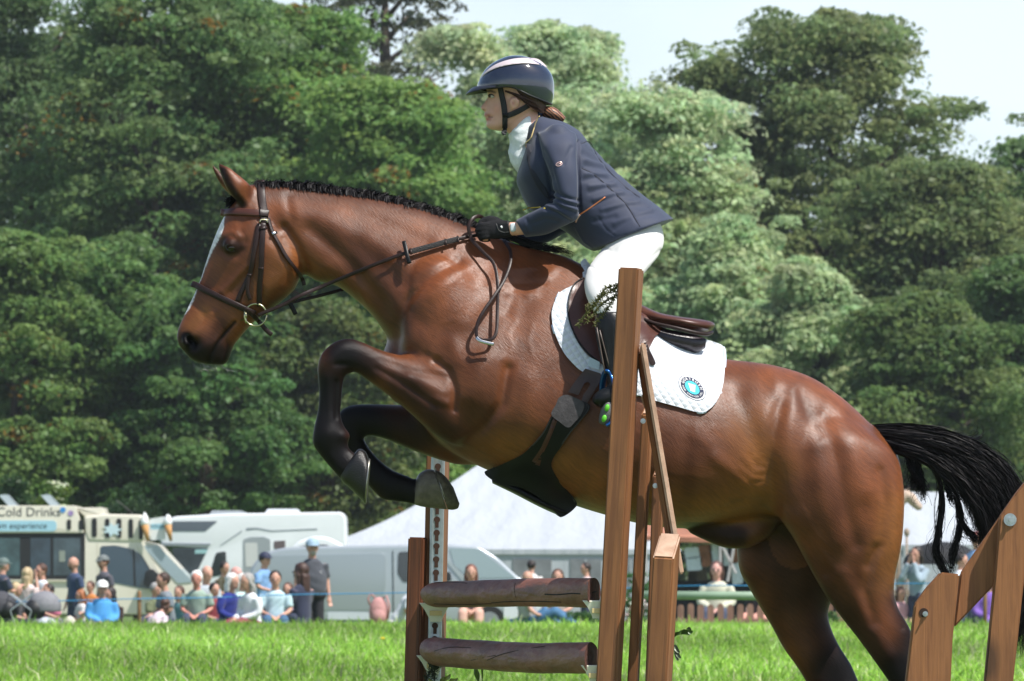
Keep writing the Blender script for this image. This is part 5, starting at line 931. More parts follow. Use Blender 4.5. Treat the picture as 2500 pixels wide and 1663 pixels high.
# tail: main plume and hanging locks
addst(*strands(G3([[(2120,1045,0),(2200,1043,-.02),(2300,1058,-.03),(2400,1098,-.03),(2460,1160,-.03),(2495,1240,-.02)],
                   [(2125,1055,-.03),(2200,1062,-.05),(2300,1085,-.05),(2390,1135,-.05),(2450,1210,-.04),(2480,1300,-.03)],
                   [(2135,1068,-.04),(2205,1085,-.06),(2290,1112,-.06),(2365,1165,-.06),(2420,1240,-.05),(2450,1340,-.03)],
                   [(2150,1085,-.03),(2210,1105,-.05),(2270,1125,-.06),(2330,1175,-.06),(2385,1250,-.05),(2410,1330,-.03)]]), 5200, .013, .0021, rs, wob=.010))
addst(*strands(G3([[(2300,1080,.0),(2400,1110,.0),(2470,1180,.0),(2510,1280,.0),(2540,1420,0),(2530,1580,0)],
                   [(2300,1090,.02),(2380,1140,.02),(2450,1230,.02),(2490,1330,.02),(2500,1450,.02),(2480,1570,.02)]]), 1800, .022, .002, rs, wob=.014))
addst(*strands(G3([[(2140,1060,.0),(2190,1075,.0),(2240,1095,.0),(2290,1110,0)],[(2150,1075,-.03),(2195,1100,-.03),(2240,1116,-.03),(2285,1120,-.02)]]), 420, .008, .004, rs))
locks = [[(2215,1112),(2222,1140),(2238,1165),(2248,1185)],[(2240,1118),(2244,1155),(2250,1190),(2252,1218)],[(2275,1130),(2295,1180),(2298,1240),(2290,1310),(2286,1350),(2310,1400),(2322,1412)],
 [(2320,1160),(2335,1210),(2345,1260),(2338,1310),(2325,1350),(2322,1395)],[(2345,1165),(2362,1215),(2385,1255),(2395,1300),(2400,1345)],[(2300,1150),(2310,1180),(2320,1210),(2330,1225)],
 [(2360,1190),(2380,1240),(2400,1290),(2415,1340),(2418,1380)],[(2335,1220),(2350,1280),(2372,1310),(2390,1325)],[(2390,1200),(2410,1260),(2430,1320),(2440,1370)],[(2225,1100),(2228,1130),(2232,1160),(2236,1200)]]
for li, L in enumerate(locks):
    yy = -.03 + .012 * (li % 5); m_ = len(L)
    L = catmull(L, 2); g0 = [W(p[0], p[1], yy) for p in L]
    addst(*strands([g0], 150 if li in (2, 3) else 95, .0065, .0024, rs, wob=.006))
    addst(*strands([g0], 22, .016, .0011, rs, wob=.016))
addst(*strands(G3([[(2340,1070,0),(2370,1065,0),(2390,1055,0),(2352+30,1030,0)],[(2345,1075,-.01),(2380,1078,-.01),(2400,1068,-.01),(2405,1050,-.01)]]), 14, .006, .0014, rs, wob=.006))
M("tail", np.concatenate(Vs), np.concatenate(Fs), hairm, horse, True, world=True)
# mane: roached/plaited crest
Vs = []; Fs = []; k = 0
crest = catmull([(628,447),(700,449),(760,452),(820,462),(880,470),(940,482),(1000,498),(1060,516),(1120,538),(1150,552)], 12)
for i, p in enumerate(crest):
    for _ in range(44):
        q = p + rs.randn(2) * (5, 2); u = (q[0] - 628) / 520
        h = 1 + 6 * min(1, u * 1.2) * (.5 + .5 * rs.rand()) + 3 * max(0, math.sin(q[0] / 7.0)) ; y0 = rs.randn() * .008
        tip = (q[0] + h * .9 * (.5 + rs.rand()), q[1] - h * (.7 + .5 * rs.rand())); b = (q[0] - 2, q[1] + 8 + 9 * rs.rand())
        m1 = ((b[0] + tip[0]) / 2 - 3, (b[1] + tip[1]) / 2 - 3)
        addst(*strands([[W(b[0], b[1], y0 - .018), W(m1[0], m1[1], y0 - .006), W(tip[0], tip[1], y0 + .004), W(tip[0] + 3, tip[1] - 2, y0 + .002)]], 1, .001, .0018, rs))
for c in (655,690,722,750,778,808,842,880,920,962,1004,1045,1085,1120):   # small plait knots
    py = np.interp(c, crest[:, 0], crest[:, 1]) - 5; r0 = 5 + (c % 7) * .5
    pts = [W(c + math.cos(a) * r0 * .75, py + math.sin(a) * r0 * .55 - 1, -.012 + .01 * math.sin(2 * a)) for a in np.linspace(0, 6.28, 9)]
    addst(*strands([pts], 14, .003, .0016, rs))
addst(*strands(G3([[(1150,555,-.01),(1230,580,-.03),(1290,603,-.03),(1345,612,-.02)],[(1160,548,0),(1240,572,0),(1310,596,0),(1395,618,0)]]), 170, .004, .002, rs, wob=.005))
addst(*strands(G3([[(1330,612,-.0),(1360,608,0),(1385,612,0),(1400,622,0)],[(1300,602,-.0),(1340,600,0),(1370,604,0),(1390,618,0)]]), 40, .006, .0015, rs, wob=.006))
M("mane", np.concatenate(Vs), np.concatenate(Fs), hairm, horse, True, world=True)
Vs = []; Fs = []; k = 0
addst(*strands(G3([[(596,478,-.02),(575,478,-.03),(560,485,-.03),(551,484,-.02)],[(592,484,.0),(575,490,.0),(562,502,-.0),(558,512,0)]]), 160, .006, .0035, rs, wob=.004))
M("forelock", np.concatenate(Vs), np.concatenate(Fs), hairm, horse, True, world=True)
# whiskers
Vs = []; Fs = []; k = 0
whm = mat("whisker_hair", (.35, .33, .3), .5)
for _ in range(26):
    a = (470 + rs.rand() * 90, 884 + rs.rand() * 8); d_ = rs.rand() * 1.6 - .2
    addst(*strands([[W(a[0], a[1], -.02), W(a[0] + d_ * 10, a[1] + 9, -.025), W(a[0] + d_ * 26, a[1] + 15, -.03), W(a[0] + d_ * 40, a[1] + 18, -.03)]], 1, .002, .0006, rs))
M("whiskers", np.concatenate(Vs), np.concatenate(Fs), whm, horse, True, world=True)

# ================================================================ TACK
from mathutils.geometry import delaunay_2d_cdt
def drape(poly, off, thick, step=7, curve=True, bv=None, smooth=6, yfun=None, sub=5):
    """sheet lying on the horse: photo-plane outline dropped onto the coat, with a real thickness"""
    B = catmull(list(poly) + [poly[0]], sub)[:-1] if curve else np.array(poly, float)
    x0, y0 = B.min(0); x1, y1 = B.max(0)
    gx, gy = np.meshgrid(np.arange(x0 + step / 2, x1, step), np.arange(y0 + step / 2, y1, step)); Gp = np.stack([gx.ravel(), gy.ravel()], 1)
    Bc = np.vstack([B, B[:1]]); Gp = Gp[inpoly(Gp, B) & (dpoly(Gp, Bc) > step * .45)]
    A = [Vector((float(p[0]), float(p[1]))) for p in np.vstack([B, Gp])]
    r = delaunay_2d_cdt(A, [], [list(range(len(B)))], 1, 1e-4)
    P2 = np.array([(v.x, v.y) for v in r[0]]); T = [tuple(f) for f in r[2]]; n = len(P2)
    if yfun is not None: Y = np.array([yfun(a, b) for a, b in P2])
    if yfun is None or smooth > 6:
        if yfun is None: Y = np.zeros(n)
        for i, (a, b) in enumerate(P2):
            if yfun is not None: break
            if bv is None: Y[i] = hit(a, b, 0)[0].y
            else:
                q = bv.ray_cast(CAMP, (W(a, b, 0) - CAMP).normalized()); Y[i] = q[0].y if q[0] else 0
        nb = [set() for _ in range(n)]
        for f in T:
            for i in range(3): nb[f[i]] |= {f[(i + 1) % 3], f[(i + 2) % 3]}
        for _ in range(smooth): Y = np.array([.5 * Y[i] + .5 * np.mean([Y[j] for j in nb[i]]) if nb[i] else Y[i] for i in range(n)])
    inn = Wn(P2, Y - off); out = Wn(P2, Y - off - thick)
    ed = {}
    for f in T:
        for i in range(3):
            a, b = f[i], f[(i + 1) % 3]
            if (b, a) in ed: del ed[(b, a)]
            else: ed[(a, b)] = 1
    F = T + [tuple(n + i for i in f[::-1]) for f in T] + [(b, a, a + n, b + n) for a, b in ed]
    return np.vstack([out, inn]), F
def dobj(name, poly, off, thick, m, parent=None, **k):
    mirror = k.pop('mirror', False); V, F = drape(poly, off, thick, **k); g = G(); g.add(V, F)
    if mirror: V2 = V.copy(); V2[:, 1] *= -1; g2 = G(); g2.add(V2, F); autosmooth(g2.build(name, m, parent, True, world=True), 50)
    return autosmooth(g.build(name, m, parent, True, world=True), 50)
def ribbon(pts, width, thick, nrm, n=8):
    """flat strap: pts 3D, width across, normals out of the coat"""
    V = []; F = []; m = len(pts); cs = [(-1, -.6), (-.8, -1), (.8, -1), (1, -.6), (1, .6), (.8, 1), (-.8, 1), (-1, .6)]
    wd = width if hasattr(width, '__len__') else [width] * m
    for i in range(m):
        t = Vector(pts[min(i + 1, m - 1)]) - Vector(pts[max(i - 1, 0)]); t.normalize(); nn = Vector(nrm[i]); nn = (nn - t * nn.dot(t)).normalized(); s = t.cross(nn)
        for a, b in cs: V.append(Vector(pts[i]) + s * a * wd[i] / 2 + nn * (b * thick / 2))
    for i in range(m - 1):
        for j in range(8): F.append((i * 8 + j, i * 8 + (j + 1) % 8, (i + 1) * 8 + (j + 1) % 8, (i + 1) * 8 + j))
    F.append(tuple(range(7, -1, -1))); F.append(tuple((m - 1) * 8 + j for j in range(8)))
    return [v[:] for v in V], F
PX = D0 / FPX
def strap(px, wpx, off=.004, thick=.005, sub=5, wrap=None, smooth=3, bv=None):
    """strap laid on the coat along photo-plane points; wrap=(front pixel) carries it round to the far side"""
    Q = catmull(px, sub); pts = []; nr = []
    for a, b in Q:
        if bv is None: p, nn = hit(a, b, 0)
        else:
            q = bv.ray_cast(CAMP, (W(a, b, 0) - CAMP).normalized()); p, nn = (q[0], q[1]) if q[0] else (W(a, b, -.1), Vector((0, -1, 0)))
        pts.append(np.array(p)); nr.append(np.array(nn))
    pts = np.array(pts); nr = np.array(nr)
    for _ in range(smooth): pts[1:-1, 1] = .5 * pts[1:-1, 1] + .25 * (pts[:-2, 1] + pts[2:, 1]); nr[1:-1] = .5 * nr[1:-1] + .25 * (nr[:-2] + nr[2:])
    pts = pts + nr * off
    if wrap is not None:
        c = np.array(W(wrap[0], wrap[1], 0)); d = c - pts[0]
        pm = pts * (1, -1, 1); nm = nr * (1, -1, 1)
        mid = [pts[0] * .5 + c * .5 + (c - pts.mean(0)) * .03]; cn = (c - pts.mean(0)); cn[1] = 0; cn /= np.linalg.norm(cn)
        pts = np.vstack([pm[::-1], [mid[0] * (1, -1, 1)], [c], mid, pts]); nr = np.vstack([nm[::-1], [cn * .7 + nm[0] * .5], [cn], [cn * .7 + nr[0] * .5], nr])
        nr /= np.linalg.norm(nr, axis=1, keepdims=True)
    return ribbon(pts, wpx * PX, thick, nr)
leath = mat("dark_brown_leather", (.022, .011, .009), .4, var=.3, vscale=30, bump=.25, bscale=220, spec=.28, bdist=.002)
leath2 = mat("brown_saddle_leather", (.075, .026, .018), .34, spec=.35, var=.25, vscale=14, bump=.2, bscale=160, bdist=.002)
leath3 = mat("matte_grey_leather", (.055, .048, .05), .6, var=.4, vscale=40, bump=.5, bscale=120, bdist=.003)
blackl = mat("black_leather", (.006, .006, .006), .38, spec=.22, var=.3, vscale=20, bump=.25, bscale=150, bdist=.002)
brass = mat("brass_bit", (.42, .40, .24), .25, metal=1); nickel = mat("nickel", (.5, .5, .5), .25, metal=1)
white_c = mat("white_quilted_cotton", (.68, .71, .76), .85, var=.03, vscale=20, sheen=.2)
# quilting of the pad
_N = white_c.node_tree.nodes; _L = white_c.node_tree.links
_t = _N.new("ShaderNodeTexCoord"); _m = _N.new("ShaderNodeMapping"); _m.inputs["Rotation"].default_value = (0, math.radians(45 - 12), 0); _m.inputs["Scale"].default_value = (46, 0, 46)
_L.new(_t.outputs["Object"], _m.inputs[0]); _sx = _N.new("ShaderNodeSeparateXYZ"); _L.new(_m.outputs[0], _sx.inputs[0])
_o = []
for ax in ("X", "Z"):
    a = _N.new("ShaderNodeMath"); a.operation = 'PINGPONG'; a.inputs[1].default_value = .5; _L.new(_sx.outputs[ax], a.inputs[0])
    b = _N.new("ShaderNodeMath"); b.operation = 'POWER'; b.inputs[1].default_value = .45; c = _N.new("ShaderNodeMath"); c.operation = 'MULTIPLY'; c.inputs[1].default_value = 2
    _L.new(a.outputs[0], c.inputs[0]); _L.new(c.outputs[0], b.inputs[0]); _o.append(b)
_mm = _N.new("ShaderNodeMath"); _mm.operation = 'MULTIPLY'; _L.new(_o[0].outputs[0], _mm.inputs[0]); _L.new(_o[1].outputs[0], _mm.inputs[1])
_b = _N.new("ShaderNodeBump"); _b.inputs["Strength"].default_value = .55; _b.inputs["Distance"].default_value = .008; _L.new(_mm.outputs[0], _b.inputs["Height"]); _L.new(_b.outputs[0], _N["Principled BSDF"].inputs["Normal"])
pipe = mat("pad_binding", (.62, .72, .85), .7, bump=.2, bscale=200)

# ---- saddle pad
pad = root("saddle_pad", "white quilted saddle pad with a round blue emblem under the saddle", "saddle pad", W(1600, 900, 0))
padpoly = [(1417,640),(1428,631),(1438,643),(1470,676),(1520,722),(1590,775),(1660,822),(1723,829),(1769,848),(1770,885),(1766,936),(1753,974),(1732,999),(1707,1007),(1654,993),(1596,977),(1540,958),(1500,935),(1462,912),(1436,911),(1420,906),(1404,893),(1378,863),(1356,817),(1347,775),(1351,745),(1367,714),(1397,697),(1420,682),(1422,665)]
Vp, Fp = drape(padpoly, .006, .011, step=7, sub=4, smooth=10)
_g = G(); _g.add(Vp, Fp); V2 = Vp.copy(); V2[:, 1] *= -1; _g.add(V2, Fp)
pads = autosmooth(_g.build("pad_cloth", white_c, pad, True, world=True), 50)
padBV = BVHTree.FromPolygons([tuple(v) for v in Vp], Fp)
def on(bv, px, py, off=0.0):
    q = bv.ray_cast(CAMP, (W(px, py, 0) - CAMP).normalized()); return (q[0] if q[0] else W(px, py, -.2)) + Vector((0, -off, 0))
edge = [padpoly[i] for i in range(8, len(padpoly))]
V, F = strap([(a, b) for a, b in edge[:-3]], 7, .003, .007, sub=4, bv=padBV); g = G(); g.add(V, F); g.build("binding", pipe, pad, True, world=True)
# emblem
navy = mat("navy_thread", (.018, .025, .065), .7, bump=.3, bscale=500); cyan = mat("cyan_thread", (.06, .52, .66), .7, bump=.3, bscale=500); wthr = mat("white_thread", (.85, .85, .85), .7)
_tc = {}
def text_mesh2(s, size, font_bold=False, off=0.0):
    cu = bpy.data.curves.new("t", 'FONT'); cu.body = s; cu.size = size; cu.align_x = 'CENTER'; cu.align_y = 'CENTER'; cu.offset = off; cu.resolution_u = 3
    o = bpy.data.objects.new("t", cu); sc.collection.objects.link(o); dg = bpy.context.evaluated_depsgraph_get(); ev = o.evaluated_get(dg); me = ev.to_mesh()
    V = np.array([v.co[:] for v in me.vertices]); F = [tuple(p.vertices) for p in me.polygons]; ev.to_mesh_clear(); bpy.data.objects.remove(o); bpy.data.curves.remove(cu)
    return V, F
EC = np.array((1690, 946.5)); E1 = np.array((29.5, 9.0)); E2 = np.array((4.0, 26.5))
def epx(u, v): return EC + u * E1 + v * E2
def emb(g, pts, faces, off):
    g.add([on(padBV, *epx(u, v), off)[:] for u, v in pts], faces)
def disk(r, off, m, name, par, r0=None):
    g = G(); n = 40; A = np.linspace(0, 2 * math.pi, n, endpoint=False)
    rings = [0.02, r * .5, r] if r0 is None else [r0, r]
    pts = [(q * math.cos(a), q * math.sin(a)) for q in rings for a in A]; F = []
    for k_ in range(len(rings) - 1):
        for i in range(n): F.append((k_ * n + i, k_ * n + (i + 1) % n, (k_ + 1) * n + (i + 1) % n, (k_ + 1) * n + i))
    if r0 is None: F.append(tuple(range(n)))
    emb(g, pts, F, off); return g.build(name, m, par, True, world=True)
em = disk(1.08, .0012, wthr, "emblem", pad); disk(1.11, .0016, navy, "outline", em, 1.07); disk(.96, .0022, navy, "ring", em); disk(.60, .0032, cyan, "centre", em)
g = G()
def arc_text(s, r, a0, a1, size, flip):
    n = len(s)
    for i, ch in enumerate(s):
        if ch == ' ': continue
        V, F = text_mesh(ch, size, off=.004)
        a = math.radians(a0 + (a1 - a0) * i / (n - 1)); c, s_ = math.cos(a), math.sin(a)     # angle from top, clockwise
        pts = []
        for x, y, _ in V:
            rr = (r + y) if not flip else (r - y); xx = x if not flip else -x
            pts.append((rr * s_ + xx * c, -(rr * c) + xx * s_))
        emb(g, pts, F, .0034)
arc_text("GORTRUSH", .77, -70, 76, .31, False)
arc_text("FOOD SERVICES LTD.", .79, -97, -258, .185, True)
g.build("lettering", wthr, em, False, world=True)
g = G()
for (a, b, c_, d) in ((-.30,-.17,-.20,-.11),(-.13,-.01,-.08,-.01),(.03,.15,.02,.09),(.19,.31,.12,.21)):
    emb(g, [(a, -.33), (b, -.33), (d, .18), (c_, .18)], [(0, 1, 2, 3)], .0042)
emb(g, [(-.21, .2), (.21, .2), (.19, .36), (-.19, .36)], [(0, 1, 2, 3)], .0042); g.build("motif", wthr, em, False, world=True)

# ---- saddle
sad = root("saddle", "brown leather jumping saddle on the white pad", "saddle", W(1560, 780, 0))
seat = [(1418,655,1424,690,.035,0,0),(1436,652,1440,715,.06,0,0),(1470,680,1470,750,.085,0,0),(1520,722,1518,785,.11,0,0),(1572,748,1570,795,.14,0,0),(1610,765,1608,797,.165,0,0),(1655,774,1652,801,.175,0,0),(1695,779,1693,812,.165,0,0),(1728,784,1724,812,.13,0,0),(1742,789,1738,805,.08,0,0),(1745,794,1743,800,.03,0,0)]
V, F = loft(seat, 7, 32, 2.6); g = G(); g.add(V, F); g.build("seat", leath2, sad, True, world=True)
g = G()
V, F = tube([W(*p) for p in catmull([(1560,776,-.15),(1600,790,-.168),(1650,801,-.178),(1695,812,-.168),(1722,816,-.14),(1738,812,-.09)], 4)], .0075, 8)
g.add(V, F); g.build("welt", leath, sad, True, world=True)
panel = [(1560,790,1552,838,.05,-.10,0),(1600,796,1592,842,.055,-.105,0),(1640,806,1632,848,.055,-.11,0),(1680,814,1675,856,.05,-.11,0),(1706,820,1700,862,.04,-.105,0),(1724,828,1722,850,.02,-.1,0)]
V, F = loft(panel, 5, 22, 2.4); plum = mat("dark_plum_leather", (.022, .014, .02), .35, bump=.2, bscale=90, var=.3, vscale=10)
for q in (1, -1): g = G(); g.add(V * (1, q, 1), F); g.build("panel", plum, sad, True, world=True)
flapP = [(1423,676),(1404,690),(1392,712),(1386,742),(1387,775),(1396,805),(1412,838),(1434,866),(1460,884),(1500,902),(1545,896),(1578,862),(1600,822),(1618,800),(1590,785),(1540,752),(1500,726),(1460,696)]
fl_ = dobj("flap", flapP, .02, .008, leath2, sad, mirror=True, smooth=14, step=8)
V, F = drape(flapP, .02, .008, smooth=14, step=8); flapBV = BVHTree.FromPolygons([tuple(v) for v in V], F)
V, F = strap([(1425,678),(1404,692),(1393,713),(1388,742),(1389,775),(1398,804),(1414,836),(1436,863),(1460,881)], 4, .001, .006, bv=flapBV); g = G(); g.add(V, F); g.build("piping", blackl, sad, True, world=True)
dobj("skirt", [(1500,716),(1530,745),(1570,765),(1616,800),(1592,826),(1566,838),(1530,830),(1505,790)], .034, .006, leath2, sad, smooth=14)
dobj("billet_strap", [(1566,842),(1578,838),(1590,862),(1600,884),(1597,892),(1588,890),(1580,874)], .022, .005, leath, sad, curve=True)
# stirrup leather + iron with the boot in it
stl = G()
for a, b in (((1457,800),(1477,912)), ((1464,806),(1490,905))):
    stl.add(*ribbon([W(*(np.array(a) * (1 - t) + np.array(b) * t), -.40) for t in np.linspace(0, 1, 5)], .004, .012, [(0, -1, 0)] * 5))
stl.build("stirrup_leather", mat("pale_edged_leather", (.12, .09, .075), .4), sad, True, world=True)
blue = mat("blue_alloy", (.01, .10, .36), .28, metal=.6, coat=.6); green = mat("green_tread", (.12, .55, .03), .5); grey = mat("grey_rubber", (.11, .11, .11), .55, bump=.3, bscale=100)
g = G(); YS = -.40
g.tube([W(*p) for p in catmull([(1480,1040,YS-.02),(1492,1028,YS-.02),(1500,985,YS-.02),(1499,945,YS-.02),(1492,918,YS),(1483,906,YS),(1476,914,YS+.02),(1471,938,YS+.05),(1470,962,YS+.07)], 5)], .0062, 8, flat=1.8)
st = g.build("stirrup", blue, sad, True, world=True)
g = G(); V, F = loft([(1478,970,1492,972,.03,YS+.02,0),(1472,985,1497,990,.045,YS+.02,0),(1464,1010,1495,1015,.05,YS+.02,0),(1462,1030,1488,1038,.04,YS+.02,0),(1468,1036,1480,1040,.02,YS+.02,0)], 5, 20, 3); g.add(V, F); g.build("tread_frame", grey, st, True, world=True)
g = G()
for c in ((1482, 996), (1475, 1022)):
    q = W(c[0], c[1], YS - .03); g.ell(q, (.0085, .006, .013), 12, rot=Matrix.Rotation(math.radians(14), 3, 'Y'))
g.build("tread_pad", green, st, True, world=True)

# ---- girth
girth = root("girth", "black leather girth with belly guard strapped under the horse", "girth", W(1330, 1120, 0))
gp = [(1380,966),(1434,984),(1438,1002),(1414,1030),(1391,1058),(1367,1094),(1346,1132),(1360,1166),(1384,1196),(1408,1227),(1401,1243),(1376,1260),(1362,1257),(1338,1234),(1314,1214),(1290,1200),(1262,1188),(1232,1184),(1207,1173),(1186,1158),(1185,1150),(1207,1142),(1232,1131),(1271,1112),(1296,1091),(1324,1058),(1348,1012)]
gy = []
for a, b in gp: gy.append(hit(a, b, 0)[0].y)
def gyf(a, b):
    p = hit(a, b, 0)[0].y
    if p > -.12: p = -.12 - .0 * b
    return p
gb = dobj("belly_guard", gp, .012, .014, blackl, girth, yfun=gyf, step=8, smooth=14, mirror=True)
V, F = drape(gp, .012, .014, yfun=gyf, step=8, smooth=14); gBV = BVHTree.FromPolygons([tuple(v) for v in V], F)
V, F = strap([(1434,986),(1436,1001),(1412,1032),(1389,1060),(1365,1096),(1348,1132),(1361,1162),(1385,1194),(1404,1226)], 3, .001, .006, bv=gBV); g = G(); g.add(V, F)
V, F = strap([(1348,1016),(1326,1058),(1298,1090),(1272,1110),(1232,1129),(1190,1150)], 3, .001, .006, bv=gBV); g.add(V, F); g.build("piping", mat("edge_leather", (.03, .028, .026), .4), girth, True, world=True)
# under-belly band joining both sides
V, F = loft([(1200,1168,1202,1180,.10,0,0),(1262,1186,1256,1206,.15,0,0),(1330,1222,1318,1238,.16,0,0),(1392,1246,1372,1262,.15,0,0)], 4, 20, 3); g = G(); g.add(V, F); g.build("belly_plate", blackl, girth, True, world=True)
bl_ = dobj("billet", [(1429,900),(1467,912),(1466,930),(1447,962),(1432,988),(1418,986),(1424,965),(1438,945),(1441,938),(1435,932),(1427,936),(1412,965),(1402,962),(1387,957),(1402,934),(1416,916)], .018, .006, mat("billet_leather", (.05, .026, .022), .45, var=.3, vscale=30), girth, curve=False)
for a, b in ((1401,950),(1426,966),(1420,982)):
    g = G(); g.tube([hit(a, b)[0] + Vector((0, -.0245, 0)), hit(a, b)[0] + Vector((0, -.0255, 0))], .0022, 8)
g.build("hole", blackl, bl_, True, world=True)
dobj("buckle_guard", [(1377,964),(1392,966),(1425,984),(1420,1010),(1404,1030),(1388,1044),(1368,1032),(1346,1012),(1357,988),(1364,972)], .032, .007, leath3, girth, smooth=12)
g = G(); V, F = strap([(1356,1024),(1346,1050),(1333,1080),(1322,1105),(1312,1136)], 13, .002, .005, bv=gBV); g.add(V, F)
V, F = strap([(1350,1040),(1338,1070),(1322,1100),(1303,1128)], 9, .001, .005, bv=gBV); g.add(V, F); g.build("girth_strap", leath2, girth, True, world=True)
g = G(); V, F = strap([(1309,1080),(1318,1068),(1326,1076),(1318,1088),(1309,1080)], 3, .008, .004, bv=gBV, sub=3); g.add(V, F); g.build("buckle", mat("dark_metal", (.05, .06, .08), .3, metal=1), girth, True, world=True)
clip = dobj("pad_loop", [(1440,872),(1464,884),(1463,903),(1434,893)], .03, .004, pipe, pad, curve=False)

# ---- bridle and reins
br = root("bridle", "dark brown leather bridle with brass bit ring and reins on the horse's head", "bridle", W(620, 640, 0))
def S(name, px, w, mat_=leath, off=.004, th=.005, wrap=None, par=br, **k):
    V, F = strap(px, w, off, th, wrap=wrap, **k); g = G(); g.add(V, F); return g.build(name, mat_, par, True, world=True)
S("headpiece", [(637,448),(638,470),(641,500),(645,523),(643,545)], 19, off=.005, wrap=(637,441))
S("browband", [(548,520),(575,519),(600,519),(630,522),(654,523)], 17, off=.007, th=.009, wrap=(541,518), mat_=leath2)
S("browband_keeper", [(632,522),(645,523),(655,524)], 19, off=.010, th=.007)
c1 = S("cheekpiece", [(642,545),(641,580),(640,620),(638,665),(634,712),(631,745)], 13, off=.009); S("keeper", [(632,655),(645,655)], 5, off=.013, par=c1, sub=2); S("keeper", [(634,560),(650,560)], 7, off=.013, par=c1, sub=2)
S("buckle", [(634,547),(636,541),(649,542),(650,548)], 3.5, off=.016, th=.004, mat_=brass, par=c1, sub=3)
c2 = S("noseband_hanger", [(632,548),(627,580),(620,620),(612,665),(602,690),(588,718),(581,735)], 11, off=.007); S("strap_end", [(611,668),(606,695),(606,715),(611,731)], 9, off=.011, par=c2); S("keeper", [(604,670),(617,672)], 5, off=.012, par=c2, sub=2)
S("throatlash", [(652,535),(660,560),(667,576),(680,600),(697,628),(718,656),(738,682),(743,697)], 9, off=.009); S("throatlash_keeper", [(661,574),(672,572)], 7, off=.014, th=.004, mat_=nickel, sub=2)
S("noseband", [(480,697),(505,710),(535,725),(565,739),(595,752),(620,763)], 15, off=.007, th=.012, wrap=(471,694))
S("flash_strap", [(598,752),(615,765),(628,780),(640,794),(652,808),(664,818)], 11, off=.012)
p0 = hit(624, 769, -.06)[0]; yb = min(p0.y, -.062) - .016
g = G(); g.tube([W(624 + 27 * math.cos(a), 769 + 27 * math.sin(a), yb) for a in np.linspace(0, 2 * math.pi, 33)], .0036, 8); ring = g.build("bit_ring", brass, br, True, world=True)
g = G(); g.tube([W(*p) for p in catmull([(572,787,-.035),(585,783,-.05),(600,776,yb),(599,764,yb),(598,775,yb),(602,789,yb)], 3)], [.0035] * 6 + [.005] * 10, 8); g.build("mouthpiece", brass, br, True, world=True)
def free(name, pts, w, th=.005, m=leath, par=br, sub=6, round_=False):
    Q = catmull(pts, sub); P3 = [W(*q) for q in Q]; g = G()
    if round_: g.tube(P3, w * PX / 2, 8)
    else: g.add(*ribbon(P3, w * PX, th, [(0, -1, 0.05)] * len(P3)))
    return g.build(name, m, par, True, world=True)
def ys(a, b, o): return (a, b, min(hit(a, b, -.05)[0].y, -.03) - o)
rn = free("rein", [(630,770,yb),(648,762,yb-.004),(690,745,-.085),(733,722,-.09)] + [ys(a, b, .02) for a, b in ((800,694),(900,652),(984,620),(1030,607),(1088,591),(1130,581),(1165,574))], 9)
free("rein_grip", [ys(a, b, .023) for a, b in ((1000,615),(1030,607),(1060,599),(1088,591),(1118,584))], 13, .009, mat("woven_grip", (.03, .028, .028), .75, bump=.8, bscale=300), rn)
for a in ((1088,591),(1118,584),(1003,614)): free("keeper", [ys(a[0]-1, a[1]-7, .028), ys(a[0]+1, a[1]+7, .028)], 5, .006, leath, rn, 2)
free("rein_stop", [ys(986,590,.03), ys(990,606,.034), ys(994,624,.034), ys(1000,643,.03)], 10, .008, blackl, rn)
free("rein", [(634,772,.06),(660,755,.07),(718,737,.08),(780,722,.09),(836,707,.11),(900,690,.13),(1000,640,.13),(1100,585,.1)], 8)
free("rein_stop", [(704,733,.0),(712,748,-.0),(722,768,0)], 11, .008, blackl)
lp = free("rein_loop", [ys(1165,574,.03), ys(1150,582,.04), ys(1180,616,.05), ys(1206,646,.05), ys(1215,696,.045), ys(1214,757,.04), ys(1212,808,.04), ys(1201,828,.04), ys(1178,831,.04)], 8, .0045)
free("rein_loop", [ys(1230,586,.04), ys(1246,614,.055), ys(1245,646,.055), ys(1230,686,.055), ys(1207,722,.055), ys(1178,764,.05), ys(1165,793,.045), ys(1164,820,.042), ys(1178,831,.042)], 8, .0045)
free("rein_loop", [(1150,580,-.1),(1144,556,-.1),(1153,535,-.09),(1170,528,-.07),(1184,538,-.05),(1188,552,-.04)], 9, .0045)
free("buckle", [ys(1163,824,.05), ys(1172,832,.052), ys(1184,836,.05), ys(1206,841,.045)], 8, .006, nickel, lp)

# ================================================================ RIDER
rid = root("person", "rider in navy jacket, white breeches and glossy navy helmet on the bay horse", "person", W(1540, 620, 0))
headL = [(1196,316,1226,320,.026,0,.1),(1188,309,1246,313,.040,0,.25),(1187,302,1260,304,.049,0,.3),(1190,296,1270,296,.053,0,.3),(1187,291,1280,290,.056,0,.28),(1189,286,1290,284,.058,0,.28),(1184,280,1298,277,.060,0,.28),
 (1186,272,1306,268,.062,0,.26),(1188,262,1313,258,.064,0,.24),(1190,250,1320,248,.066,0,.24),(1191,241,1326,236,.068,0,.22),(1190,230,1330,222,.071,0,.2),(1188,217,1331,205,.073,0,.16),(1193,198,1326,187,.071,0,.1),(1212,172,1308,167,.058,0,0),(1242,156,1280,154,.03,0,0)]
nose = [(1191,238,1202,240,.009,0,0),(1183,249,1200,252,.011,0,0),(1175,259,1198,263,.0145,0,0),(1173,263,1197,267,.0165,0,0),(1178,269,1196,271,.0145,0,0),(1185,272,1196,273,.008,0,0)]
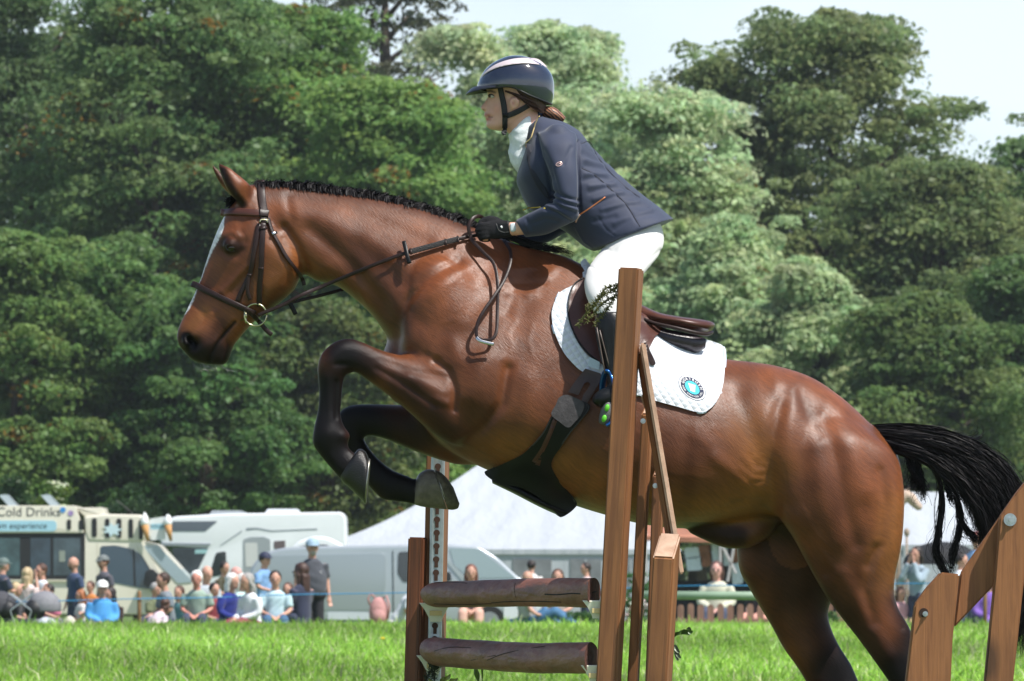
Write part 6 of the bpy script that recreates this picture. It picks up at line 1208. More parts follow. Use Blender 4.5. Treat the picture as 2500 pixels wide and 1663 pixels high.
lips = [(1185,275,1195,276,.014,0,0),(1181,280,1196,281,.019,0,0),(1183,285,1196,285,.020,0,0)]; lips2 = [(1189,288,1198,288,.019,0,0),(1185,292,1198,292,.018,0,0),(1189,296,1199,296,.013,0,0)]
neck = [(1215,300,1300,250,.045,0,0),(1238,322,1318,272,.050,0,0),(1255,345,1338,298,.054,0,0),(1275,372,1370,325,.075,0,0)]
ear = [(1246,240,1262,236,.008,-.068,0),(1243,246,1268,243,.011,-.072,0),(1243,254,1268,254,.011,-.072,0),(1245,262,1261,263,.009,-.07,0),(1246,269,1252,270,.005,-.066,0)]
ear2 = [(a, b, c, d, e, -f, g_) for a, b, c, d, e, f, g_ in ear]
torso = [(1340,300,1296,340,.06,0,0),(1378,315,1300,392,.12,0,0),(1405,338,1300,430,.14,0,0),(1450,380,1310,490,.14,0,0),(1510,435,1370,540,.13,0,0),(1570,490,1440,585,.15,0,0),(1600,560,1500,600,.15,0,0)]
def arm(dy, s, dx=0): return [(1330+dx,338+dy,1396+dx,332+dy,.04,s*.13,0),(1340+dx,385+dy,1402+dx,385+dy,.042,s*.185,0),(1352+dx,440+dy,1404+dx,440+dy,.038,s*.205,0),(1358+dx,492+dy,1404+dx,510+dy,.037,s*.205,0),(1335+dx,506+dy,1396+dx,534+dy,.034,s*.2,0),
   (1310+dx,518+dy,1360+dx,552+dy,.031,s*.185,0),(1282+dx,530+dy,1320+dx,566+dy,.026,s*.16,0),(1262+dx,541+dy,1272+dx,574+dy,.021,s*.14,0),(1240+dx,542+dy,1246+dx,576+dy,.021,s*.13,0)]
def legr(s): return [(1515,572,1595,575,.11,0,0),(1495,605,1592,608,.10,s*.06,0),(1468,644,1560,652,.06,s*.17,0),(1450,684,1532,690,.05,s*.25,0),(1444,716,1515,722,.046,s*.29,0),(1449,755,1512,758,.046,s*.32,0),(1460,810,1520,815,.046,s*.345,0),(1470,870,1515,880,.036,s*.36,0),(1484,915,1514,925,.03,s*.37,0),(1488,950,1530,960,.032,s*.38,0)]
def foot(s): return [(1532,935,1536,962,.024,s*.38,0),(1505,938,1510,975,.03,s*.38,0),(1478,950,1486,990,.034,s*.385,0),(1460,958,1465,988,.030,s*.39,0),(1450,966,1452,982,.018,s*.39,0)]
def hand(dx, dy, s):
    yc = s * .125; r = [loft([(1248+dx,542+dy,1247+dx,577+dy,.017,yc,0),(1222+dx,539+dy,1222+dx,581+dy,.018,yc,0),(1200+dx,541+dy,1200+dx,582+dy,.017,yc,0),(1190+dx,546+dy,1190+dx,580+dy,.012,yc,0)], 4, 18)]
    for i, (y_, L, rr) in enumerate(((549, 24, .0098), (558, 27, .0102), (568, 25, .0098), (577, 20, .0088))):   # index .. little, curled round the rein
        b = [W(1198+dx, y_+dy, yc), W(1186+dx, y_+dy+1, yc + s*.006), W(1198+dx-L, y_+dy+3, yc + s*.001), W(1198+dx-L-2, y_+dy+6, yc - s*.018), W(1184+dx, y_+dy+8, yc - s*.026), W(1194+dx, y_+dy+7, yc - s*.02)]
        r.append(tube(catmull([tuple(q) for q in b], 3), [rr] * 6 + [rr * .95] * 5 + [rr * .85] * 5, 10))
    b = [W(1222+dx, 545+dy, yc - s*.006), W(1204+dx, 537+dy, yc - s*.012), W(1186+dx, 538+dy, yc - s*.014), W(1172+dx, 545+dy, yc - s*.012)]
    r.append(tube(catmull([tuple(q) for q in b], 3), [.0125, .012, .0118, .0112, .011, .0108, .0104, .01, .0096, .0088], 10)); return r
FD = (-6, 16)
body = [loft(headL, 5, 40), loft(nose, 4, 16), loft(lips, 4, 16), loft(lips2, 4, 16), loft(neck, 5, 24), loft(ear, 4, 16), loft(ear2, 4, 16), loft(torso, 5, 28), loft(arm(0, -1), 5, 20), loft(arm(FD[1], 1, FD[0]), 5, 20), loft(legr(-1), 5, 22), loft(legr(1), 5, 22), loft(foot(-1), 4, 16), loft(foot(1), 4, 16)]
hn = hand(0, 0, -1); hf = hand(FD[0], FD[1], 1); body += hn + hf
RV, RF = remesh(body, .0042, 3); P = unW(RV); N_ = vnormals(RV, RF)
dz = np.zeros(len(RV)); hd = (P[:, 1] < 345) & (P[:, 0] < 1340)
def rst(pl, r, a):
    global dz; dz = dz + np.exp(-(dpoly(P, pl) / r) ** 2) * a * .001 * hd
rst([(1194,236),(1206,236)], 5, -4); rst([(1195,287),(1203,286)], 3, -3); rst([(1253,248),(1258,258)], 5, -5); rst([(1258,240),(1266,248),(1262,262)], 3, 2); rst([(1212,262)], 9, 3); rst([(1190,226),(1205,228)], 5, 3); rst([(1183,271)], 2.5, -2); rst([(1200,262),(1205,275)], 4, -1.5)
RV = RV + N_ * (dz * np.abs(N_[:, 1]) ** .5)[:, None]
skin = np.array((.66, .37, .27)); CC = np.tile(skin, (len(RV), 1)); P = unW(RV)
def rp(pl, r, c, s, hard=2):
    global CC; gg = (np.exp(-(dpoly(P, pl) / r) ** hard) * s * hd)[:, None]; CC = CC * (1 - gg) + np.array(c) * gg
rp([(1186,280),(1194,282)], 4, (.42,.13,.11), .9); rp([(1188,292),(1196,291)], 3.5, (.42,.13,.11), .9); rp([(1193,286),(1202,286)], 1.8, (.12,.03,.03), .9); rp([(1212,268)], 15, (.60,.24,.18), .5); rp([(1176,262)], 7, (.6,.26,.2), .4)
rp([(1186,224),(1198,222),(1209,226)], 2.6, (.05,.03,.02), .95); rp([(1253,252)], 5, (.35,.12,.08), .7); rp([(1181,268)], 2, (.2,.06,.05), .8)
sk = mat("skin", (1, 1, 1), .48, attr=True, sss=.12, var=.05, vscale=60, bump=.1, bscale=300, bdist=.001)
rb = M("body", RV, RF, sk, rid, True, world=True); colattr(rb, CC)
# eyes with lids and lashes
g = G(); ew = mat("eye_white", (.5, .46, .43), .15); ir = mat("iris", (.06, .035, .02), .1); la = mat("lash", (.02, .014, .012), .6)
for s in (-1, 1):
    c = W(1200, 235, s * .0365); g = G(); g.ell(c + Vector((.002, -s * .001, 0)), (.0088, .0085, .0072), 14); e = g.build("eye", ew, rid, True, world=True)
    g = G(); g.ell(c + Vector((-.0068, s * .004, 0)), (.0050, .0052, .0056), 10); g.build("iris", ir, e, True, world=True)
    g = G(); g.tube([c + Vector((-.012, s * .002, .002)), c + Vector((-.008, s * .008, .0055)), c + Vector((0, s * .0115, .006)), c + Vector((.008, s * .0115, .001))], [.0012, .0018, .0018, .001], 6); g.build("eyelash", la, e, True, world=True)
# hair
hairb = mat("brown_hair", (.055, .022, .012), .42, var=.7, vscale=30, stretch=(1, 1, 6), bump=.6, bscale=160, bdist=.003)
hl = [(1228,196,1335,196,.076,0,0),(1226,212,1338,214,.078,0,0),(1232,226,1338,232,.077,0,0),(1252,240,1336,248,.074,0,0),(1272,252,1334,262,.068,0,0),(1290,264,1334,276,.056,0,0),(1308,272,1334,284,.035,0,0)]
hv, hf_ = remesh([loft(hl, 5, 30)], .005, 3)
hm = M("hair", hv, hf_, hairb, rid, True, world=True)
Vs = []; Fs = []; k = 0; rs = RS(4)
for i in range(150):
    a0 = rs.rand() * .9; s = -1
    addst(*strands([[W(1232 + a0 * 20, 222 + a0 * 6, s * .08), W(1262 + a0 * 14, 232 + a0 * 12, s * .082), W(1295, 246 + a0 * 16, s * .074), W(1325, 262 + a0 * 14, s * .045)]], 1, .002, .003, rs))
M("loose_strands", np.concatenate(Vs), np.concatenate(Fs), hairb, hm, True, world=True)
bun, bf = loft([(1325,262,1318,280,.022,0,0),(1340,259,1330,286,.036,0,0),(1356,264,1345,292,.04,0,0),(1370,275,1358,296,.036,0,0),(1381,287,1374,298,.022,0,0)], 5, 26)
bunm = mat("netted_bun", (.16, .065, .035), .45, bump=.3, bscale=100); _N = bunm.node_tree.nodes; _L = bunm.node_tree.links
_w = _N.new("ShaderNodeTexWave"); _w.wave_type = 'BANDS'; _w.inputs["Scale"].default_value = 38; _w.inputs["Distortion"].default_value = 5; _w.inputs["Detail"].default_value = 3
_t = _N.new("ShaderNodeTexCoord"); _mp = _N.new("ShaderNodeMapping"); _mp.inputs["Rotation"].default_value = (0, math.radians(50), 0); _L.new(_t.outputs["Object"], _mp.inputs[0]); _L.new(_mp.outputs[0], _w.inputs[0])
_r = _N.new("ShaderNodeValToRGB"); _r.color_ramp.elements[0].color = (.02, .008, .005, 1); _r.color_ramp.elements[1].color = (.34, .15, .08, 1); _r.color_ramp.elements[0].position = .3; _r.color_ramp.elements[1].position = .6; _L.new(_w.outputs[0], _r.inputs[0]); _L.new(_r.outputs[0], _N["Principled BSDF"].inputs["Base Color"])
o = M("hair_bun", bun, bf, bunm, hm, True, world=True); fixn(o)
g = G(); g.tube([W(1322, 262, -.03), W(1322, 256, 0), W(1322, 262, .03), W(1318, 282, .028), W(1314, 290, 0), W(1318, 282, -.028), W(1322, 262, -.03)], .009, 10); g.build("scrunchie", mat("navy_scrunchie", (.01, .015, .045), .5, bump=.8, bscale=60), hm, True, world=True)

# helmet
hr = [(1166,217,1347,251,.099),(1165,211,1351,238,.103),(1167,203,1353,222,.106),(1173,189,1352,200,.106),(1184,171,1345,179,.100),(1203,154,1328,160,.086),(1229,141,1302,145,.058),(1246,136.5,1284,138.5,.030),(1262,135.4,1270,135.8,.006)]
S_ = catmull(hr, 7); nseg = 80; V = []; F = []
th = np.arange(nseg) / nseg * 2 * math.pi
for i, r in enumerate(S_):
    T = np.array(W(r[0], r[1])); B = np.array(W(r[2], r[3])); c = (T + B) / 2; h = (T - B) / 2; cs = np.cos(th); sn = np.sin(th)
    v = c + np.outer(np.sign(cs) * np.abs(cs) ** .95, h) + np.outer(sn * r[4], (0, 1, 0))
    lift = np.clip(1 - i / 14, 0, 1) ** 1.2; bumpz = np.exp(-((cs - .1) / .42) ** 2) * .021 * lift
    back = np.exp(-((cs + .95) / .25) ** 2) * -.006 * lift
    v[:, 2] += bumpz + back; V.append(v)
m_ = len(V); V = np.concatenate(V)
for i in range(m_ - 1):
    for j in range(nseg): F.append((i * nseg + j, i * nseg + (j + 1) % nseg, (i + 1) * nseg + (j + 1) % nseg, (i + 1) * nseg + j))
F.append(tuple((m_ - 1) * nseg + j for j in range(nseg)))
Pp = unW(V); up_ = [(1169,198),(1176,184),(1200,163),(1227,150),(1263,142),(1304,142),(1322,150),(1337,166)]; lo_ = [(1169,198),(1190,177),(1220,164),(1263,156),(1300,156),(1322,160),(1337,166)]
navyg = mat("gloss_navy_shell", (.012, .016, .034), .07, coat=1.0, spec=.7); strp = mat("rose_pearl_stripe", (.62, .52, .54), .25, coat=.5)
hel = M("helmet", V, F, navyg, rid, True, world=True)
Fq = np.array([f for f in F if len(f) == 4]); fc = Pp[Fq].mean(1); ui = np.interp(fc[:, 0], [p[0] for p in up_], [p[1] for p in up_]); li_ = np.interp(fc[:, 0], [p[0] for p in lo_], [p[1] for p in lo_])
# stripe: finely resampled patch proud of the shell
g = G(); hBV = BVHTree.FromPolygons([tuple(v) for v in V], [tuple(f) for f in F])
sp = up_ + lo_[::-1][1:-1]
V2, F2 = drape(catmull(sp + [sp[0]], 4)[:-1], .0030, .002, step=3, curve=False, bv=hBV, smooth=1); V3 = V2.copy(); V3[:, 1] *= -1; g.add(V2, F2); g.build("stripe", strp, hel, True, world=True); g = G(); g.add(V3, F2); g.build("stripe", strp, hel, True, world=True)
g = G(); ring_ = [tuple(v) for v in V[:nseg]]; g.tube(ring_ + [ring_[0]], .0032, 8); g.build("rim", mat("helmet_rim", (.012, .012, .014), .4), hel, True, world=True)
V = []; F = []; n2 = 30                                           # peak
for q, tt in enumerate(np.linspace(0, 1, 7)):
    for a in np.linspace(-1.25, 1.25, n2):
        i0 = W(1240 - 73 * math.cos(a), 220 - 4 * math.cos(a) - 4, 0); yi = math.sin(a) * .1035
        o0 = W(1240 - 103 * math.cos(a) ** 1.0, 216 + 14 * math.cos(a) ** 2, 0); yo = math.sin(a) * .108
        p = i0.lerp(o0, tt); z = p.z + .008 * math.sin(tt * math.pi) * math.cos(a)
        V.append((p.x, yi + (yo - yi) * tt, z))
nn = len(V); V = np.array(V); V = np.vstack([V, V - (0, 0, .004)])
for q in range(6):
    for j in range(n2 - 1): a = q * n2 + j; F += [(a, a + 1, a + n2 + 1, a + n2), (a + nn, a + n2 + nn, a + n2 + 1 + nn, a + 1 + nn)]
for j in range(n2 - 1): a = 6 * n2 + j; F.append((a, a + 1, a + 1 + nn, a + nn))
pk = M("peak", V, F, mat("navy_peak", (.02, .022, .03), .3), hel, True, world=True); fixn(pk)
# chin harness
hBody = BVHTree.FromPolygons([tuple(v) for v in RV], [tuple(f) for f in RF.tolist()])
stm = mat("black_webbing", (.012, .012, .013), .65, bump=.5, bscale=300, bdist=.002)
g = G(); V, F = strap([(1223,214),(1227,235),(1231,255),(1233,272),(1234,285)], 14, .006, .004, bv=hBody); g.add(V, F)
V, F = strap([(1234,282),(1233,300),(1231,322),(1229,328)], 13, .006, .005, bv=hBody); g.add(V, F)
V, F = strap([(1238,283),(1255,276),(1275,265),(1292,254)], 13, .007, .004, bv=hBody); g.add(V, F); hs_ = g.build("harness", stm, hel, True, world=True)
g = G(); V, F = strap([(1234,276),(1234,286)], 12, .010, .006, bv=hBody, sub=2); g.add(V, F); g.build("harness_clip", blackl, hs_, True, world=True)

# ---- clothes
cloth = mat("navy_jacket_cloth", (.015, .023, .055), .7, var=.14, vscale=7, bump=.2, bscale=400, sheen=.25, bdist=.001)
def arm2(dy, s, dx=0): return [(1312+dx,325+dy,1404+dx,322+dy,.052,s*.115,0),(1318+dx,352+dy,1412+dx,352+dy,.060,s*.155,0),(1327+dx,385+dy,1414+dx,390+dy,.058,s*.18,0),(1341+dx,420+dy,1415+dx,422+dy,.053,s*.2,0),(1349+dx,460+dy,1416+dx,462+dy,.05,s*.21,0),(1352+dx,488+dy,1416+dx,508+dy,.05,s*.21,0),
  (1333+dx,500+dy,1408+dx,536+dy,.046,s*.205,0),(1310+dx,512+dy,1378+dx,552+dy,.043,s*.19,0),(1284+dx,525+dy,1338+dx,572+dy,.039,s*.165,0),(1258+dx,538+dy,1282+dx,580+dy,.036,s*.145,0)]
tor2 = [(1322,284,1283,318,.066,0,0),(1345,290,1284,356,.10,0,.1),(1378,299,1270,402,.148,0,.1),(1415,320,1260,438,.176,0,.1),(1441,352,1268,466,.182,0,.1),(1472,386,1290,508,.172,0,.1),(1508,422,1330,540,.158,0,.1),(1545,456,1372,562,.152,0,0),(1580,484,1400,582,.162,0,0),(1612,508,1422,600,.178,0,0),(1640,531,1442,611,.19,0,0),(1646,536,1450,613,.186,0,0)]
JV, JF = remesh([loft(tor2, 6, 48), loft(arm2(0, -1), 6, 28), loft(arm2(FD[1] + 6, 1, FD[0]), 6, 28), blob(1362, 338, -.13, .05, .05, .052), blob(1362, 338, .13, .05, .05, .052)], .0045, 5)
P = unW(JV)
JV = lap(JV, JF, 30, .6, np.exp(-(dpoly(P, [(1330,330),(1320,400)]) / 16) ** 2) * .9)
N_ = vnormals(JV, JF); P = unW(JV); d = np.zeros(len(JV))
nearj = JV[:, 1] < -.02
def jst(pl, r, a, sel=True):
    global d; d = d + np.exp(-(dpoly(P, pl) / r) ** 2) * a * .001 * sel
sl = JV[:, 1] < -.155
# elbow creases, sleeve folds, back folds, seams
for a in ([(1350,482),(1380,496),(1412,505)],[(1345,492),(1372,508),(1404,520)],[(1352,470),(1385,484),(1414,490)],[(1330,508),(1360,520),(1390,540)]): jst(a, 4, -5.5)
for a in ([(1350,487),(1378,502),(1410,512)],[(1352,476),(1385,490),(1414,497)],[(1335,502),(1365,515),(1396,532)]): jst(a, 3.5, 3.5)
for a in ([(1326,370),(1345,400),(1350,440)],[(1350,430),(1362,470)],[(1375,400),(1395,360)],[(1300,545),(1330,535),(1360,540)],[(1285,535),(1300,560)]): jst(a, 5, -3)
jst([(1338,360),(1362,420),(1380,470)], 12, 2.5); jst([(1412,345),(1414,440),(1416,515)], 3.2, -9); jst([(1311,330),(1320,380),(1336,420),(1346,470)], 3.5, -8)
bk = P[:, 0] > 1416
for a in ([(1418,350),(1440,346),(1458,380),(1490,420),(1530,458),(1560,480)],[(1420,410),(1450,425),(1490,460),(1530,500),(1555,545)]): jst(a, 1.6, -2.6)
for a in ([(1425,375),(1455,392),(1480,395)],[(1430,405),(1470,410),(1505,425)],[(1425,440),(1460,430),(1490,440)],[(1440,470),(1480,458),(1530,462)],[(1450,500),(1500,478),(1550,480)],[(1480,520),(1530,500),(1580,505)],[(1450,540),(1500,530)],[(1500,560),(1540,530),(1600,520)]): jst(a, 7, -3.6, bk)
for a in ([(1430,390),(1475,400)],[(1430,425),(1480,425)],[(1440,455),(1500,448)],[(1450,487),(1520,468)],[(1470,512),(1560,490)],[(1500,545),(1590,512)]): jst(a, 6, 3.4, bk)
jst([(1460,530),(1480,560),(1500,575)], 2, -2); jst([(1405,552),(1425,590),(1445,606)], 3, 3)
rs = RS(8); wr = np.zeros(len(JV))
for _ in range(10): kx = rs.randn(3) * 26; wr += np.sin(JV @ kx + rs.rand() * 6.28)
d += wr * .00035
JV = JV + N_ * d[:, None]; 
# hem: hollow the underside so that the skirt edge reads as cloth
jk = M("jacket", JV, JF, cloth, rid, True, world=True)
jBV = BVHTree.FromPolygons([tuple(v) for v in JV], [tuple(f) for f in JF.tolist()])
def JS(name, px, w, m, off=.001, th=.002, par=jk, **k):
    V, F = strap(px, w, off, th, bv=jBV, **k); g = G(); g.add(V, F); return g.build(name, m, par, True, world=True)
copper = mat("copper_zip", (.62, .22, .10), .35, metal=.7); gold_ = mat("gold_piping", (.75, .55, .25), .4, metal=.3); pinkm = mat("rose_metal", (.75, .5, .45), .3, metal=.6)
z_ = JS("pocket_zip", [(1415,524),(1440,508),(1478,481)], 3.2, copper); JS("zip_pull", [(1416,524),(1410,533),(1406,542)], 4, pinkm, .003, .003, z_)
JS("sleeve_badge", [(1357,403),(1361,398),(1368,396),(1372,399),(1369,404),(1362,406),(1357,403)], 2, pinkm, .0015, .0012, sub=4); JS("sleeve_badge_centre", [(1360,402),(1370,399)], 1.6, pinkm, .0015, .0012, sub=3)
JS("seam", [(1418,352),(1440,347),(1458,381),(1490,421),(1530,459),(1562,482)], 1.6, mat("seam_thread", (.012, .014, .025), .7), .0005, .001); 
JS("cuff_seam", [(1274,530),(1282,550),(1290,570)], 1.5, bpy.data.materials["seam_thread"], .0005, .001)
JS("back_seam", [(1420,411),(1450,426),(1490,461),(1530,501),(1562,553)], 2.0, bpy.data.materials["seam_thread"], .0005, .001)
JS("sleeve_piping", [(1277,513),(1295,507),(1315,506),(1332,510)], 3, mat("yellow_piping", (.7, .5, .05), .5), .002, .002)
# collar and lapel
cm = mat("navy_velvet_collar", (.008, .010, .02), .8, sheen=.2)
cv = lambda a, b: -(.058 + max(0, (b - 300)) * .00062)
V, F = drape([(1295,277),(1310,277),(1319,283),(1312,300),(1306,325),(1301,341),(1288,352),(1284,340),(1284,310)], .002, .006, bv=jBV, curve=False, step=6); g = G(); g.add(V * (1, -1, 1), F); g.build("collar", cm, jk, True, world=True); g = G(); g.add(V, F); co = g.build("collar", cm, jk, True, world=True)
def yribbon(name, px, w, m, par, yf, off=.008, th=.003):
    Q = catmull(px, 4); P3 = [W(a, b, yf(a, b) - off) for a, b in Q]; g = G(); g.add(*ribbon(P3, w * PX, th, [(0, -1, 0)] * len(P3))); return g.build(name, m, par, True, world=True)
V, F = strap([(1317,285),(1310,305),(1304,330),(1300,341),(1289,351)], 3.2, .009, .003, bv=jBV); g = G(); g.add(V, F); g.build("collar_piping", gold_, co, True, world=True)
lv = lambda a, b: -(.085 + max(0, (b - 340)) * .00045)
V, F = drape([(1285,350),(1296,352),(1300,375),(1308,410),(1330,450),(1345,490),(1330,480),(1310,455),(1295,425),(1286,390)], .002, .005, bv=jBV, curve=False, step=7); g = G(); g.add(V * (1, -1, 1), F); g.build("lapel", cm, jk, True, world=True); g = G(); g.add(V, F); g.build("lapel", cm, jk, True, world=True)
# stock tie
tie = mat("white_patterned_stock", (.74, .78, .78), .8, var=.12, vscale=60, bump=.5, bscale=90, bdist=.004)
TV, TF = remesh([loft([(1241,330,1300,272,.056,0,0),(1243,342,1308,288,.06,0,0),(1248,360,1305,318,.064,0,0),(1256,372,1300,345,.062,0,0)], 5, 30, 2.3),
                 loft([(1245,352,1290,345,.042,0,0),(1241,370,1300,362,.054,0,0),(1244,388,1304,378,.058,0,0),(1252,406,1306,396,.055,0,0),(1266,424,1308,416,.04,0,0),(1280,440,1306,436,.02,0,0)], 5, 24)], .0045, 3)
o = M("stock_tie", TV + vnormals(TV, TF) * (.0008 * np.sin(TV[:, 2:3] * 210 + 3 * np.sin(TV[:, 0:1] * 60)) + .0006 * np.sin(TV[:, 1:2] * 200 + TV[:, 2:3] * 90)), TF, tie, rid, True, world=True)
# breeches, boots, gloves
def leg2(s): return [(1497,560,1612,556,.15,0,0),(1482,588,1621,588,.150,s*.04,0),(1462,618,1611,620,.105,s*.11,0),(1439,650,1583,656,.088,s*.19,0),(1427,682,1553,692,.076,s*.255,0),(1429,716,1533,722,.066,s*.30,0),(1441,746,1522,750,.057,s*.325,0),(1456,772,1518,776,.053,s*.335,0)]
BV_, BF = remesh([loft([(1470,560,1608,535,.14,0,0),(1488,575,1618,562,.158,0,0),(1490,592,1621,590,.155,0,0),(1500,612,1612,615,.13,0,0)], 5, 36), loft(leg2(-1), 6, 30), loft(leg2(1), 6, 30)], .005, 5)
Pb = unW(BV_); Nb = vnormals(BV_, BF); db = np.zeros(len(BV_))
for pl, r, a in (([(1440,650),(1462,662),(1470,690),(1466,730)],1.8,-2.5),([(1500,612),(1530,640),(1545,670)],8,-3),([(1560,640),(1590,630),(1612,612)],5,-3.5),([(1470,600),(1500,620)],5,-3),([(1545,560),(1600,552)],2,-2),([(1440,660),(1500,690)],10,2)): db += np.exp(-(dpoly(Pb, pl) / r) ** 2) * a * .001
M("breeches", BV_ + Nb * db[:, None], BF, mat("white_breeches_cloth", (.66, .655, .64), .75, var=.04, vscale=12, bump=.12, bscale=300, bdist=.001, sheen=.2), rid, True, world=True)
bo = mat("black_boot_leather", (.007, .008, .009), .36, spec=.3, bump=.35, bscale=45, var=.3, vscale=12, bdist=.006)
for s in (-1, 1):
    BO = [(1455,763,1522,762,.058,s*.335,0),(1451,790,1530,790,.060,s*.345,0),(1457,835,1526,840,.053,s*.355,0),(1467,878,1520,885,.043,s*.365,0),(1480,912,1518,920,.037,s*.375,0),(1485,948,1534,958,.037,s*.38,0),(1500,968,1530,972,.03,s*.38,0)]
    FO = [(1538,932,1540,966,.028,s*.38,0),(1508,930,1512,980,.036,s*.38,0),(1482,943,1490,996,.041,s*.385,0),(1462,954,1468,996,.038,s*.39,0),(1449,964,1452,988,.026,s*.39,0),(1445,972,1446,980,.008,s*.39,0)]
    v_, f_ = remesh([loft(BO, 5, 26), loft(FO, 5, 20)], .005, 4); b_ = M("boot", v_, f_, bo, rid, True, world=True)
gm = mat("black_mesh_glove", (.014, .014, .016), .7, spec=.2, bump=1.0, bscale=420, var=.4, vscale=300, bdist=.003)
def grow(parts, k):
    out = []
    for V, F in parts:
        V = np.array(V); c = V.mean(0); d = V - c; out.append((V + d / np.maximum(np.linalg.norm(d, axis=1, keepdims=True), 1e-6) * k, F))
    return out
for hh, (dx, dy), s in ((hand(0, 0, -1), (0, 0), -1), (hand(*FD, 1), FD, 1)):
    GV, GF = remesh(grow(hh, .0035) + [loft([(1252+dx,541+dy,1250+dx,578+dy,.020,s*.128,0),(1240+dx,539+dy,1240+dx,580+dy,.022,s*.126,0)], 3, 16)], .003, 3); gl = M("glove", GV, GF, gm, rid, True, world=True)
    if s < 0:
        gBV2 = BVHTree.FromPolygons([tuple(v) for v in GV], [tuple(f) for f in GF.tolist()])
        V, F = drape([(1211,545),(1226,542),(1243,542),(1243,566),(1230,568),(1217,562)], .001, .002, bv=gBV2, step=5); g = G(); g.add(V, F); cf = g.build("glove_flap", blackl, gl, True, world=True)
        V, F = strap([(1212,547),(1218,562),(1230,567),(1242,566)], 1.4, .003, .0015, bv=gBV2); g = G(); g.add(V, F); g.build("flap_stitching", grey, cf, True, world=True)
        V, F = strap([(1223,552),(1226,557)], 4, .0035, .001, bv=gBV2, sub=2); g = G(); g.add(V, F); g.build("flap_mark", wthr, cf, True, world=True)
        V, F = drape([(1246,546),(1257,545),(1259,563),(1247,565)], .001, .002, bv=hBody, step=5); g = G(); g.add(V, F); g.build("cuff_tab", mat("grey_tab", (.55, .6, .62), .5), gl, True, world=True)

# ================================================================ JUMP
w_or = wood("orange_brown_timber", (.29, .118, .040), (.165, .062, .021)); w_red = wood("red_brown_timber", (.19, .06, .02), (.09, .03, .012)); w_end = wood("end_grain_and_lit_edge", (.60, .40, .28), (.42, .25, .16), (9, 9, 9)); w_dk = wood("brown_timber", (.27, .115, .045), (.15, .058, .023))
bolt = mat("zinc_bolt", (.5, .52, .53), .35, metal=1, var=.2, vscale=80)
def timber(name, a, b, y, w, dp, rz, m, par, ya=None, top=0.0, topx=0.0, mend=None, z0=None, endm=True):
    """timber with bevelled edges from pixel a (bottom) to b (top); cut slope: top = drop at the front, topx = drop to the left"""
    A = W(a[0], a[1], y); Bp = W(b[0], b[1], y if ya is None else ya); ax = (Bp - A).normalized()
    if z0 is not None: A = A + ax * ((z0 - A.z) / ax.z)
    L = (Bp - A).length
    zx = ax; yv = Vector((math.sin(rz), math.cos(rz), 0)); yv = (yv - zx * yv.dot(zx)).normalized(); xv = yv.cross(zx)
    bm = bmesh.new(); bmesh.ops.create_cube(bm, size=1)
    for v in bm.verts: v.co = Vector((v.co.x * w, v.co.y * dp, (v.co.z + .5) * L))
    for v in bm.verts:
        if v.co.z > L * .5: v.co.z -= top * (.5 - v.co.y / dp) + topx * (.5 - v.co.x / w)
    bmesh.ops.bevel(bm, geom=bm.edges[:], offset=.0055, segments=2, affect='EDGES'); bm.normal_update()
    me = bpy.data.meshes.new(name); 
    for f in bm.faces: f.smooth = False; f.material_index = 1 if (endm and f.normal.z > .35 and f.calc_area() > .0005) else 0
    bm.to_mesh(me); bm.free(); me.materials.append(m); me.materials.append(mend or w_end)
    o = bpy.data.objects.new(name, me); link(o, par); Mx = Matrix((xv, yv, zx)).transposed().to_4x4(); Mx.translation = A - Vector(par.location); o.matrix_local = Mx; return o
def bolt_at(px, py, y, r, par, rot=0):
    c = W(px, py, y); g = G(); g.tube([c, c + Vector((0, -.008, 0))], r, 6); g.tube([c + Vector((0, -.008, 0)), c + Vector((0, -.02, 0))], r * .5, 8); g.tube([c + Vector((0, .001, 0)), c + Vector((0, -.0025, 0))], r * 1.5, 14); g.build("bolt", bolt, par, False, world=True)
RZ = math.radians(14); YN = -.75; YF = .75
wing = root("jump_wing", "tall brown timber jump wing in front of the horse's belly", "jump wing", (W(1500, 2140, YN).x, YN, 0))
timber("post", (1486, 1663), (1541, 655), YN, .070, .085, RZ, w_or, wing, z0=0)
timber("slat", (1546, 1663), (1582, 990), YN + .12, .034, .045, RZ, w_or, wing, z0=0, top=.03, topx=-.0)
timber("slat", (1590, 1663), (1609, 1140), YN + .10, .034, .045, RZ, w_dk, wing, z0=0, top=.03)
timber("post", (1609, 1663), (1630, 1300), YN - .1, .072, .09, RZ, w_or, wing, z0=0, top=.085)
timber("brace", (1652, 1400), (1562, 845), YN + .0, .022, .045, math.radians(-24), w_dk, wing, mend=w_end, ya=YN + .02, topx=.03)
# sunlit edge of the brace, its light put in as a pale strip
timber("brace_lit_edge", (1663, 1402), (1568, 838), YN - .04, .020, .022, math.radians(-6), w_end, wing, ya=YN + .005)
timber("slat_cap", (1595, 1020), (1574, 962), YN + .05, .03, .03, RZ, w_end, wing); timber("slat_cap", (1623, 1176), (1606, 1112), YN + .04, .026, .03, RZ, w_end, wing)
bolt_at(1570, 1028, YN + .05, .006, wing); bolt_at(1600, 1186, YN + .05, .006, wing)
timber("foot", (1440, 2135), (1700, 2135), YN, .08, .1, 0, w_or, wing)
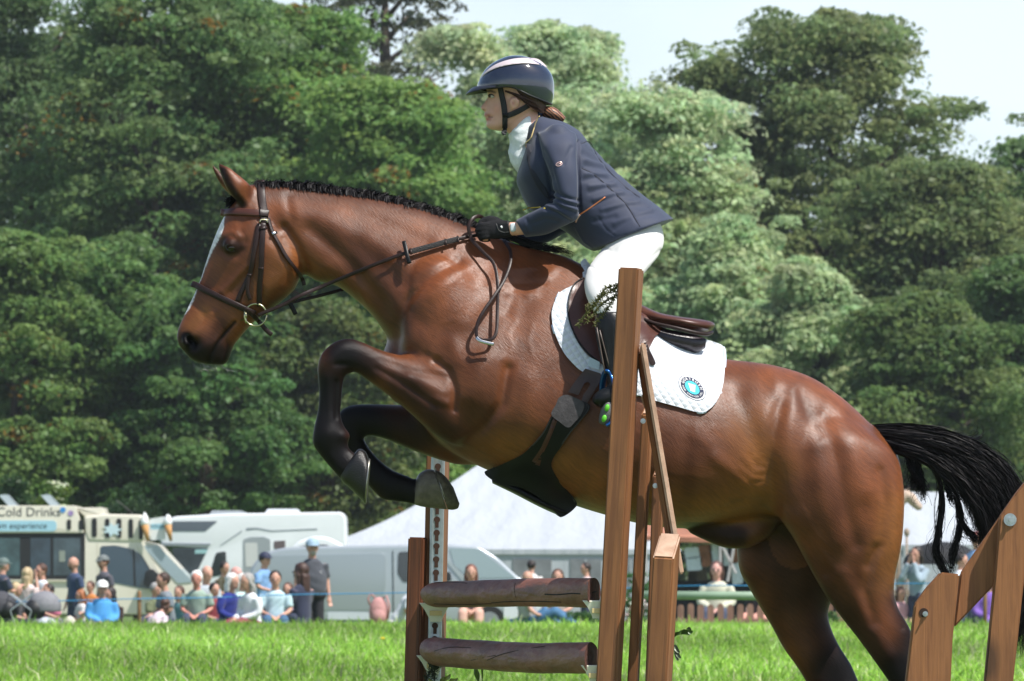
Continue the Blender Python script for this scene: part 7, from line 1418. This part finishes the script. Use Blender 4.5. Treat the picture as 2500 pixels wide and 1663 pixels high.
# far wing with the steel keyhole track
fw = root("jump_wing", "red brown timber jump wing with a steel keyhole strip behind the poles", "jump wing", (W(1050, 2140, YF).x, YF, 0))
timber("post", (1010, 1663), (1020, 1312), YF - .02, .055, .07, RZ, w_red, fw, z0=0, mend=w_red)
timber("post", (1058, 1663), (1070, 1085), YF + .03, .068, .08, RZ, w_dk, fw, z0=0)
galv = mat("galvanised_strip", (.42, .47, .50), .42, metal=.75, var=.15, vscale=25, bump=.1, bscale=60); dkh = mat("keyhole_shadow_wood", (.05, .02, .01), .8)
g = G()
def strip_x(py): return np.interp(py, [1090, 1663], [1070, 1059.5])
P_ = []
for py in (1092, 1663, 2050):
    c = strip_x(py)
    for off, dy in ((-17, .012), (-16, -.0), (-11, -.004), (0, -.002), (11, -.004), (15.5, 0), (17, .012)): P_.append(W(c + off, py, YF - .045 + dy)[:])
g.add(P_, [(i * 7 + j, i * 7 + j + 1, (i + 1) * 7 + j + 1, (i + 1) * 7 + j) for i in range(2) for j in range(6)]); tr_ = g.build("keyhole_strip", galv, fw, False, world=True)
for py in [1139 + 32.4 * i for i in range(16)]:
    c = strip_x(py); y_ = YF - .0505
    pts = [(c + 7.6 * math.sin(a), py - 7.6 * math.cos(a)) for a in np.linspace(-2.55, 2.55, 18)] + [(c + 4, py + 20), (c - 4.4, py + 20)]
    q = [W(a, b, y_) for a, b in pts]; g = G(); g.add([v[:] for v in q] + [(v.x, v.y + .0015, v.z) for v in q], [tuple(range(len(q)))] + [(i, i + len(q), (i + 1) % len(q) + len(q), (i + 1) % len(q)) for i in range(len(q))]); g.build("keyhole", dkh, tr_, False, world=True)
cupm = mat("cream_plastic_cup", (.72, .71, .58), .45, sss=.1); cupi = mat("yellowed_plastic", (.62, .48, .22), .5)
def cup(px, py, y, sc_, label, flip=1):
    k = (D0 + y) / FPX; r = root("jump_cup", label, "jump cup", W(px, py + 25, y), 0); g = G(); n = 14
    rings = [(38, 0, .028), (36, 3, .03), (27, 17, .026), (16, 38, .02), (14, 46, .018)]; V = []
    for hw, z, dp in rings:
        for sx, sy in ((-1, -1), (1, -1), (1, 1), (-1, 1)): V.append((sx * hw * k * sc_ + (0 if z > 5 else -2 * k), sy * dp, (25 - z * sc_) * k))
    F = [(i * 4 + j, i * 4 + (j + 1) % 4, (i + 1) * 4 + (j + 1) % 4, (i + 1) * 4 + j) for i in range(4) for j in range(4)] + [(16, 17, 18, 19), (3, 2, 1, 0)]
    g.add(V, F); g.build("shell", cupm, r, False); g = G(); g.box(-15 * k, 15 * k, -.036, -.031, -6 * k, 6 * k, bev=.001); g.build("inner_face", cupi, r, False); return r
cup(1064, 1472, YF - .08, 1, "cream plastic cup holding the left end of the top pole"); cup(1057, 1600, YF - .08, 1, "cream plastic cup under the left end of the lower pole")
cup(1460, 1466, YN + .02, .95, "cream plastic cup at the right end of the top pole"); cup(1452, 1624, YN + .02, .85, "cream plastic cup at the right end of the lower pole")
# poles: rustic logs
logm = mat("weathered_red_log", (.20, .080, .052), .5, var=.4, vscale=5, bump=.9, bscale=11, stretch=(1, 1, 3), bdist=.012, hue=.012); logend = mat("dark_log_end", (.085, .03, .02), .85, var=.5, vscale=50, bump=.6, bscale=70)
crk = mat("log_crack", (.008, .005, .004), .9)
def pole(label, pts, rad, seed):
    rs = RS(seed); C_ = catmull([(a, b, c) for a, b, c in pts], 14); P3 = np.array([W(*q) for q in C_]); m_ = len(P3); nseg = 28; V = []; t0 = P3[-1] - P3[0]; t0 /= np.linalg.norm(t0)
    sd = np.cross(t0, (0, 0, 1)); sd /= np.linalg.norm(sd); up = np.cross(sd, t0); nz = rs.randn(6, 3)
    for i, p in enumerate(P3):
        u = i / (m_ - 1); R = rad[0] * (1 - u) + rad[1] * u; e0 = min(1, (i + .35) / 4.0); R *= math.sqrt(1 - (1 - e0) ** 2) if i < 4 else 1
        for j in range(nseg):
            a = 2 * math.pi * j / nseg; rr = R * (1 + .03 * math.sin(3 * a + nz[0, 0] + u * 5) + .02 * math.sin(5 * a + nz[1, 1] - u * 9) + .012 * math.sin(u * 30 + a))
            q = p + sd * math.cos(a) * rr + up * math.sin(a) * rr
            if i == m_ - 1: q = q + t0 * 0
            # oblique sawn end
            q = q + t0 * (np.dot(q - p, sd) * 1.15 * max(0, (u - .9) / .1))
            V.append(q)
    F = [(i * nseg + j, i * nseg + (j + 1) % nseg, (i + 1) * nseg + (j + 1) % nseg, (i + 1) * nseg + j) for i in range(m_ - 1) for j in range(nseg)]
    mi = [0] * len(F) + [0, 1]; F += [tuple(range(nseg - 1, -1, -1)), tuple((m_ - 1) * nseg + j for j in range(nseg))]
    o = M("rustic_pole", V, F, [logm, logend], None, True, mi=mi); fixn(o); tag(o, label, "jump pole", "rustic poles of the jump"); autosmooth(o, 50)
    return o, P3, sd, up
pole_a = pole("upper weathered red brown log pole of the jump", [(1040, 1452, YF - .1), (1150, 1450, YF - .5), (1300, 1448, YN + .5), (1450, 1446, YN + .04)], (.045, .0505), 5)
pole_b = pole("lower sagging red brown log pole of the jump", [(1040, 1586, YF - .1), (1150, 1598, YF - .5), (1290, 1607, YN + .5), (1444, 1606, YN + .04)], (.051, .053), 6)
def crack(po, pts, w):
    bv = BVHTree.FromPolygons([v.co[:] for v in po[0].data.vertices], [tuple(p.vertices) for p in po[0].data.polygons])
    V, F = strap(pts, w, .0005, .0014, bv=bv, sub=4); g = G(); g.add(V, F); g.build("crack", crk, po[0], True, world=True)
crack(pole_a, [(1330, 1451), (1360, 1452), (1395, 1449), (1430, 1450), (1456, 1444)], 3.0); crack(pole_a, [(1200, 1472), (1240, 1469), (1300, 1468), (1370, 1470)], 2.0); crack(pole_a, [(1060, 1424), (1090, 1421), (1140, 1424)], 1.5)
crack(pole_a, [(1060, 1474), (1120, 1476), (1200, 1474)], 1.5); crack(pole_b, [(1190, 1612), (1230, 1596), (1290, 1584), (1330, 1578)], 1.6); crack(pole_b, [(1060, 1590), (1100, 1580), (1150, 1582)], 1.3); crack(pole_b, [(1150, 1612), (1210, 1600)], 1.4); crack(pole_a, [(1258, 1424), (1256, 1440), (1260, 1460)], 1.2)
# wing at the lower right corner
w2 = root("jump_wing", "orange brown slatted jump wing at the lower right corner", "jump wing", (W(2350, 2140, -.9).x, -.9, 0)); Y2 = -.9
def plank(name, poly, y0, y1, m, par):
    n = len(poly); A = [W(a, b, y0) for a, b in poly]; g = G()
    bm = bmesh.new(); vs = [bm.verts.new(v) for v in A]; f = bm.faces.new(vs); r = bmesh.ops.extrude_face_region(bm, geom=[f])
    for v in r['geom']:
        if isinstance(v, bmesh.types.BMVert): v.co.y += y1 - y0
    bmesh.ops.recalc_face_normals(bm, faces=bm.faces); bmesh.ops.bevel(bm, geom=bm.edges[:], offset=.005, segments=2, affect='EDGES'); bm.verts.index_update()
    g.add([v.co[:] for v in bm.verts], [[v.index for v in f.verts] for f in bm.faces]); bm.free()
    o = g.build(name, m, par, False, world=True); return o
plank("post", [(2190, 2140), (2300, 2140), (2326, 1560), (2343, 1402), (2298, 1397), (2262, 1436), (2234, 1476), (2212, 1663)], Y2 - .05, Y2 + .03, w_or, w2)
plank("brace", [(2330, 1532), (2345, 1400), (2441, 1262), (2520, 1158), (2560, 1200), (2500, 1330), (2428, 1428)], Y2 + .0, Y2 + .05, w_or, w2)
plank("post", [(2380, 2140), (2450, 2140), (2474, 1663), (2500, 1420), (2512, 1165), (2480, 1205), (2441, 1262), (2428, 1420), (2404, 1663)], Y2 - .07, Y2 - .005, w_or, w2)
plank("trim", [(2318, 2140), (2440, 2140), (2442, 2080), (2318, 2080)], Y2 - .02, Y2 + .04, w_or, w2)
bolt_at(2466, 1269, Y2 - .072, .0145, w2)
g = G(); c = W(2255, 1496, Y2 - .051); g.tube([c + Vector((0, .001, 0)), c + Vector((0, -.001, 0))], .0155, 20); g.build("bolt_hole", mat("bolt_recess", (.03, .014, .008), .9), w2, False, world=True); bolt_at(2259, 1499, Y2 - .0525, .006, w2)
# sprigs
needle = mat("conifer_sprig", (.10, .10, .022), .6, var=.4, vscale=60); needle2 = mat("dark_sprig", (.02, .03, .012), .6)
def sprig(name, label, stems, y, m, seed, L=.012, n=26, par=None):
    rs = RS(seed); g = G(); r = root(name, label, "greenery", W(stems[0][0][0], stems[0][0][1], y))
    for st_ in stems:
        Q = catmull(st_, 6); P3 = [W(a, b, y - .01 * i / len(Q)) for i, (a, b) in enumerate(Q)]; g.tube(P3, np.linspace(.0022, .0008, len(P3)), 5)
        for p in P3:
            for _ in range(n // 6 + 1):
                v = Vector(rs.randn(3)); v.y *= .6; v.normalize(); q = p + v * L * (.5 + rs.rand()); g.tube([p, p.lerp(q, .6) + Vector(rs.randn(3) * .001), q], [.0016, .002, .0006], 4)
    g.build("twig", m, r, True, world=True)
sprig("evergreen_sprig", "olive evergreen sprig sticking out by the rider's knee", [[(1508,700),(1490,712),(1470,722),(1455,742),(1440,758),(1425,775),(1408,796)],[(1500,725),(1480,735),(1465,748),(1450,765),(1432,785)],[(1506,712),(1492,740),(1478,762),(1462,778),(1452,794)],[(1480,716),(1462,728),(1448,744),(1430,752)],[(1508,695),(1485,702),(1468,716)]], YN + .03, needle, 3)
sprig("evergreen_sprig", "dark matted evergreen sprig on the lower left cup", [[(1050,1610),(1060,1625),(1048,1645),(1040,1663)],[(1075,1612),(1065,1630),(1055,1655)],[(1045,1618),(1058,1640),(1062,1668)],[(1085,1618),(1070,1622),(1055,1620)]], YF - .15, needle2, 4, L=.014)
def leafsprig(name, label, lv, y, col, seed):
    r = root(name, label, "greenery", W(lv[0][0][0], lv[0][0][1], y)); m = mat("leaf_" + name, col, .35, var=.4, vscale=40); g = G()
    for a, b, w_ in lv:
        A = W(a[0], a[1], y); B = W(b[0], b[1], y - .02); d_ = B - A; s_ = Vector((-d_.z, 0, d_.x)).normalized(); n_ = 8; V = []
        for i in range(n_ + 1):
            t_ = i / n_; c = A + d_ * t_ + Vector((0, -.012 * math.sin(t_ * 3.1), .004 * math.sin(t_ * 6))); ww = w_ * PX * math.sin(math.pi * min(1, t_ * .95 + .03)) ** .7
            V += [c + s_ * ww, c + Vector((0, .006, 0)), c - s_ * ww]
        g.add([v[:] for v in V], [(i * 3 + j, i * 3 + j + 1, i * 3 + 3 + j + 1, i * 3 + 3 + j) for i in range(n_) for j in (0, 1)])
    g.build("leaf", m, r, True, world=True)
leafsprig("leafy_sprig", "small green leaves sticking out right of the lower post", [((1645,1556),(1664,1538),5),((1660,1548),(1692,1540),7),((1676,1535),(1690,1545),6)], YN + .02, (.06, .12, .02), 1)
leafsprig("leafy_sprig", "pale striped leaves hanging right of the post near the grass", [((1642,1576),(1660,1592),5),((1644,1584),(1662,1606),5),((1646,1592),(1656,1612),4)], YN + .02, (.14, .18, .10), 2)
leafsprig("leafy_sprig", "green leaf stalks under the lower pole", [((1168,1665),(1160,1625),7),((1178,1665),(1174,1560),3)], YF - .3, (.10, .17, .04), 3)
leafsprig("leafy_sprig", "straw coloured leaves at the foot of the left cup", [((1080,1668),(1100,1645),6),((1095,1668),(1118,1655),6),((1075,1668),(1082,1650),4),((1060,1672),(1046,1655),4)], YF - .3, (.20, .22, .06), 4)

# ================================================================ HAZE
g = G(); g.box(-120, 120, -60, 330, -1.5, 45); hz_ = g.build("haze", None); hz_["kind"] = "stuff"; hz_["label"] = "thin summer haze over the showground"
hm_ = bpy.data.materials.new("haze_air"); hm_.use_nodes = True; N_h = hm_.node_tree.nodes; hm_.node_tree.nodes.remove(N_h["Principled BSDF"])
pv = N_h.new("ShaderNodeVolumePrincipled"); pv.inputs["Color"].default_value = (.86, .93, 1, 1); pv.inputs["Density"].default_value = .00015; pv.inputs["Anisotropy"].default_value = .2
hm_.node_tree.links.new(pv.outputs[0], N_h["Material Output"].inputs["Volume"]); hz_.data.materials.clear(); hz_.data.materials.append(hm_)
